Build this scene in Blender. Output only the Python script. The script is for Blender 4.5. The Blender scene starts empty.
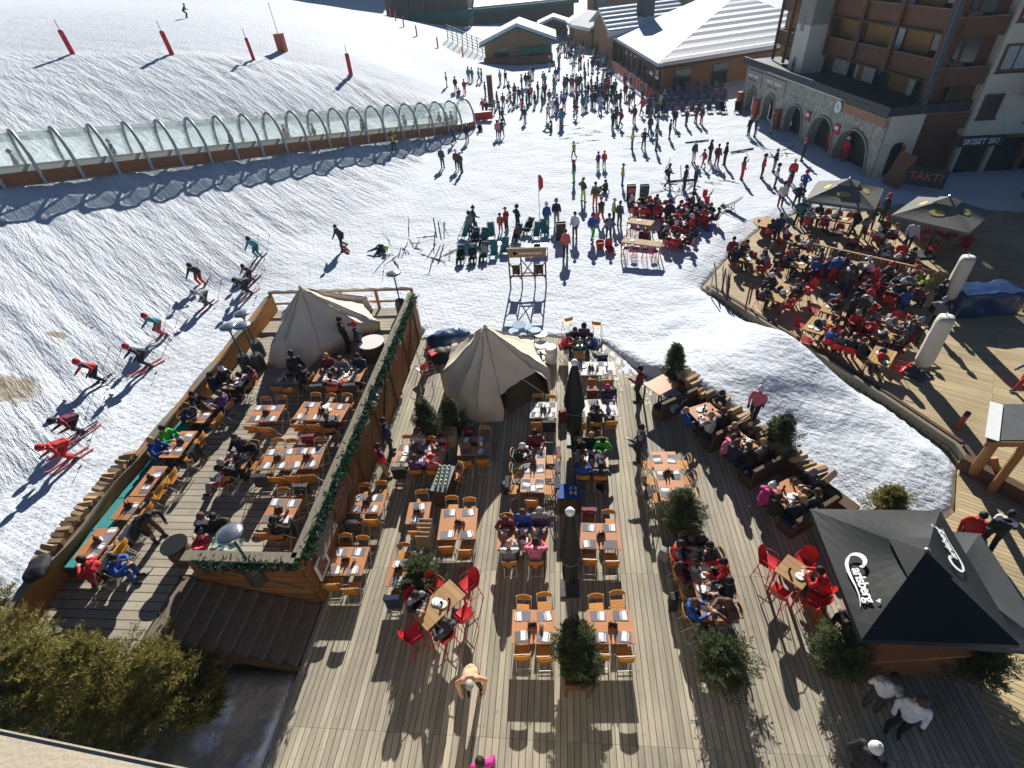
SKY_STRENGTH=.05; EXPOSURE=0.78; HAZE=.00025
import bpy, bmesh, math, random
import numpy as np
from mathutils import Vector, Matrix, noise as mnoise
R=math.radians
random.seed(7)
SC=bpy.context.scene
COLL=SC.collection
D=bpy.data
# ------------------------------------------------------------------ camera
CH=14.4
FPX=530.9614
_pp=np.array([512.0,384.0]); _n=np.array([570.0,1040.0])-_pp
_dn=np.array([_n[0],_n[1],FPX]); _dn/=np.linalg.norm(_dn)
_v=np.array([560.0-512,-50.0-384,FPX]); _v/=np.linalg.norm(_v)
_fw=_v-_dn*(_v@_dn); _fw/=np.linalg.norm(_fw)
_up=-_dn; _rt=np.cross(_fw,_up)
def ray(px,py):
    d=np.array([px-512,py-384,FPX]); return np.array([d@_rt,d@_fw,d@_up])
def P(px,py,z=0.0):
    d=ray(px,py); t=(z-CH)/d[2]; return Vector((d[0]*t,d[1]*t,z))
def PD(px,py,dep):
    d=ray(px,py)/FPX*dep; return Vector((d[0],d[1],d[2]+CH))
def proj(p):
    q=p[0]*_rt+p[1]*_fw+(p[2]-CH)*_up
    return (512+FPX*q[0]/q[2],384+FPX*q[1]/q[2])
cd=D.cameras.new('camera'); cd.sensor_width=36; cd.lens=FPX*36/1024; cd.clip_start=0.1; cd.clip_end=2000
cam=D.objects.new('camera',cd); COLL.objects.link(cam); SC.camera=cam
_m=Matrix.Identity(4)
for i,ax in enumerate((_rt,_fw,_up)):
    _m[i][0]=ax[0]; _m[i][1]=-ax[1]; _m[i][2]=-ax[2]; _m[i][3]=(0,0,CH)[i]
cam.matrix_world=_m
# ------------------------------------------------------------------ helpers
TOP=[]
def tag(o,label=None,cat=None,group=None,kind=None):
    if label: o['label']=label
    if cat: o['category']=cat; TOP.append(o)
    if group: o['group']=group
    if kind: o['kind']=kind
    return o
def obj(name,me,parent=None,loc=(0,0,0),rz=0.0,mats=None,rot=None,sc=None):
    o=D.objects.new(name,me); COLL.objects.link(o)
    if parent is not None: o.parent=parent
    o.location=loc
    o.rotation_euler=rot if rot is not None else (0,0,rz)
    if sc is not None: o.scale=(sc,sc,sc) if not hasattr(sc,'__len__') else sc
    if mats:
        for i,m in enumerate(mats):
            if m is None: continue
            o.material_slots[i].link='OBJECT'; o.material_slots[i].material=m
    return o
def empty(name,loc=(0,0,0),rz=0.0): return obj(name,None,None,loc,rz)
class MB:
    def __init__(s): s.v=[];s.f=[];s.m=[];s.T=None
    def _add(s,vs,fs,m):
        o=len(s.v)
        if s.T is not None: vs=[s.T@Vector(v) for v in vs]
        s.v+= [tuple(v) for v in vs]; s.f+=[tuple(i+o for i in f) for f in fs]; s.m+=[m]*len(fs)
    def face(s,pts,m=0): s._add(pts,[tuple(range(len(pts)))],m)
    def box(s,c,d,m=0,rz=0.0,Rm=None):
        x,y,z=d[0]/2,d[1]/2,d[2]/2
        vs=[Vector((a*x,b*y,e*z)) for a in(-1,1) for b in(-1,1) for e in(-1,1)]
        if rz: Rm=Matrix.Rotation(rz,3,'Z')
        if Rm is not None: vs=[Rm@v for v in vs]
        vs=[v+Vector(c) for v in vs]
        s._add(vs,[(0,1,3,2),(4,6,7,5),(0,4,5,1),(2,3,7,6),(0,2,6,4),(1,5,7,3)],m)
    def bar(s,p,q,w,h=None,m=0,up=(0,0,1)):
        h=h or w; p=Vector(p);q=Vector(q);d=(q-p);L=d.length;d.normalize()
        u=Vector(up)
        if abs(d.dot(u))>.98: u=Vector((0,1,0))
        a=d.cross(u).normalized(); b=a.cross(d)
        Rm=Matrix((a,d,b)).transposed(); s.box((p+q)/2,(w,L,h),m,Rm=Rm)
    def tube(s,pts,r,seg=6,m=0,r2=None,closed=False):
        pts=[Vector(p) for p in pts]; n=len(pts); rs=r if hasattr(r,'__len__') else [r]*n
        if r2 is not None: rs=[r+(r2-r)*i/(n-1) for i in range(n)]
        vs=[];fs=[]
        ref=None
        for i,p in enumerate(pts):
            d=(pts[(i+1)%n]-pts[i-1]) if closed else (pts[min(i+1,n-1)]-pts[max(i-1,0)])
            d.normalize()
            if ref is None: ref=Vector((0,0,1)) if abs(d.z)<.9 else Vector((1,0,0))
            a=d.cross(ref)
            if a.length<1e-4: a=d.cross(Vector((0,1,0)))
            a.normalize(); b=a.cross(d); ref=b
            for k in range(seg):
                t=2*math.pi*k/seg; vs.append(p+(a*math.cos(t)+b*math.sin(t))*rs[i])
        rng=n if closed else n-1
        for i in range(rng):
            j=(i+1)%n
            for k in range(seg): fs.append((i*seg+k,i*seg+(k+1)%seg,j*seg+(k+1)%seg,j*seg+k))
        if not closed: fs.append(tuple(range(seg))[::-1]); fs.append(tuple((n-1)*seg+k for k in range(seg)))
        s._add(vs,fs,m)
    def lathe(s,prof,c=(0,0,0),seg=12,m=0,Rm=None,sx=1,sy=1):
        c=Vector(c);vs=[];fs=[];n=len(prof)
        for r,z in prof:
            for k in range(seg):
                t=2*math.pi*k/seg; v=Vector((r*math.cos(t)*sx,r*math.sin(t)*sy,z))
                if Rm is not None: v=Rm@v
                vs.append(v+c)
        for i in range(n-1):
            for k in range(seg): fs.append((i*seg+k,i*seg+(k+1)%seg,(i+1)*seg+(k+1)%seg,(i+1)*seg+k))
        if prof[0][0]>1e-6: fs.append(tuple(range(seg))[::-1])
        if prof[-1][0]>1e-6: fs.append(tuple((n-1)*seg+k for k in range(seg)))
        s._add(vs,fs,m)
    def prism(s,poly,z0,z1,m=0):
        n=len(poly); vs=[(p[0],p[1],z0) for p in poly]+[(p[0],p[1],z1) for p in poly]
        fs=[tuple(range(n))[::-1],tuple(range(n,2*n))]+[(i,(i+1)%n,n+(i+1)%n,n+i) for i in range(n)]
        s._add(vs,fs,m)
    def mesh(s,name,mats=(),smooth=False):
        me=D.meshes.new(name); me.from_pydata(s.v,[],s.f)
        for m in mats: me.materials.append(m)
        if any(s.m): me.polygons.foreach_set('material_index',s.m)
        if smooth: me.polygons.foreach_set('use_smooth',[True]*len(me.polygons))
        me.update(); return me
    def build(s,name,mats,parent=None,loc=(0,0,0),rz=0.0,smooth=False):
        if not isinstance(mats,(list,tuple)): mats=[mats]
        return obj(name,s.mesh(name,mats,smooth),parent,loc,rz)
# ------------------------------------------------------------------ materials
def nt(name):
    m=D.materials.new(name); m.use_nodes=True; t=m.node_tree; b=t.nodes['Principled BSDF']
    return m,t,b
def N(t,kind,**kw):
    n=t.nodes.new(kind)
    for k,v in kw.items():
        if k in n.inputs.keys(): n.inputs[k].default_value=v
        else: setattr(n,k,v)
    return n
def L(t,a,b): t.links.new(a,b)
def math_(t,op,a,b=None,c=None):
    n=t.nodes.new('ShaderNodeMath'); n.operation=op
    for i,x in enumerate((a,b,c)):
        if x is None: continue
        if isinstance(x,(int,float)): n.inputs[i].default_value=x
        else: t.links.new(x,n.inputs[i])
    return n.outputs[0]
def mixc(t,f,a,b,mode='MIX'):
    n=t.nodes.new('ShaderNodeMix'); n.data_type='RGBA'; n.blend_type=mode
    for i,x in ((0,f),(6,a),(7,b)):
        if isinstance(x,(int,float)): n.inputs[i].default_value=x
        elif isinstance(x,tuple): n.inputs[i].default_value=(*x[:3],1)
        else: t.links.new(x,n.inputs[i])
    return n.outputs[2]
def mat(name,col,rough=.65,var=.2,scale=6,bump=0.0,bscale=40,metal=0.0,spec=.3,stretch=(1,1,1),per_obj=0.0,detail=4):
    m,t,b=nt(name)
    tc=N(t,'ShaderNodeTexCoord'); mp=N(t,'ShaderNodeMapping'); mp.inputs['Scale'].default_value=stretch
    L(t,tc.outputs['Object'],mp.inputs['Vector'])
    nz=N(t,'ShaderNodeTexNoise',Scale=scale,Detail=detail); L(t,mp.outputs[0],nz.inputs['Vector'])
    f=math_(t,'MULTIPLY_ADD',nz.outputs['Fac'],2.0*var*1.6,1-var*1.6)
    if per_obj:
        oi=N(t,'ShaderNodeObjectInfo'); f=math_(t,'MULTIPLY',f,math_(t,'MULTIPLY_ADD',oi.outputs['Random'],2*per_obj,1-per_obj))
    g=N(t,'ShaderNodeCombineColor'); 
    for i in range(3): L(t,math_(t,'MULTIPLY',f,float(col[i])),g.inputs[i])
    L(t,g.outputs[0],b.inputs['Base Color'])
    b.inputs['Roughness'].default_value=rough; b.inputs['Metallic'].default_value=metal
    b.inputs['Specular IOR Level'].default_value=spec
    if bump:
        n2=N(t,'ShaderNodeTexNoise',Scale=bscale,Detail=3); L(t,mp.outputs[0],n2.inputs['Vector'])
        bp=N(t,'ShaderNodeBump',Strength=bump,Distance=.02); L(t,n2.outputs['Fac'],bp.inputs['Height']); L(t,bp.outputs[0],b.inputs['Normal'])
    return m
def planks(name,c1,c2,width,ang=0.0,joint=0.0,rough=.75,groove=.06,axis='XY',bump=.6,streak=.25,stain=0.0):
    """boards of a given width; ang turns the board direction; axis picks the plane of the boards"""
    m,t,b=nt(name)
    tc=N(t,'ShaderNodeTexCoord'); mp=N(t,'ShaderNodeMapping'); L(t,tc.outputs['Object'],mp.inputs['Vector'])
    mp.inputs['Rotation'].default_value=(0,0,ang) if axis=='XY' else ((ang,0,0) if axis=='YZ' else (0,ang,0))
    sp=N(t,'ShaderNodeSeparateXYZ'); L(t,mp.outputs[0],sp.inputs[0])
    a,bb=(sp.outputs[axis[0]],sp.outputs[axis[1]])
    u=math_(t,'DIVIDE',a,width); fl=math_(t,'FLOOR',u); fr=math_(t,'FRACT',u)
    wn=N(t,'ShaderNodeTexWhiteNoise',noise_dimensions='2D'); cx=N(t,'ShaderNodeCombineXYZ'); L(t,fl,cx.inputs[0])
    if joint:
        jj=math_(t,'DIVIDE',bb,joint); L(t,math_(t,'FLOOR',jj),cx.inputs[1])
    L(t,cx.outputs[0],wn.inputs['Vector'])
    cm=N(t,'ShaderNodeCombineXYZ'); L(t,math_(t,'MULTIPLY',a,14.0),cm.inputs[0]); L(t,math_(t,'MULTIPLY',bb,.9),cm.inputs[1]); L(t,math_(t,'MULTIPLY',fl,3.7),cm.inputs[2])
    nz=N(t,'ShaderNodeTexNoise',Scale=1.0,Detail=5); L(t,cm.outputs[0],nz.inputs['Vector'])
    n3=N(t,'ShaderNodeTexNoise',Scale=.45,Detail=4); L(t,tc.outputs['Object'],n3.inputs['Vector'])
    col=mixc(t,wn.outputs['Value'],c1,c2)
    k=math_(t,'MULTIPLY_ADD',nz.outputs['Fac'],streak*2,1-streak)
    k=math_(t,'MULTIPLY',k,math_(t,'MULTIPLY_ADD',n3.outputs['Fac'],.8,.6))
    ge=math_(t,'MINIMUM',fr,math_(t,'SUBTRACT',1.0,fr)); gm=math_(t,'LESS_THAN',ge,groove)
    if joint:
        fj=math_(t,'FRACT',jj); gm=math_(t,'MAXIMUM',gm,math_(t,'MULTIPLY',math_(t,'LESS_THAN',fj,.012/joint),.6))
    k=math_(t,'MULTIPLY',k,math_(t,'MULTIPLY_ADD',gm,-.68,1.0))
    if stain:
        v=N(t,'ShaderNodeTexNoise',Scale=3.1,Detail=6,Roughness=.75); L(t,tc.outputs['Object'],v.inputs['Vector'])
        st=math_(t,'SMOOTH_MIN',math_(t,'MULTIPLY',math_(t,'MAXIMUM',math_(t,'SUBTRACT',v.outputs['Fac'],.60),0.0),9.0),1.0,.1); k=math_(t,'MULTIPLY',k,math_(t,'MULTIPLY_ADD',st,-stain,1.0))
    vm=N(t,'ShaderNodeVectorMath',operation='SCALE'); L(t,col,vm.inputs[0]); L(t,k,vm.inputs['Scale'])
    L(t,vm.outputs[0],b.inputs['Base Color']); b.inputs['Roughness'].default_value=rough; b.inputs['Specular IOR Level'].default_value=.25
    h=math_(t,'SUBTRACT',math_(t,'MULTIPLY',nz.outputs['Fac'],.35),gm); h=math_(t,'ADD',h,math_(t,'MULTIPLY',wn.outputs['Value'],.3))
    bp=N(t,'ShaderNodeBump',Strength=bump,Distance=.015); L(t,h,bp.inputs['Height']); L(t,bp.outputs[0],b.inputs['Normal'])
    return m
def stone(name,c1,c2,scale,mortar=(.25,.23,.2),w=.04):
    m,t,b=nt(name); tc=N(t,'ShaderNodeTexCoord')
    vo=N(t,'ShaderNodeTexVoronoi',Scale=scale,feature='F1'); L(t,tc.outputs['Object'],vo.inputs['Vector'])
    ve=N(t,'ShaderNodeTexVoronoi',Scale=scale,feature='DISTANCE_TO_EDGE'); L(t,tc.outputs['Object'],ve.inputs['Vector'])
    nz=N(t,'ShaderNodeTexNoise',Scale=scale*4,Detail=4); L(t,tc.outputs['Object'],nz.inputs['Vector'])
    sp=N(t,'ShaderNodeSeparateColor'); L(t,vo.outputs['Color'],sp.inputs[0])
    c=mixc(t,sp.outputs[0],c1,c2); c=mixc(t,math_(t,'MULTIPLY',nz.outputs['Fac'],.5),c,(c1[0]*.5,c1[1]*.5,c1[2]*.5))
    e=math_(t,'LESS_THAN',ve.outputs['Distance'],w); c=mixc(t,e,c,mortar)
    L(t,c,b.inputs['Base Color']); b.inputs['Roughness'].default_value=.85
    bp=N(t,'ShaderNodeBump',Strength=.7,Distance=.04); L(t,math_(t,'MINIMUM',ve.outputs['Distance'],.12),bp.inputs['Height']); L(t,bp.outputs[0],b.inputs['Normal'])
    return m
MT={}
MT['deck']=planks('deck_boards',(.43,.38,.285),(.27,.245,.19),.16,0,4.4,stain=.45,streak=.36)
MT['deck_r']=planks('deck_boards_turned',(.50,.395,.225),(.38,.30,.175),.16,R(122),5.0,stain=.25)
MT['deck_l']=planks('terrace_boards',(.40,.35,.275),(.31,.275,.215),.26,R(90),0,stain=.3)
MT['panel']=planks('diagonal_boards',(.34,.15,.05),(.22,.095,.032),.17,R(40),0,axis='YZ',groove=.08)
MT['panelx']=planks('level_boards',(.32,.14,.05),(.21,.09,.032),.3,R(90),0,axis='XZ',groove=.05)
MT['orangewall']=mat('orange_wall_boards',(.36,.15,.035),.55,.25,3,.3,30,stretch=(3,.5,3))
MT['capwood']=mat('grey_rail_wood',(.20,.175,.13),.8,.3,5,.4,50,stretch=(4,.6,4))
MT['darkwood']=mat('dark_wood',(.10,.055,.03),.7,.35,5,.3,40,stretch=(4,4,.6))
MT['chaletwood']=mat('chalet_wood',(.30,.165,.072),.75,.35,2.5,.3,20,stretch=(4,4,.4))
MT['brownpaint']=mat('brown_stained_wood',(.15,.062,.03),.6,.25,2,.15,20)
MT['ochre']=mat('ochre_render',(.34,.18,.05),.8,.2,2)
MT['cream']=mat('cream_render',(.64,.585,.46),.9,.12,1.5,.15,30)
MT['pillar']=mat('pale_render',(.55,.54,.46),.9,.12,1.5,.15,30)
MT['stone']=stone('rubble_stone',(.50,.52,.42),(.24,.27,.22),3.4)
MT['trimstone']=mat('dressed_stone',(.34,.33,.27),.85,.2,4,.3,30)
MT['slate']=mat('slate_metal',(.05,.05,.06),.5,.3,3)
MT['snowroof']=mat('roof_snow',(.62,.66,.70),.7,.04,1.5,.35,3,spec=.2)
MT['logend']=mat('split_log_wood',(.36,.25,.14),.85,.3,7,.6,40,per_obj=.35,stretch=(5,.8,5))
MT['tabletop']=mat('varnished_table_wood',(.50,.22,.095),.42,.14,4,.1,40,stretch=(6,1,1),per_obj=.14,spec=.4)
MT['pinetop']=planks('slatted_pine',(.52,.32,.11),(.42,.25,.085),.14,0,0,groove=.05,bump=.4)
MT['paletop']=planks('pale_oak_top',(.42,.26,.125),(.34,.20,.095),.2,0,0,groove=.02,bump=.2)
MT['whitetop']=mat('white_cloth',(.72,.70,.66),.8,.06,5,.2,30)
MT['orange']=mat('orange_chair_wood',(.52,.22,.035),.5,.22,9,.15,40,per_obj=.18,stretch=(1,6,6))
MT['whitemetal']=mat('white_tube',(.55,.53,.48),.4,.1,5,spec=.5)
MT['darkmetal']=mat('dark_metal',(.05,.05,.05),.45,.2,5,spec=.5)
MT['chrome']=mat('brushed_metal',(.55,.57,.58),.25,.08,5,metal=.9)
MT['redplastic']=mat('red_shell',(.55,.02,.025),.4,.12,4,spec=.5,per_obj=.12)
MT['matgrey']=mat('grey_placemat',(.17,.165,.19),.8,.2,20,per_obj=.2)
MT['paper']=mat('white_paper',(.75,.73,.72),.7,.05,10)
MT['caddy']=mat('dark_red_holder',(.12,.03,.025),.5,.3,20)
MT['bottle']=mat('dark_glass',(.03,.03,.025),.15,.2,10,spec=.6)
MT['canvas']=mat('tent_canvas',(.74,.65,.51),.85,.10,1.2,.6,4)
MT['canvas_shade']=mat('tent_inner_shade',(.10,.08,.05),.9,.2,2)  # darkened canvas tone, stands in for the shade inside the tent
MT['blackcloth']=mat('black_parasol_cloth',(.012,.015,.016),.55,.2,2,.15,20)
MT['greycloth']=mat('grey_parasol_cloth',(.135,.135,.12),.8,.12,2,.2,15)
MT['beigecloth']=mat('white_parasol_cover',(.60,.55,.47),.8,.08,3,.35,9)
MT['yellowprint']=mat('yellow_print',(.48,.40,.10),.8,.1,6)
MT['whiteprint']=mat('white_print',(.85,.85,.85),.7,.02,6)
MT['teal']=mat('teal_cloth',(.05,.27,.28),.75,.2,5,.2,30)
MT['navycush']=mat('navy_cushion',(.012,.02,.05),.8,.2,5,.2,30)
MT['tarp']=mat('blue_tarpaulin',(.012,.04,.12),.28,.3,3,.8,7,spec=.6)
MT['red']=mat('red_paint',(.50,.025,.02),.5,.2,5)
MT['rustred']=mat('orange_red_paint',(.42,.09,.04),.6,.2,5)
MT['teared']=mat('red_marker',(.55,.03,.03),.55,.2,3,.2,20)
MT['greenpaint']=mat('green_painted_metal',(.045,.14,.105),.6,.2,3)
MT['concrete']=mat('beige_concrete',(.56,.485,.36),.9,.10,2,.12,60)
MT['rock']=mat('grey_rock',(.36,.34,.30),.9,.35,1.6,.9,6)
MT['board']=mat('chalk_board',(.045,.03,.025),.6,.3,4)
MT['glassdark']=mat('dark_window_glass',(.02,.024,.03),.08,.2,2,spec=.7)
MT['curtain']=mat('pale_curtain',(.4,.42,.42),.6,.2,6)
MT['net']=mat('orange_net',(.40,.09,.05),.8,.2,6)
MT['woodpole']=mat('peeled_log',(.33,.15,.05),.6,.3,4,.4,20,stretch=(3,3,.5))
MT['slatgrey']=mat('grey_roof_felt',(.10,.105,.11),.8,.2,3,.3,40)
MT['whitepaint']=mat('white_paint',(.75,.76,.75),.5,.08,4)
MT['pic']=mat('reddish_picture',(.20,.07,.05),.5,.8,7)
MT['deckchair']=mat('slate_blue_canvas',(.13,.14,.22),.8,.25,6,.2,30,per_obj=.3)
MT['bark']=mat('bark',(.10,.07,.045),.9,.3,8,.6,30)
def foliage(name,c1,c2,c3):
    m,t,b=nt(name); g=N(t,'ShaderNodeNewGeometry'); rmp=N(t,'ShaderNodeValToRGB')
    L(t,g.outputs['Random Per Island'],rmp.inputs[0]); e=rmp.color_ramp.elements
    e[0].color=(*c1,1); e[1].color=(*c3,1); x=e.new(.5); x.color=(*c2,1)
    L(t,rmp.outputs[0],b.inputs['Base Color']); b.inputs['Roughness'].default_value=.6
    b.inputs['Specular IOR Level'].default_value=.25
    tr=N(t,'ShaderNodeBsdfTranslucent'); L(t,rmp.outputs[0],tr.inputs['Color']); mx=N(t,'ShaderNodeMixShader',Fac=.42)
    o=t.nodes['Material Output']; L(t,b.outputs[0],mx.inputs[1]); L(t,tr.outputs[0],mx.inputs[2]); L(t,mx.outputs[0],o.inputs['Surface'])
    return m
MT['fir']=foliage('fir_needles',(.085,.095,.024),(.21,.185,.045),(.37,.31,.09))
MT['potfir']=foliage('pot_fir_needles',(.04,.058,.026),(.085,.11,.045),(.18,.20,.095))
MT['garland']=foliage('garland_needles',(.008,.04,.022),(.015,.06,.035),(.04,.10,.06))
MT['grass']=mat('dry_grass',(.14,.105,.06),.95,.5,5,.9,12)
# tinted clear cover of the conveyor
m,t,b=nt('clear_cover'); o=t.nodes['Material Output']
trn=N(t,'ShaderNodeBsdfTransparent'); trn.inputs[0].default_value=(.93,.975,.965,1); gl=N(t,'ShaderNodeBsdfGlossy',Roughness=.08); gl.inputs['Color'].default_value=(.9,1,.97,1)
fr=N(t,'ShaderNodeFresnel',IOR=1.45); mx=N(t,'ShaderNodeMixShader'); L(t,math_(t,'MULTIPLY_ADD',fr.outputs[0],.55,.03),mx.inputs[0]); df=N(t,'ShaderNodeBsdfTranslucent'); df.inputs[0].default_value=(.75,.84,.84,1); m2=N(t,'ShaderNodeMixShader',Fac=.26); L(t,trn.outputs[0],m2.inputs[1]); L(t,df.outputs[0],m2.inputs[2]); L(t,m2.outputs[0],mx.inputs[1]); L(t,gl.outputs[0],mx.inputs[2]); L(t,mx.outputs[0],o.inputs['Surface'])
MT['clear']=m
CL=dict(black=(.014,.014,.017),navy=(.014,.02,.055),blue=(.02,.07,.30),red=(.48,.018,.022),maroon=(.15,.015,.03),white=(.62,.62,.64),grey=(.20,.21,.23),teal=(.03,.22,.27),green=(.06,.42,.05),lime=(.33,.50,.05),orange=(.55,.13,.02),coral=(.50,.10,.09),pink=(.62,.16,.24),magenta=(.42,.03,.20),purple=(.10,.04,.17),brown=(.11,.05,.03),beige=(.40,.27,.18),yellow=(.50,.36,.04),peach=(.60,.34,.20),lightblue=(.28,.40,.52),olive=(.14,.14,.05),darkgreen=(.02,.07,.05),charcoal=(.05,.052,.06))
for k,c in CL.items(): MT['cl_'+k]=mat(k+'_cloth',c,.7,.22,7,.5,16,spec=.35)
CNAME=dict(lightblue='light blue',darkgreen='dark green')
MT['skin']=mat('skin',(.46,.25,.17),.5,.08,8); MT['tan']=mat('tanned_skin',(.42,.21,.13),.5,.08,8)
MT['boot']=mat('boots',(.03,.03,.032),.5,.3,8); MT['eye']=mat('eyes',(.02,.015,.012),.3,.1,8); MT['lip']=mat('lips',(.33,.10,.08),.5,.1,8)
MT['hair_dark']=mat('dark_hair',(.02,.013,.01),.6,.3,20,.5,60); MT['hair_brown']=mat('brown_hair',(.08,.045,.025),.6,.3,20,.5,60); MT['hair_fair']=mat('fair_hair',(.36,.24,.11),.6,.3,20,.5,60); MT['hair_grey']=mat('grey_hair',(.35,.33,.31),.6,.3,20,.5,60)
MT['lens']=mat('goggle_lens',(.01,.01,.012),.1,.1,5,spec=.8)
MT['brownboard']=mat('reddish_brown_board',(.26,.10,.04),.6,.3,3,.2,20)
MT['archgrey']=mat('pale_grey_steel',(.36,.38,.39),.4,.08,4,spec=.5)
MT['brownwash']=mat('weathered_rail',(.24,.15,.11),.7,.2,4)
MT['orangeband']=mat('faded_orange_band',(.36,.20,.13),.8,.25,2)
MT['beigewood']=mat('pale_chair_wood',(.40,.29,.17),.6,.2,8)
# ------------------------------------------------------------------ terrain
def tunz(k): return 5.6-.30*(k-1)
def tunpx(k):
    x=(1+51.8*k)/(1+.0602*k); y=180-(x-44)*(48/404.0); return x,y
TA=P(44,180,5.6); TB=P(448,132,.5)
def tunp(k): return TA.lerp(TB,(k-1)/17.0)
tdir=(TB-TA); tdir.z=0; tdir.normalize(); tnor=Vector((-tdir.y,tdir.x,0))   # away from the camera, uphill
if tnor.x>0: tnor=-tnor
ctrl=[]
def cp(v): ctrl.append((v[0],v[1],v[2]))
for k in (-6,-3,0,3,6,9,12,15,18):
    a=tunp(k); cp((a.x,a.y,max(a.z,.3)-.12)); b=a+tnor*2.3; cp((b.x,b.y,max(a.z,.3)-.05))
    c=a-tnor*1.5; cp((c.x,c.y,max(a.z-1.05,.12))); c=a-tnor*.45; cp((c.x,c.y,max(a.z-.3,.1)))
for px,py,z in ((500,300,0),(560,250,0),(600,200,0),(650,150,0),(560,120,0),(700,150,0),(740,110,0),(620,330,.1),(530,90,0),(600,60,0),(650,100,0),(800,180,0),(520,130,0),(490,150,.05),(560,30,0),(600,15,.3),
    (75,461,.5),(103,381,.65),(150,367,.55),(205,285,.75),(250,294,.5),(260,258,.9),(345,250,.35),(400,250,.1),(440,230,.05),(450,180,.15),(10,540,.5),(0,480,.7),
    (700,340,.35),(760,380,.45),(830,420,.35),(900,470,.3),(880,510,.1),(650,300,.15)): cp(P(px,py,z))
for k,(px,py,z) in ((-8,(-60,520,.6)),(-4,(0,500,.6)),(-1,(40,465,.55)),(2,(100,383,.65)),(4,(140,345,.6)),(6,(190,300,.7)),(8,(230,275,.8)),(10,(285,255,.55)),(12,(345,240,.35)),(14,(400,215,.2)),(16,(440,185,.1))):
    a=tunp(k); a=a-tnor*1.5; a.z=max(a.z-1.05,.1); T_=P(px,py,z)
    for t in (.2,.4,.6,.8): v=a.lerp(T_,t); v.z=T_.z+(a.z-T_.z)*(1-t)**1.0; cp(v)
for px,py,dp in ((-250,44,46),(-80,50,49),(0,53,51),(73,54,52),(172,54,54),(254,60,56),(300,66,58),(351,75,60),(110,110,44),(220,100,48),(300,97,52)): cp(PD(px,py,dp))
for v in ((-84,93,14.1),(-69,106,12.3),(-53,132,9.6),(-28,95,6.2),(-33,119,6.2),(-24,116,2.8),(-17.5,112,.3),(-19,92,3.2),(-13,85,.8),(-12,73,.4),(-20,74,4.0),(-110,60,16.0),(-130,140,15.5),(-75,40,12.5),
    (0,140,0),(10,190,.6),(-30,170,1.0),(-60,190,6.5),(40,120,0),(60,60,0),(60,20,0),(40,0,0),(0,0,-.2),(-20,170,1),(0,260,7),(60,260,7),(-60,280,10),(100,150,2),(-8,5,.1),(-9,3.5,.0),(-11,3,-.2),(-14,4,-.1),(-16,2,.0),(-20,5,.4),(-30,10,2.4),(-45,15,7.5)): cp(v)
C_=np.array(ctrl); 
def _tps_k(r2): return np.where(r2>1e-9,r2*np.log(np.maximum(r2,1e-9)),0.0)
TPSN=len(C_); TPSS=30.0
TPSXY=C_[:,:2]/TPSS; d2=((TPSXY[:,None,:]-TPSXY[None,:,:])**2).sum(-1)
K_=_tps_k(d2)+np.eye(TPSN)*1.5e-3; P_=np.hstack([np.ones((TPSN,1)),TPSXY])
A_=np.zeros((TPSN+3,TPSN+3)); A_[:TPSN,:TPSN]=K_; A_[:TPSN,TPSN:]=P_; A_[TPSN:,:TPSN]=P_.T
TPSW=np.linalg.solve(A_,np.concatenate([C_[:,2],np.zeros(3)]))
def hraw(X,Y):
    X=np.atleast_1d(np.asarray(X,float)); Y=np.atleast_1d(np.asarray(Y,float)); q=np.stack([X,Y],1)/TPSS
    out=np.empty(len(q))
    for i in range(0,len(q),20000):
        s=q[i:i+20000]; d=((s[:,None,:]-TPSXY[None,:,:])**2).sum(-1)
        out[i:i+20000]=_tps_k(d)@TPSW[:TPSN]+TPSW[TPSN]+s@TPSW[TPSN+1:]
    return out
MAIN=[(-7.1,2.0),(-7.1,21.2),(-1.2,21.4),(1.9,20.6),(3.3,18.4),(4.75,17.25),(8.85,10.75),(10.1,9.9),(9.75,6.6),(9.6,2.0)]
RIGHT=[(9.6,2.0),(9.75,6.6),(10.1,9.9),(12.2,11.3),(13.3,13.2),(13.35,13.9),(12.25,16.5),(10.1,20.6),(9.2,22.1),(7.35,25.7),(10.2,30.2),(12.6,33.2),(16.5,36.0),(19.0,34.8),(22,36),(40,30),(40,2.0)]
LEFT=[(-14.35,5.2),(-14.35,22.1),(-7.1,22.1),(-7.1,7.6),(-10.9,7.6),(-10.9,5.2)]
STAIR=[(-11,5.75),(-7.0,5.75),(-7.0,7.8),(-11,7.8)]
ROCK=[(-30,-6),(-30,.4),(-15.2,3.9),(-11,6.6),(-5.6,6.6),(-5.6,-6)]
def sdist(poly,X,Y):
    """signed distance, positive outside"""
    X=np.asarray(X,float);Y=np.asarray(Y,float); dm=np.full(X.shape,1e9); ins=np.zeros(X.shape,bool); n=len(poly)
    for i in range(n):
        ax,ay=poly[i]; bx,by=poly[(i+1)%n]; ex,ey=bx-ax,by-ay
        t=np.clip(((X-ax)*ex+(Y-ay)*ey)/(ex*ex+ey*ey),0,1)
        dm=np.minimum(dm,np.hypot(X-ax-t*ex,Y-ay-t*ey))
        if ay!=by:
            c=((ay>Y)!=(by>Y))&(X<ex*(Y-ay)/(by-ay)+ax); ins^=c
    return np.where(ins,-dm,dm)
def sst(e0,e1,x):
    t=np.clip((x-e0)/(e1-e0),0,1); return t*t*(3-2*t)
def fbm(X,Y,s,o=3):
    return np.array([mnoise.fractal(Vector((x*s,y*s,3.1)),1.0,2.0,o) for x,y in zip(X,Y)])
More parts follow.
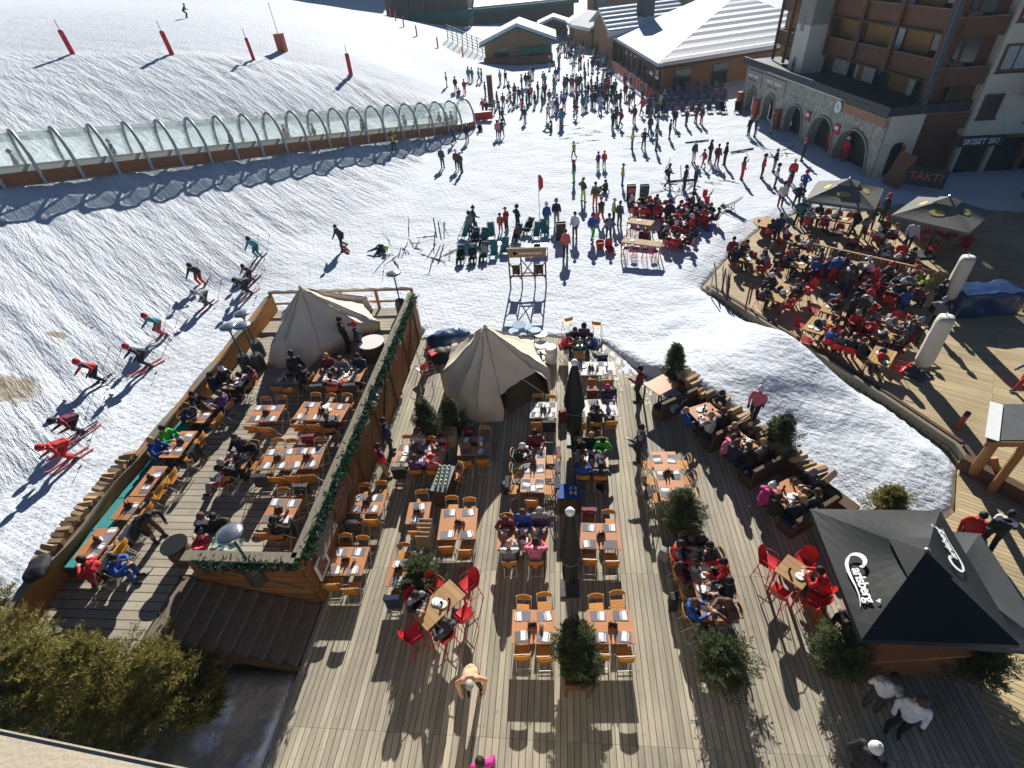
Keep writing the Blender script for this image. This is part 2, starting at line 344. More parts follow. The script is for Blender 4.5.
def ground(X,Y):
    z=hraw(X,Y)
    mound=np.exp(-(((X-8.6)*.84+(Y-18.5)*.54)/6.5)**2-(((X-8.6)*.54-(Y-18.5)*.84)/2.6)**2)*.85
    z=z+mound
    d=sdist(RIGHT,X,Y); k=sst(.1,1.5,d)*(X<22)+(X>=22); z=z*k+np.minimum(z,-.03)*(1-k)
    for poly in (MAIN,RIGHT,LEFT,STAIR):
        d=sdist(poly,X,Y); k=sst(-.35,.22,d); z=z*k+(-.75)*(1-k)
    return z
def hz(x,y): return float(ground(np.array([x]),np.array([y]))[0])
def PT(px,py):
    """where the line through a picture point meets the snow"""
    z=0.0
    d=ray(px,py)
    lo,hi=4.0,400.0
    ts=np.concatenate([np.linspace(5,80,500),np.linspace(80,320,600)])
    L_=np.hypot(d[0],d[1]); k=ts/L_
    X=d[0]*k;Y=d[1]*k;Z=CH+d[2]*k
    g=ground(X,Y); below=np.where(Z<g)[0]
    if len(below)==0: return P(px,py,0)
    i=below[0]
    if i==0: return Vector((X[0],Y[0],g[0]))
    a=(Z[i-1]-g[i-1]);b=(g[i]-Z[i]); f=a/(a+b); return Vector((X[i-1]+(X[i]-X[i-1])*f,Y[i-1]+(Y[i]-Y[i-1])*f,g[i-1]+(g[i]-g[i-1])*f))
gx=np.concatenate([np.arange(-170,-44,3.0),np.arange(-44,-16,.33),np.arange(-16,16,.19),np.arange(16,24,.4),np.arange(24,140,3.5)])
gy=np.concatenate([np.arange(-8,6,.6),np.arange(6,34,.19),np.arange(34,66,.33),np.arange(66,140,1.0),np.arange(140,440,6.0)])
GX,GY=np.meshgrid(gx,gy); fx,fy=GX.ravel(),GY.ravel()
H0=hraw(fx,fy).reshape(GX.shape)
sx_=np.gradient(H0,gx,axis=1); sy_=np.gradient(H0,gy,axis=0); slope=np.hypot(sx_,sy_)
bank=(sst(.09,.22,slope)*(GX<-3)*(GY<80)).ravel()
ra,rb=PD(0,53,51),PD(351,75,60); rdx,rdy=rb.x-ra.x,rb.y-ra.y; rl=math.hypot(rdx,rdy); beyond=(-(fx-ra.x)*rdy+(fy-ra.y)*rdx)/rl
bank=bank*(1-sst(-2.0,1.0,beyond))
Z=ground(fx,fy)
far=(np.hypot(fx,fy-20)<75)
nb=np.zeros(len(fx)); nb[far]=fbm(fx[far],fy[far],.55,4)
ct,st_=math.cos(R(-36)),math.sin(R(-36))
al=fx*ct+fy*st_; ac=-fx*st_+fy*ct
gr=np.zeros(len(fx)); bb_=far&(bank>.02)
gr[bb_]=fbm(al[bb_]*.16,ac[bb_]*1.25,1.0,3)
inside=np.minimum(np.minimum(sdist(MAIN,fx,fy),sdist(RIGHT,fx,fy)),np.minimum(sdist(LEFT,fx,fy),sdist(STAIR,fx,fy)))
Z=Z+nb*(.05+.06*(np.hypot(fx-9,fy-18)<7))*(inside>.2)+gr*.17*bank
rk0=sdist(ROCK,fx,fy); Z=Z+sst(.3,-.8,rk0)*(inside>.3)*(nb*.35+.05)
dirt=np.zeros(len(fx))
for (px,py,z,ra,rb) in ((8,388,1.6,2.0,1.6),(58,335,2.4,.8,.45),(248,215,2.3,.9,.4),(225,222,2.3,.5,.3),(275,212,2.1,1.2,.35),(372,160,1.8,1.6,.5),(345,178,1.6,1.0,.35),(100,95,8,.5,.2),(185,98,8,.3,.2)):
    c=PT(px,py); dirt=np.maximum(dirt,1.3-np.hypot((fx-c.x)/ra,(fy-c.y)/rb))
rk=sdist(ROCK,fx,fy); dirt=np.maximum(dirt,sst(.6,-.8,rk)*(.90+.5*fbm(fx,fy,.8,3)*(rk<.6)))
ed=sdist(RIGHT,fx,fy); dirt=np.maximum(dirt,.74*sst(1.1,.1,ed)*(ed>0)*(fy<28)); ed=sdist(MAIN,fx,fy); dirt=np.maximum(dirt,.62*sst(.8,.05,ed)*(ed>0))
W2,H2=len(gx),len(gy)
idx=np.arange(W2*H2).reshape(H2,W2)
q=np.stack([idx[:-1,:-1],idx[:-1,1:],idx[1:,1:],idx[1:,:-1]],-1).reshape(-1,4)
me=D.meshes.new('snow_field'); me.from_pydata(np.stack([fx,fy,Z],1).tolist(),[],q.tolist())
me.polygons.foreach_set('use_smooth',[True]*len(me.polygons))
for nm,arr in (('bank',bank),('dirt',np.clip(dirt,0,1.3))):
    a=me.attributes.new(nm,'FLOAT','POINT'); a.data.foreach_set('value',arr.astype(np.float32))
m,t,b=nt('trampled_snow')
tc=N(t,'ShaderNodeTexCoord'); at=N(t,'ShaderNodeAttribute',attribute_name='bank'); ad=N(t,'ShaderNodeAttribute',attribute_name='dirt')
def noise_(s,d=4,src=None,rot=0.0,scl=(1,1,1),rough=.55):
    mp=N(t,'ShaderNodeMapping'); mp.vector_type='POINT'; mp.inputs['Rotation'].default_value=(0,0,rot)
    m2=N(t,'ShaderNodeMapping'); m2.inputs['Scale'].default_value=scl
    L(t,tc.outputs['Object'],mp.inputs[0]); L(t,mp.outputs[0],m2.inputs[0])
    n=N(t,'ShaderNodeTexNoise',Scale=s,Detail=d,Roughness=rough); L(t,m2.outputs[0],n.inputs['Vector']); return n.outputs['Fac']
n_foot=noise_(3.4,4,rough=.6); n_mid=noise_(.8,3); n_gro=noise_(1.0,5,rot=R(36),scl=(.48,2.5,1),rough=.68); n_trk=noise_(1.0,2,rot=R(68),scl=(.05,6,1))
hgt=math_(t,'MULTIPLY',n_foot,math_(t,'MULTIPLY_ADD',at.outputs['Fac'],-.5,1.0))
hgt=math_(t,'ADD',hgt,math_(t,'MULTIPLY',n_mid,.9))
hgt=math_(t,'ADD',hgt,math_(t,'MULTIPLY',math_(t,'MULTIPLY',n_gro,at.outputs['Fac']),7.0))
n_tr2=noise_(1.0,2,rot=R(20),scl=(.04,5,1)); tmask=math_(t,'SUBTRACT',1.0,at.outputs['Fac']); hgt=math_(t,'ADD',hgt,math_(t,'MULTIPLY',math_(t,'ADD',n_trk,n_tr2),math_(t,'MULTIPLY',tmask,.42)))
bp=N(t,'ShaderNodeBump',Strength=.52,Distance=.16); L(t,hgt,bp.inputs['Height']); L(t,bp.outputs[0],b.inputs['Normal'])
dn=noise_(2.2,6,rough=.7); n_soil=noise_(.35,5,rough=.6)
dm=N(t,'ShaderNodeMapRange'); dm.inputs[1].default_value=.62; dm.inputs[2].default_value=.82; L(t,math_(t,'MULTIPLY',ad.outputs['Fac'],math_(t,'ADD',dn,.4)),dm.inputs[0])
soil=N(t,'ShaderNodeMapRange'); soil.inputs[1].default_value=.5; soil.inputs[2].default_value=.8; L(t,n_soil,soil.inputs[0])
sn=mixc(t,math_(t,'MULTIPLY',soil.outputs[0],.5),(.645,.695,.755),(.53,.55,.565))
gd=mixc(t,dn,(.20,.16,.11),(.52,.465,.38))
L(t,mixc(t,dm.outputs[0],sn,gd),b.inputs['Base Color']); b.inputs['Roughness'].default_value=.8; b.inputs['Specular IOR Level'].default_value=.06
me.materials.append(m)
tag(obj('snow_field',me),kind='structure')
# decks
def deck(name,poly,z0,z1,mt):
    b=MB(); b.prism(poly,z0,z1); tag(b.build(name,mt),kind='structure')
deck('deck',MAIN,-.5,0,MT['deck']); deck('deck_platform',RIGHT,-.5,.004,MT['deck_r']); deck('terrace_floor',LEFT,-1.6,1.35,MT['deck_l'])
# ------------------------------------------------------------------ people
SK,JK,TR,BT,GL,EY,LP,J2=range(8)
POSE={}
def V3(*a): return Vector(a)
def mkpose(name,pel,che,head,kn,an,el,wr,toe=(0,.16),hand='skin',look=None,curl=.5):
    """capsules for a body; joints are given for both sides"""
    c=[]
    def cap(tag_,p,q,r1,r2=None): c.append((tag_,Vector(p),Vector(q),r1,r2 or r1))
    pel=Vector(pel);che=Vector(che);head=Vector(head)
    up=(che-pel).normalized(); neck=che+up*.19
    hd=(head-neck); hd.normalize(); fw=Vector((0,1,0)); fw=(fw-hd*fw.dot(hd)).normalized()
    if look: fw=Vector(look); fw=(fw-hd*fw.dot(hd)).normalized()
    sd=hd.cross(fw)*-1; sd=fw.cross(hd)
    for s in(-1,1):
        x=Vector((s,0,0))
        cap(TR,pel+x*.075-up*.03,pel+x*.075+up*.06,.115)
        cap(JK,pel+x*.07+up*.05,che+x*.08-up*.05,.125,.135)
        cap(J2,che+x*.04+up*.06,che+x*.165+up*.10,.10,.082)
        sh=che+x*.185+up*.09
        i=0 if s<0 else 1
        e=Vector(el[i]);w=Vector(wr[i])
        cap(J2,sh,sh.lerp(e,.45),.076,.068); cap(JK,sh.lerp(e,.45),e,.070,.062); cap(J2,w-(w-e)*.12,w,.053,.053); cap(JK,e,w,.060,.046)
        # hand: palm, four unequal bent fingers and a thumb from the side of the palm
        f=(w-e).normalized(); sidev=Vector((-s,0,0)); sidev=(sidev-f*sidev.dot(f)).normalized(); pn=f.cross(sidev)
        if pn.z>0: pn=-pn
        ht=GL if hand=='glove' else SK
        p0=w+f*.02
        cap(ht,p0-sidev*.015,p0+f*.075-sidev*.02,.026,.024); cap(ht,p0+sidev*.015,p0+f*.075+sidev*.022,.026,.024)
        for k,(o,l) in enumerate(((.034,.072),(.012,.082),(-.011,.076),(-.033,.058))):
            b0=p0+f*.085+sidev*o; b1=b0+(f+pn*.35).normalized()*l*.55; b2=b1+(f*(1-curl)+pn*curl*1.3).normalized()*l*.5
            cap(ht,b0,b1,.0115,.011); cap(ht,b1,b2,.011,.0095)
        t0=p0+sidev*.03+f*.02; t1=t0+(sidev+f*.8).normalized()*.045; cap(ht,t0,t1,.014,.012); cap(ht,t1,t1+(f+pn*.4).normalized()*.035,.012,.010)
        k_=Vector(kn[i]);a=Vector(an[i]); hip=pel+x*.095-up*.02
        cap(TR,hip,k_,.105,.078); cap(TR,k_,a+(k_-a)*.18,.078,.068)
        tz=Vector((toe[0]*s,toe[1],0)); 
        cap(BT,a+(k_-a)*.2,a,.062,.055); cap(BT,a+Vector((0,-.04,-.03)),a+tz+Vector((0,0,-.045)),.05,.042)
    cap(JK,pel+up*.02,che,.13,.12)
    cap(SK,neck-up*.05,neck+hd*.08,.058,.056)
    cap(J2,neck-up*.06,neck-up*.01,.085,.07)
    cap(JK,neck-up*.05-fw*.09+sd*.05,neck-up*.05-fw*.09-sd*.05,.055); cap(JK,pel-up*.02+fw*.02,pel+up*.03-fw*.02,.158,.15)
    H=neck+hd*.155
    cap(SK,H-hd*.03+fw*.01,H+hd*.045-fw*.012,.083,.092)
    cap(SK,H-hd*.075+fw*.045,H-hd*.05+fw*.03,.05,.062)
    cap(SK,H+fw*.085-hd*.005,H+fw*.103-hd*.03,.012,.017)
    for s in(-1,1):
        cap(SK,H+sd*s*.088-hd*.03,H+sd*s*.09+hd*.01,.016,.018)
        cap(EY,H+sd*s*.033+fw*.083+hd*.008,H+sd*s*.036+fw*.083+hd*.008,.013)
    cap(LP,H+fw*.082-hd*.062+sd*.018,H+fw*.082-hd*.062-sd*.018,.011)
    return c,(H,hd,fw,sd)
def capsule_mesh(bm,p,q,r1,r2,seg,rings):
    d=q-p; Ln=d.length
    if Ln<1e-5: d=Vector((0,0,1))
    d=d.normalized(); a=d.cross(Vector((0,0,1)) if abs(d.z)<.9 else Vector((1,0,0))).normalized(); b=a.cross(d)
    prof=[]
    for i in range(rings+1):
        t=-math.pi/2+math.pi/2*i/rings; prof.append((p+d*(r1*math.sin(t)),r1*math.cos(t)))
    for i in range(rings+1):
        t=math.pi/2*i/rings; prof.append((q+d*(r2*math.sin(t)),r2*math.cos(t)))
    prev=None
    first=bm.verts.new(prof[0][0]); last=bm.verts.new(prof[-1][0])
    for c,r in prof[1:-1]:
        ring=[bm.verts.new(c+(a*math.cos(2*math.pi*k/seg)+b*math.sin(2*math.pi*k/seg))*r) for k in range(seg)]
        for k in range(seg):
            if prev is None: bm.faces.new((first,ring[(k+1)%seg],ring[k]))
            else: bm.faces.new((prev[k],prev[(k+1)%seg],ring[(k+1)%seg],ring[k]))
        prev=ring
    for k in range(seg): bm.faces.new((prev[k],prev[(k+1)%seg],last))
def body_mesh(name,caps,voxel,fine):
    bm=bmesh.new()
    for tg,p,q,r1,r2 in caps:
        if not fine:
            if min(r1,r2)<.0165: continue
        capsule_mesh(bm,p,q,r1,r2,10 if fine else 7,3 if fine else 2)
    bmesh.ops.recalc_face_normals(bm,faces=bm.faces)
    me=D.meshes.new('raw'); bm.to_mesh(me); bm.free()
    o=D.objects.new('raw',me); COLL.objects.link(o)
    md=o.modifiers.new('r','REMESH'); md.mode='VOXEL'; md.voxel_size=voxel; md.use_smooth_shade=True
    if fine:
        s=o.modifiers.new('s','SMOOTH'); s.iterations=2; s.factor=.4
    dg=bpy.context.evaluated_depsgraph_get(); dg.update()
    out=D.meshes.new_from_object(o.evaluated_get(dg)); out.name=name
    D.objects.remove(o); D.meshes.remove(me)
    n=len(out.polygons); cen=np.empty(n*3,np.float32); out.polygons.foreach_get('center',cen); cen=cen.reshape(-1,3)
    best=np.full(n,9.0); mi=np.zeros(n,np.int32)
    for tg,p,q,r1,r2 in caps:
        p_=np.array(p);d=np.array(q)-p_; L2=max(d@d,1e-9); tt=np.clip((cen-p_)@d/L2,0,1)
        dist=np.linalg.norm(cen-p_-tt[:,None]*d,axis=1)-(r1+(r2-r1)*tt)
        if tg in (EY,LP): dist=np.where(dist<.004,dist-.02,9)
        k=dist<best; best[k]=dist[k]; mi[k]=tg
    if not out.materials:
        for _ in range(8): out.materials.append(MT['skin'])
    else:
        while len(out.materials)<8: out.materials.append(MT['skin'])
    for i,mn in enumerate(('skin','cl_black','cl_black','boot','boot','eye','lip','cl_black')): out.materials[i]=MT[mn]
    out.polygons.foreach_set('material_index',mi); out.polygons.foreach_set('use_smooth',[True]*n); out.update()
    return out
PDEF=dict(
 stand=dict(pel=(0,0,.96),che=(0,.01,1.28),head=(0,.03,1.65),kn=((-.10,.02,.52),(.11,.03,.52)),an=((-.11,-.02,.09),(.13,0,.09)),el=((-.27,-.03,1.12),(.27,-.02,1.12)),wr=((-.27,.08,.88),(.26,.12,.9)),hand='glove'),
 hips=dict(pel=(0,0,.95),che=(0,-.01,1.28),head=(0,.02,1.65),kn=((-.14,.02,.5),(.15,.03,.5)),an=((-.18,0,.09),(.2,0,.09)),el=((-.42,-.06,1.2),(.42,-.06,1.2)),wr=((-.24,.1,1.03),(.24,.1,1.03)),hand='glove'),
 walk=dict(pel=(0,0,.94),che=(0,.04,1.27),head=(0,.08,1.64),kn=((-.09,.2,.54),(.10,.02,.5)),an=((-.09,.26,.12),(.1,-.32,.16)),el=((-.25,-.12,1.12),(.26,.12,1.12)),wr=((-.24,-.05,.9),(.22,.34,1.0)),hand='glove'),
 tray=dict(pel=(0,0,.96),che=(0,0,1.29),head=(0,.03,1.66),kn=((-.09,.03,.52),(.10,.14,.53)),an=((-.09,-.02,.09),(.1,-.1,.1)),el=((-.28,.06,1.12),(.26,-.02,1.12)),wr=((-.2,.34,1.2),(.24,.15,.92))),
 ski=dict(pel=(0,-.14,.86),che=(0,.10,1.15),head=(0,.24,1.48),kn=((-.13,.16,.52),(.13,.16,.52)),an=((-.14,-.03,.12),(.14,-.03,.12)),el=((-.33,.12,1.0),(.33,.12,1.0)),wr=((-.34,.38,.92),(.34,.38,.92)),hand='glove'),
 tuck=dict(pel=(0,-.22,.82),che=(0,.15,.98),head=(0,.40,1.19),kn=((-.14,.16,.50),(.14,.16,.50)),an=((-.15,-.05,.12),(.15,-.05,.12)),el=((-.28,.25,.72),(.28,.25,.72)),wr=((-.24,.48,.76),(.24,.48,.76)),hand='glove'),
 sit=dict(pel=(0,-.08,.56),che=(0,-.06,.88),head=(0,.0,1.25),kn=((-.12,.36,.56),(.12,.36,.56)),an=((-.13,.38,.09),(.13,.34,.09)),el=((-.27,.08,.78),(.27,.08,.78)),wr=((-.18,.33,.84),(.18,.33,.84))),
 sitlean=dict(pel=(0,-.10,.56),che=(0,.06,.85),head=(0,.2,1.19),kn=((-.13,.34,.56),(.13,.34,.56)),an=((-.14,.28,.09),(.14,.30,.09)),el=((-.30,.22,.80),(.30,.24,.80)),wr=((-.08,.42,.86),(.12,.46,.86))),
 sitback=dict(pel=(0,-.02,.55),che=(0,-.13,.85),head=(0,-.13,1.22),kn=((-.13,.42,.54),(.14,.40,.55)),an=((-.14,.62,.09),(.15,.50,.09)),el=((-.30,-.06,.72),(.30,-.06,.72)),wr=((-.20,.2,.66),(.22,.18,.66))),
 lounge=dict(pel=(0,-.1,.36),che=(0,-.36,.6),head=(0,-.5,.95),kn=((-.11,.34,.48),(.11,.34,.48)),an=((-.12,.72,.16),(.12,.72,.16)),el=((-.28,-.26,.46),(.28,-.26,.46)),wr=((-.22,.02,.5),(.22,.02,.5))),
 snowsit=dict(pel=(0,-.1,.14),che=(0,-.14,.47),head=(0,-.1,.84),kn=((-.14,.28,.36),(.16,.28,.34)),an=((-.15,.58,.09),(.17,.55,.09)),el=((-.28,-.1,.3),(.28,-.02,.36)),wr=((-.3,-.24,.1),(.24,.2,.42)),hand='glove'),
 bend=dict(pel=(0,-.1,.94),che=(0,.16,1.15),head=(0,.42,1.36),kn=((-.12,.03,.52),(.14,.02,.52)),an=((-.16,0,.09),(.16,0,.09)),el=((-.36,.20,.98),(.36,.20,.98)),wr=((-.30,.34,.74),(.30,.36,.76))),
)
HEADS={}
def head_piece(kind):
    """hair, helmets and hats in the head's own space: z up, y forward"""
    b=MB()
    def shell(r,cut,back=1.0,seg=14,zoff=0.0,thick=0):
        prof=[]
        for i in range(7):
            t=math.pi/2*(1-i/6.0); 
            prof.append((r*math.cos(t),r*math.sin(t)))
        b.lathe([(p[0],p[1]*1.36+zoff) for p in reversed(prof)],(0,-.012,.0),seg,0,sy=1.12)
    if kind=='hair':
        shell(.108,0); b.lathe([(.0,-.12),(.07,-.10),(.098,-.04),(.104,.02)],(0,-.035,0),12,0,sy=.85)
    elif kind=='longhair':
        shell(.111,0); b.lathe([(.0,-.25),(.06,-.24),(.10,-.12),(.107,.02)],(0,-.045,0),12,0,sy=.8)
    elif kind=='helmet':
        shell(.132,0,seg=18); b.lathe([(.10,-.075),(.128,-.06),(.134,.0)],(0,-.03,0),18,0,sy=1.0); b.box((0,.12,.012),(.13,.04,.012),0)
    elif kind=='beanie':
        shell(.119,0); b.lathe([(.112,-.03),(.124,-.03),(.124,.02),(.115,.022)],(0,-.012,0),14,0,sy=1.1); b.lathe([(0,-.03),(.028,-.015),(.034,.01),(.02,.03),(0,.036)],(0,-.01,.17),8,0)
    elif kind=='cap':
        shell(.114,0); b.box((0,.15,.005),(.15,.12,.012),0)
    elif kind=='goggles':
        n=9; vs=[];
        for zz in(-.034,.036):
            for i in range(n):
                t=R(-62+124*i/(n-1)); vs.append((math.sin(t)*.106,math.cos(t)*.112,zz))
        for i in range(n-1): b.face([vs[i],vs[i+1],vs[n+i+1],vs[n+i]])
        b.lathe([(.110,-.014),(.113,-.014),(.113,.016),(.110,.016)],(0,-.012,0),14,0,sy=1.12)
    elif kind=='sunglasses':
        for s in(-1,1):
            b.box((s*.036,.108,.008),(.056,.008,.036),0); b.bar((s*.066,.104,.012),(s*.094,-.0,.014),.008,.008)
        b.box((0,.110,.014),(.03,.006,.008),0)
    return b.mesh(kind,[MT['hair_dark']],True)
for k in ('hair','longhair','helmet','beanie','cap','goggles','sunglasses'): HEADS[k]=head_piece(k)
PMESH={}
def pose_mesh(pose,fine):
    key=(pose,fine)
    if key not in PMESH:
        c,h=mkpose(pose,**PDEF[pose]); PMESH[key]=(body_mesh('person_'+pose,c,.0165 if fine else .034,fine),h)
    return PMESH[key]
HAIRS=['hair_dark','hair_dark','hair_dark','hair_dark','hair_brown','hair_brown','hair_brown','hair_fair','hair_grey']
PEOPLE=[]
def person(loc,rz,pose='stand',jacket='black',trousers='black',head='hair',headcol=None,fine=False,label='',group=None,sc=None,glasses=None,tilt=None,skinm='skin'):
    me,(Hc,hd,fw,sd)=pose_mesh(pose,fine)
    o=obj('person',me,None,loc,rz,sc=sc or random.uniform(.95,1.04))
    if tilt: o.rotation_euler=(tilt[0],tilt[1],rz)
    gl=random.choice(('boot','cl_black','cl_grey'))
    for i,mm in enumerate((MT[skinm],MT['cl_'+jacket] if jacket!='bare' else MT['tan'],MT['cl_'+trousers],MT['boot'],MT[gl],MT['eye'],MT['lip'],MT['tan'] if jacket=='bare' else MT['cl_'+(random.choice(('black','charcoal','white','navy','grey',jacket)) if random.random()<.42 and jacket not in('peach','magenta','pink') else jacket)])):
        o.material_slots[i].link='OBJECT'; o.material_slots[i].material=mm
    Rm=Matrix((sd,fw,hd)).transposed().to_4x4()
    def put(kind,m):
        h=obj(kind if kind!='longhair' else 'hair',HEADS[kind],o,(0,0,0),mats=[m]); h.matrix_local=Matrix.Translation(Hc+hd*.012)@Rm; return h
    hm=None
    if head in('hair','longhair'): hm=MT[headcol or random.choice(HAIRS)]
    elif head!='bald': hm=MT['cl_'+(headcol or random.choice(('black','white','grey','navy','red')))]
    if hm: put(head,hm)
    if glasses is None: glasses='goggles' if head=='helmet' else ('sunglasses' if random.random()<.6 else '')
    if glasses: put(glasses,MT['lens'])
    tag(o,label,'person',group); PEOPLE.append(o); return o
def face(dx,dy): return math.atan2(-dx,dy)
def cn(c): return CNAME.get(c,c)
# ------------------------------------------------------------------ furniture kinds: (part, mesh, sub-parts)
def slatmesh(name,w,d,n,t,mt,curve=0.0):
    b=MB(); 
    for i in range(n):
        y=-d/2+d*(i+.5)/n; b.box((0,y,0),(w,d/n*.86,t),0)
    return b.mesh(name,[mt])
def make_folding():
    parts=[]
    b=MB(); 
    for i in range(5): b.box((0,-.16+.08*i,.455+.006*i),(.40,.070,.018))
    for s in(-1,1): b.box((s*.17,0,.447),(.025,.36,.014))
    parts.append(('seat',b.mesh('seat',[MT['orange']])))
    b=MB()
    n=8
    for k in range(n):
        t0=-1+2*k/n;t1=-1+2*(k+1)/n
        f=lambda t:(t*.205,-.215-.035*(1-t*t),0)
        a=f(t0);c=f(t1); hh=lambda t:.835+.028*(1-t*t)
        for off,z0 in ((0,.0),):
            vs=[(a[0],a[1],.66),(c[0],c[1],.66),(c[0],c[1],hh(t1)),(a[0],a[1],hh(t0))]
            w=[(x,y-.018,z) for x,y,z in vs]
            b.face(vs); b.face(w[::-1]); b.face([vs[3],vs[2],w[2],w[3]]); b.face([vs[1],vs[0],w[0],w[1]])
    parts.append(('backrest',b.mesh('backrest',[MT['orange']])))
    b=MB()
    for s in(-1,1): b.tube([(s*.205,.23,.0),(s*.205,-.21,.84)],.0125,6)
    b.tube([(-.205,.19,.07),(.205,.19,.07)],.009,5); b.tube([(-.205,-.17,.76),(.205,-.17,.76)],.009,5)
    parts.append(('front_frame',b.mesh('front_frame',[MT['whitemetal']])))
    b=MB()
    for s in(-1,1): b.tube([(s*.185,-.26,.0),(s*.185,.19,.445)],.0125,6)
    b.tube([(-.185,-.22,.05),(.185,-.22,.05)],.009,5); b.tube([(-.185,.18,.43),(.185,.18,.43)],.009,5)
    parts.append(('rear_frame',b.mesh('rear_frame',[MT['whitemetal']])))
    return parts
def make_red(h,legm='red'):
    parts=[]; b=MB(); nx,ny=7,8; pts=[]
    for j in range(ny):
        v=j/(ny-1); row=[]
        for i in range(nx):
            u=-1+2*i/(nx-1)
            if v<.5: y=.22-.42*(v/.5); z=h+.03*u*u-.012
            else: w=(v-.5)/.5; y=-.20-.10*w-.03*(1-u*u); z=h+.01+.40*w*(1-.18*u*u*w)
            wd=.225 if v<.5 else .225-.03*(v-.5)*2
            row.append((u*wd,y+.04*u*u*(1 if v>.5 else 0),z))
        pts.append(row)
    for off in (0,.012):
        for j in range(ny-1):
            for i in range(nx-1):
                f=[pts[j][i],pts[j][i+1],pts[j+1][i+1],pts[j+1][i]]
                f=[(x,y-(off if j>=ny//2 else 0),z-(off if j<ny//2 else 0)) for x,y,z in f]; b.face(f if not off else f[::-1])
    parts.append(('shell',b.mesh('shell',[MT['redplastic']],True)))
    b=MB()
    for s in(-1,1): b.tube([(s*.16,.14,h-.02),(s*.23,.22,0)],.013,6); b.tube([(s*.16,-.14,h-.02),(s*.23,-.24,0)],.013,6)
    if h>.6:
        z=.28; b.tube([(-.21,.19,z),(.21,.19,z)],.011,5); 
        for s in(-1,1): b.tube([(s*.21,.19,z),(s*.21,-.2,z)],.011,5)
    for s in(-1,1): b.tube([(s*.2,-.22,h+.2),(s*.24,-.06,h+.22),(s*.24,.14,h+.2),(s*.2,.16,h)],.011,5)
    parts.append(('leg_frame',b.mesh('leg_frame',[MT['red'] if legm=='red' else MT[legm]])))
    return parts
def make_deckchair(mc,mf):
    parts=[]; b=MB(); n=8
    prof=[(.42,.34),(.30,.25),(.12,.17),(-.08,.20),(-.25,.36),(-.42,.56),(-.6,.78),(-.75,.95)]
    for i in range(len(prof)-1):
        for o in (0,.01):
            f=[(-.25,prof[i][0],prof[i][1]-o),(.25,prof[i][0],prof[i][1]-o),(.25,prof[i+1][0],prof[i+1][1]-o),(-.25,prof[i+1][0],prof[i+1][1]-o)]
            b.face(f if o==0 else f[::-1])
    parts.append(('sling',b.mesh('sling',[mc])))
    b=MB()
    for s in(-1,1):
        b.bar((s*.28,.5,.02),(s*.28,-.78,.98),.03,.04); b.bar((s*.265,-.62,.0),(s*.265,.46,.36),.03,.04); b.bar((s*.24,-.4,.02),(s*.24,-.3,.62),.025,.03)
    b.bar((-.28,-.78,.98),(.28,-.78,.98),.03); b.bar((-.28,.45,.36),(.28,.45,.36),.03); b.bar((-.28,-.6,.02),(.28,-.6,.02),.03)
    parts.append(('frame',b.mesh('frame',[mf]))); return parts
def make_stool(mc):
    parts=[]; b=MB(); b.lathe([(0,.70),(.19,.70),(.20,.72),(.19,.745),(0,.75)],seg=14); parts.append(('seat',b.mesh('seat',[mc])))
    b=MB()
    for i in range(4):
        t=math.pi/4+i*math.pi/2; b.tube([(.12*math.cos(t),.12*math.sin(t),.7),(.22*math.cos(t),.22*math.sin(t),0)],.014,5)
    b.tube([(.18*math.cos(2*math.pi*i/12),.18*math.sin(2*math.pi*i/12),.26) for i in range(12)],.01,5,closed=True)
    parts.append(('leg_frame',b.mesh('leg_frame',[MT['red']]))); return parts
KIND=dict(folding=('folding_chair',make_folding()),barred=('bar_chair',make_red(.74)),redchair=('armchair',make_red(.45,'redplastic')),
          deckchair=('deckchair',make_deckchair(MT['deckchair'],MT['capwood'])),tealchair=('deckchair',make_deckchair(MT['teal'],MT['greenpaint'])),stool=('bar_stool',make_stool(MT['redplastic'])))
CHAIRCAT=dict(folding='chair',barred='chair',redchair='chair',deckchair='deckchair',tealchair='deckchair',stool='stool')
def chair(kind,loc,rz,label,group):
    nm,parts=KIND[kind]; o=empty(nm,loc,rz)
    for pn,me in parts: obj(pn,me,o)
    tag(o,label,CHAIRCAT[kind],group); return o
MESH={}
def mm(name,fn):
    if name not in MESH: MESH[name]=fn()
    return MESH[name]
def _mat(): 
    b=MB(); b.box((0,0,.003),(.40,.28,.005)); return b.mesh('placemat',[MT['matgrey']])
def _nap():
    b=MB(); b.box((0,0,.0025),(.13,.25,.004)); b.box((.10,.0,.004),(.022,.21,.006)); return b.mesh('napkin',[MT['paper']])
def _caddyh():
    b=MB(); b.box((0,0,.006),(.24,.12,.012)); 
    for s in(-1,1): b.box((s*.115,0,.05),(.012,.12,.09)); b.box((0,s*.055,.04),(.24,.012,.07))
    return b.mesh('holder',[MT['caddy']])
def _bot(): 
    b=MB(); b.lathe([(0,0),(.033,0),(.035,.12),(.014,.17),(.014,.23),(0,.235)],seg=10); return b.mesh('bottle',[MT['bottle']],True)
def _card():
    b=MB(); b.bar((-.05,0,.0),(-.02,0,.14),.1,.006); b.box((.0,0,.07),(.006,.1,.14)); return b.mesh('menu_card',[MT['paper']])
def _plate():
    b=MB(); b.lathe([(0,.004),(.08,.005),(.125,.018),(.127,.021),(.08,.010),(0,.009)],seg=18); return b.mesh('plate',[MT['whitepaint']],True)
def _glass():
    b=MB(); b.lathe([(0,0),(.03,0),(.037,.13),(.034,.13),(.028,.02),(0,.02)],seg=10); return b.mesh('beaker',[MT['bottle']],True)
SEAT_WORD={1:['middle'],2:['left','right'],3:['left','middle','right'],4:['first','second','third','fourth'],5:['first','second','third','fourth','fifth'],6:['first','second','third','fourth','fifth','sixth']}
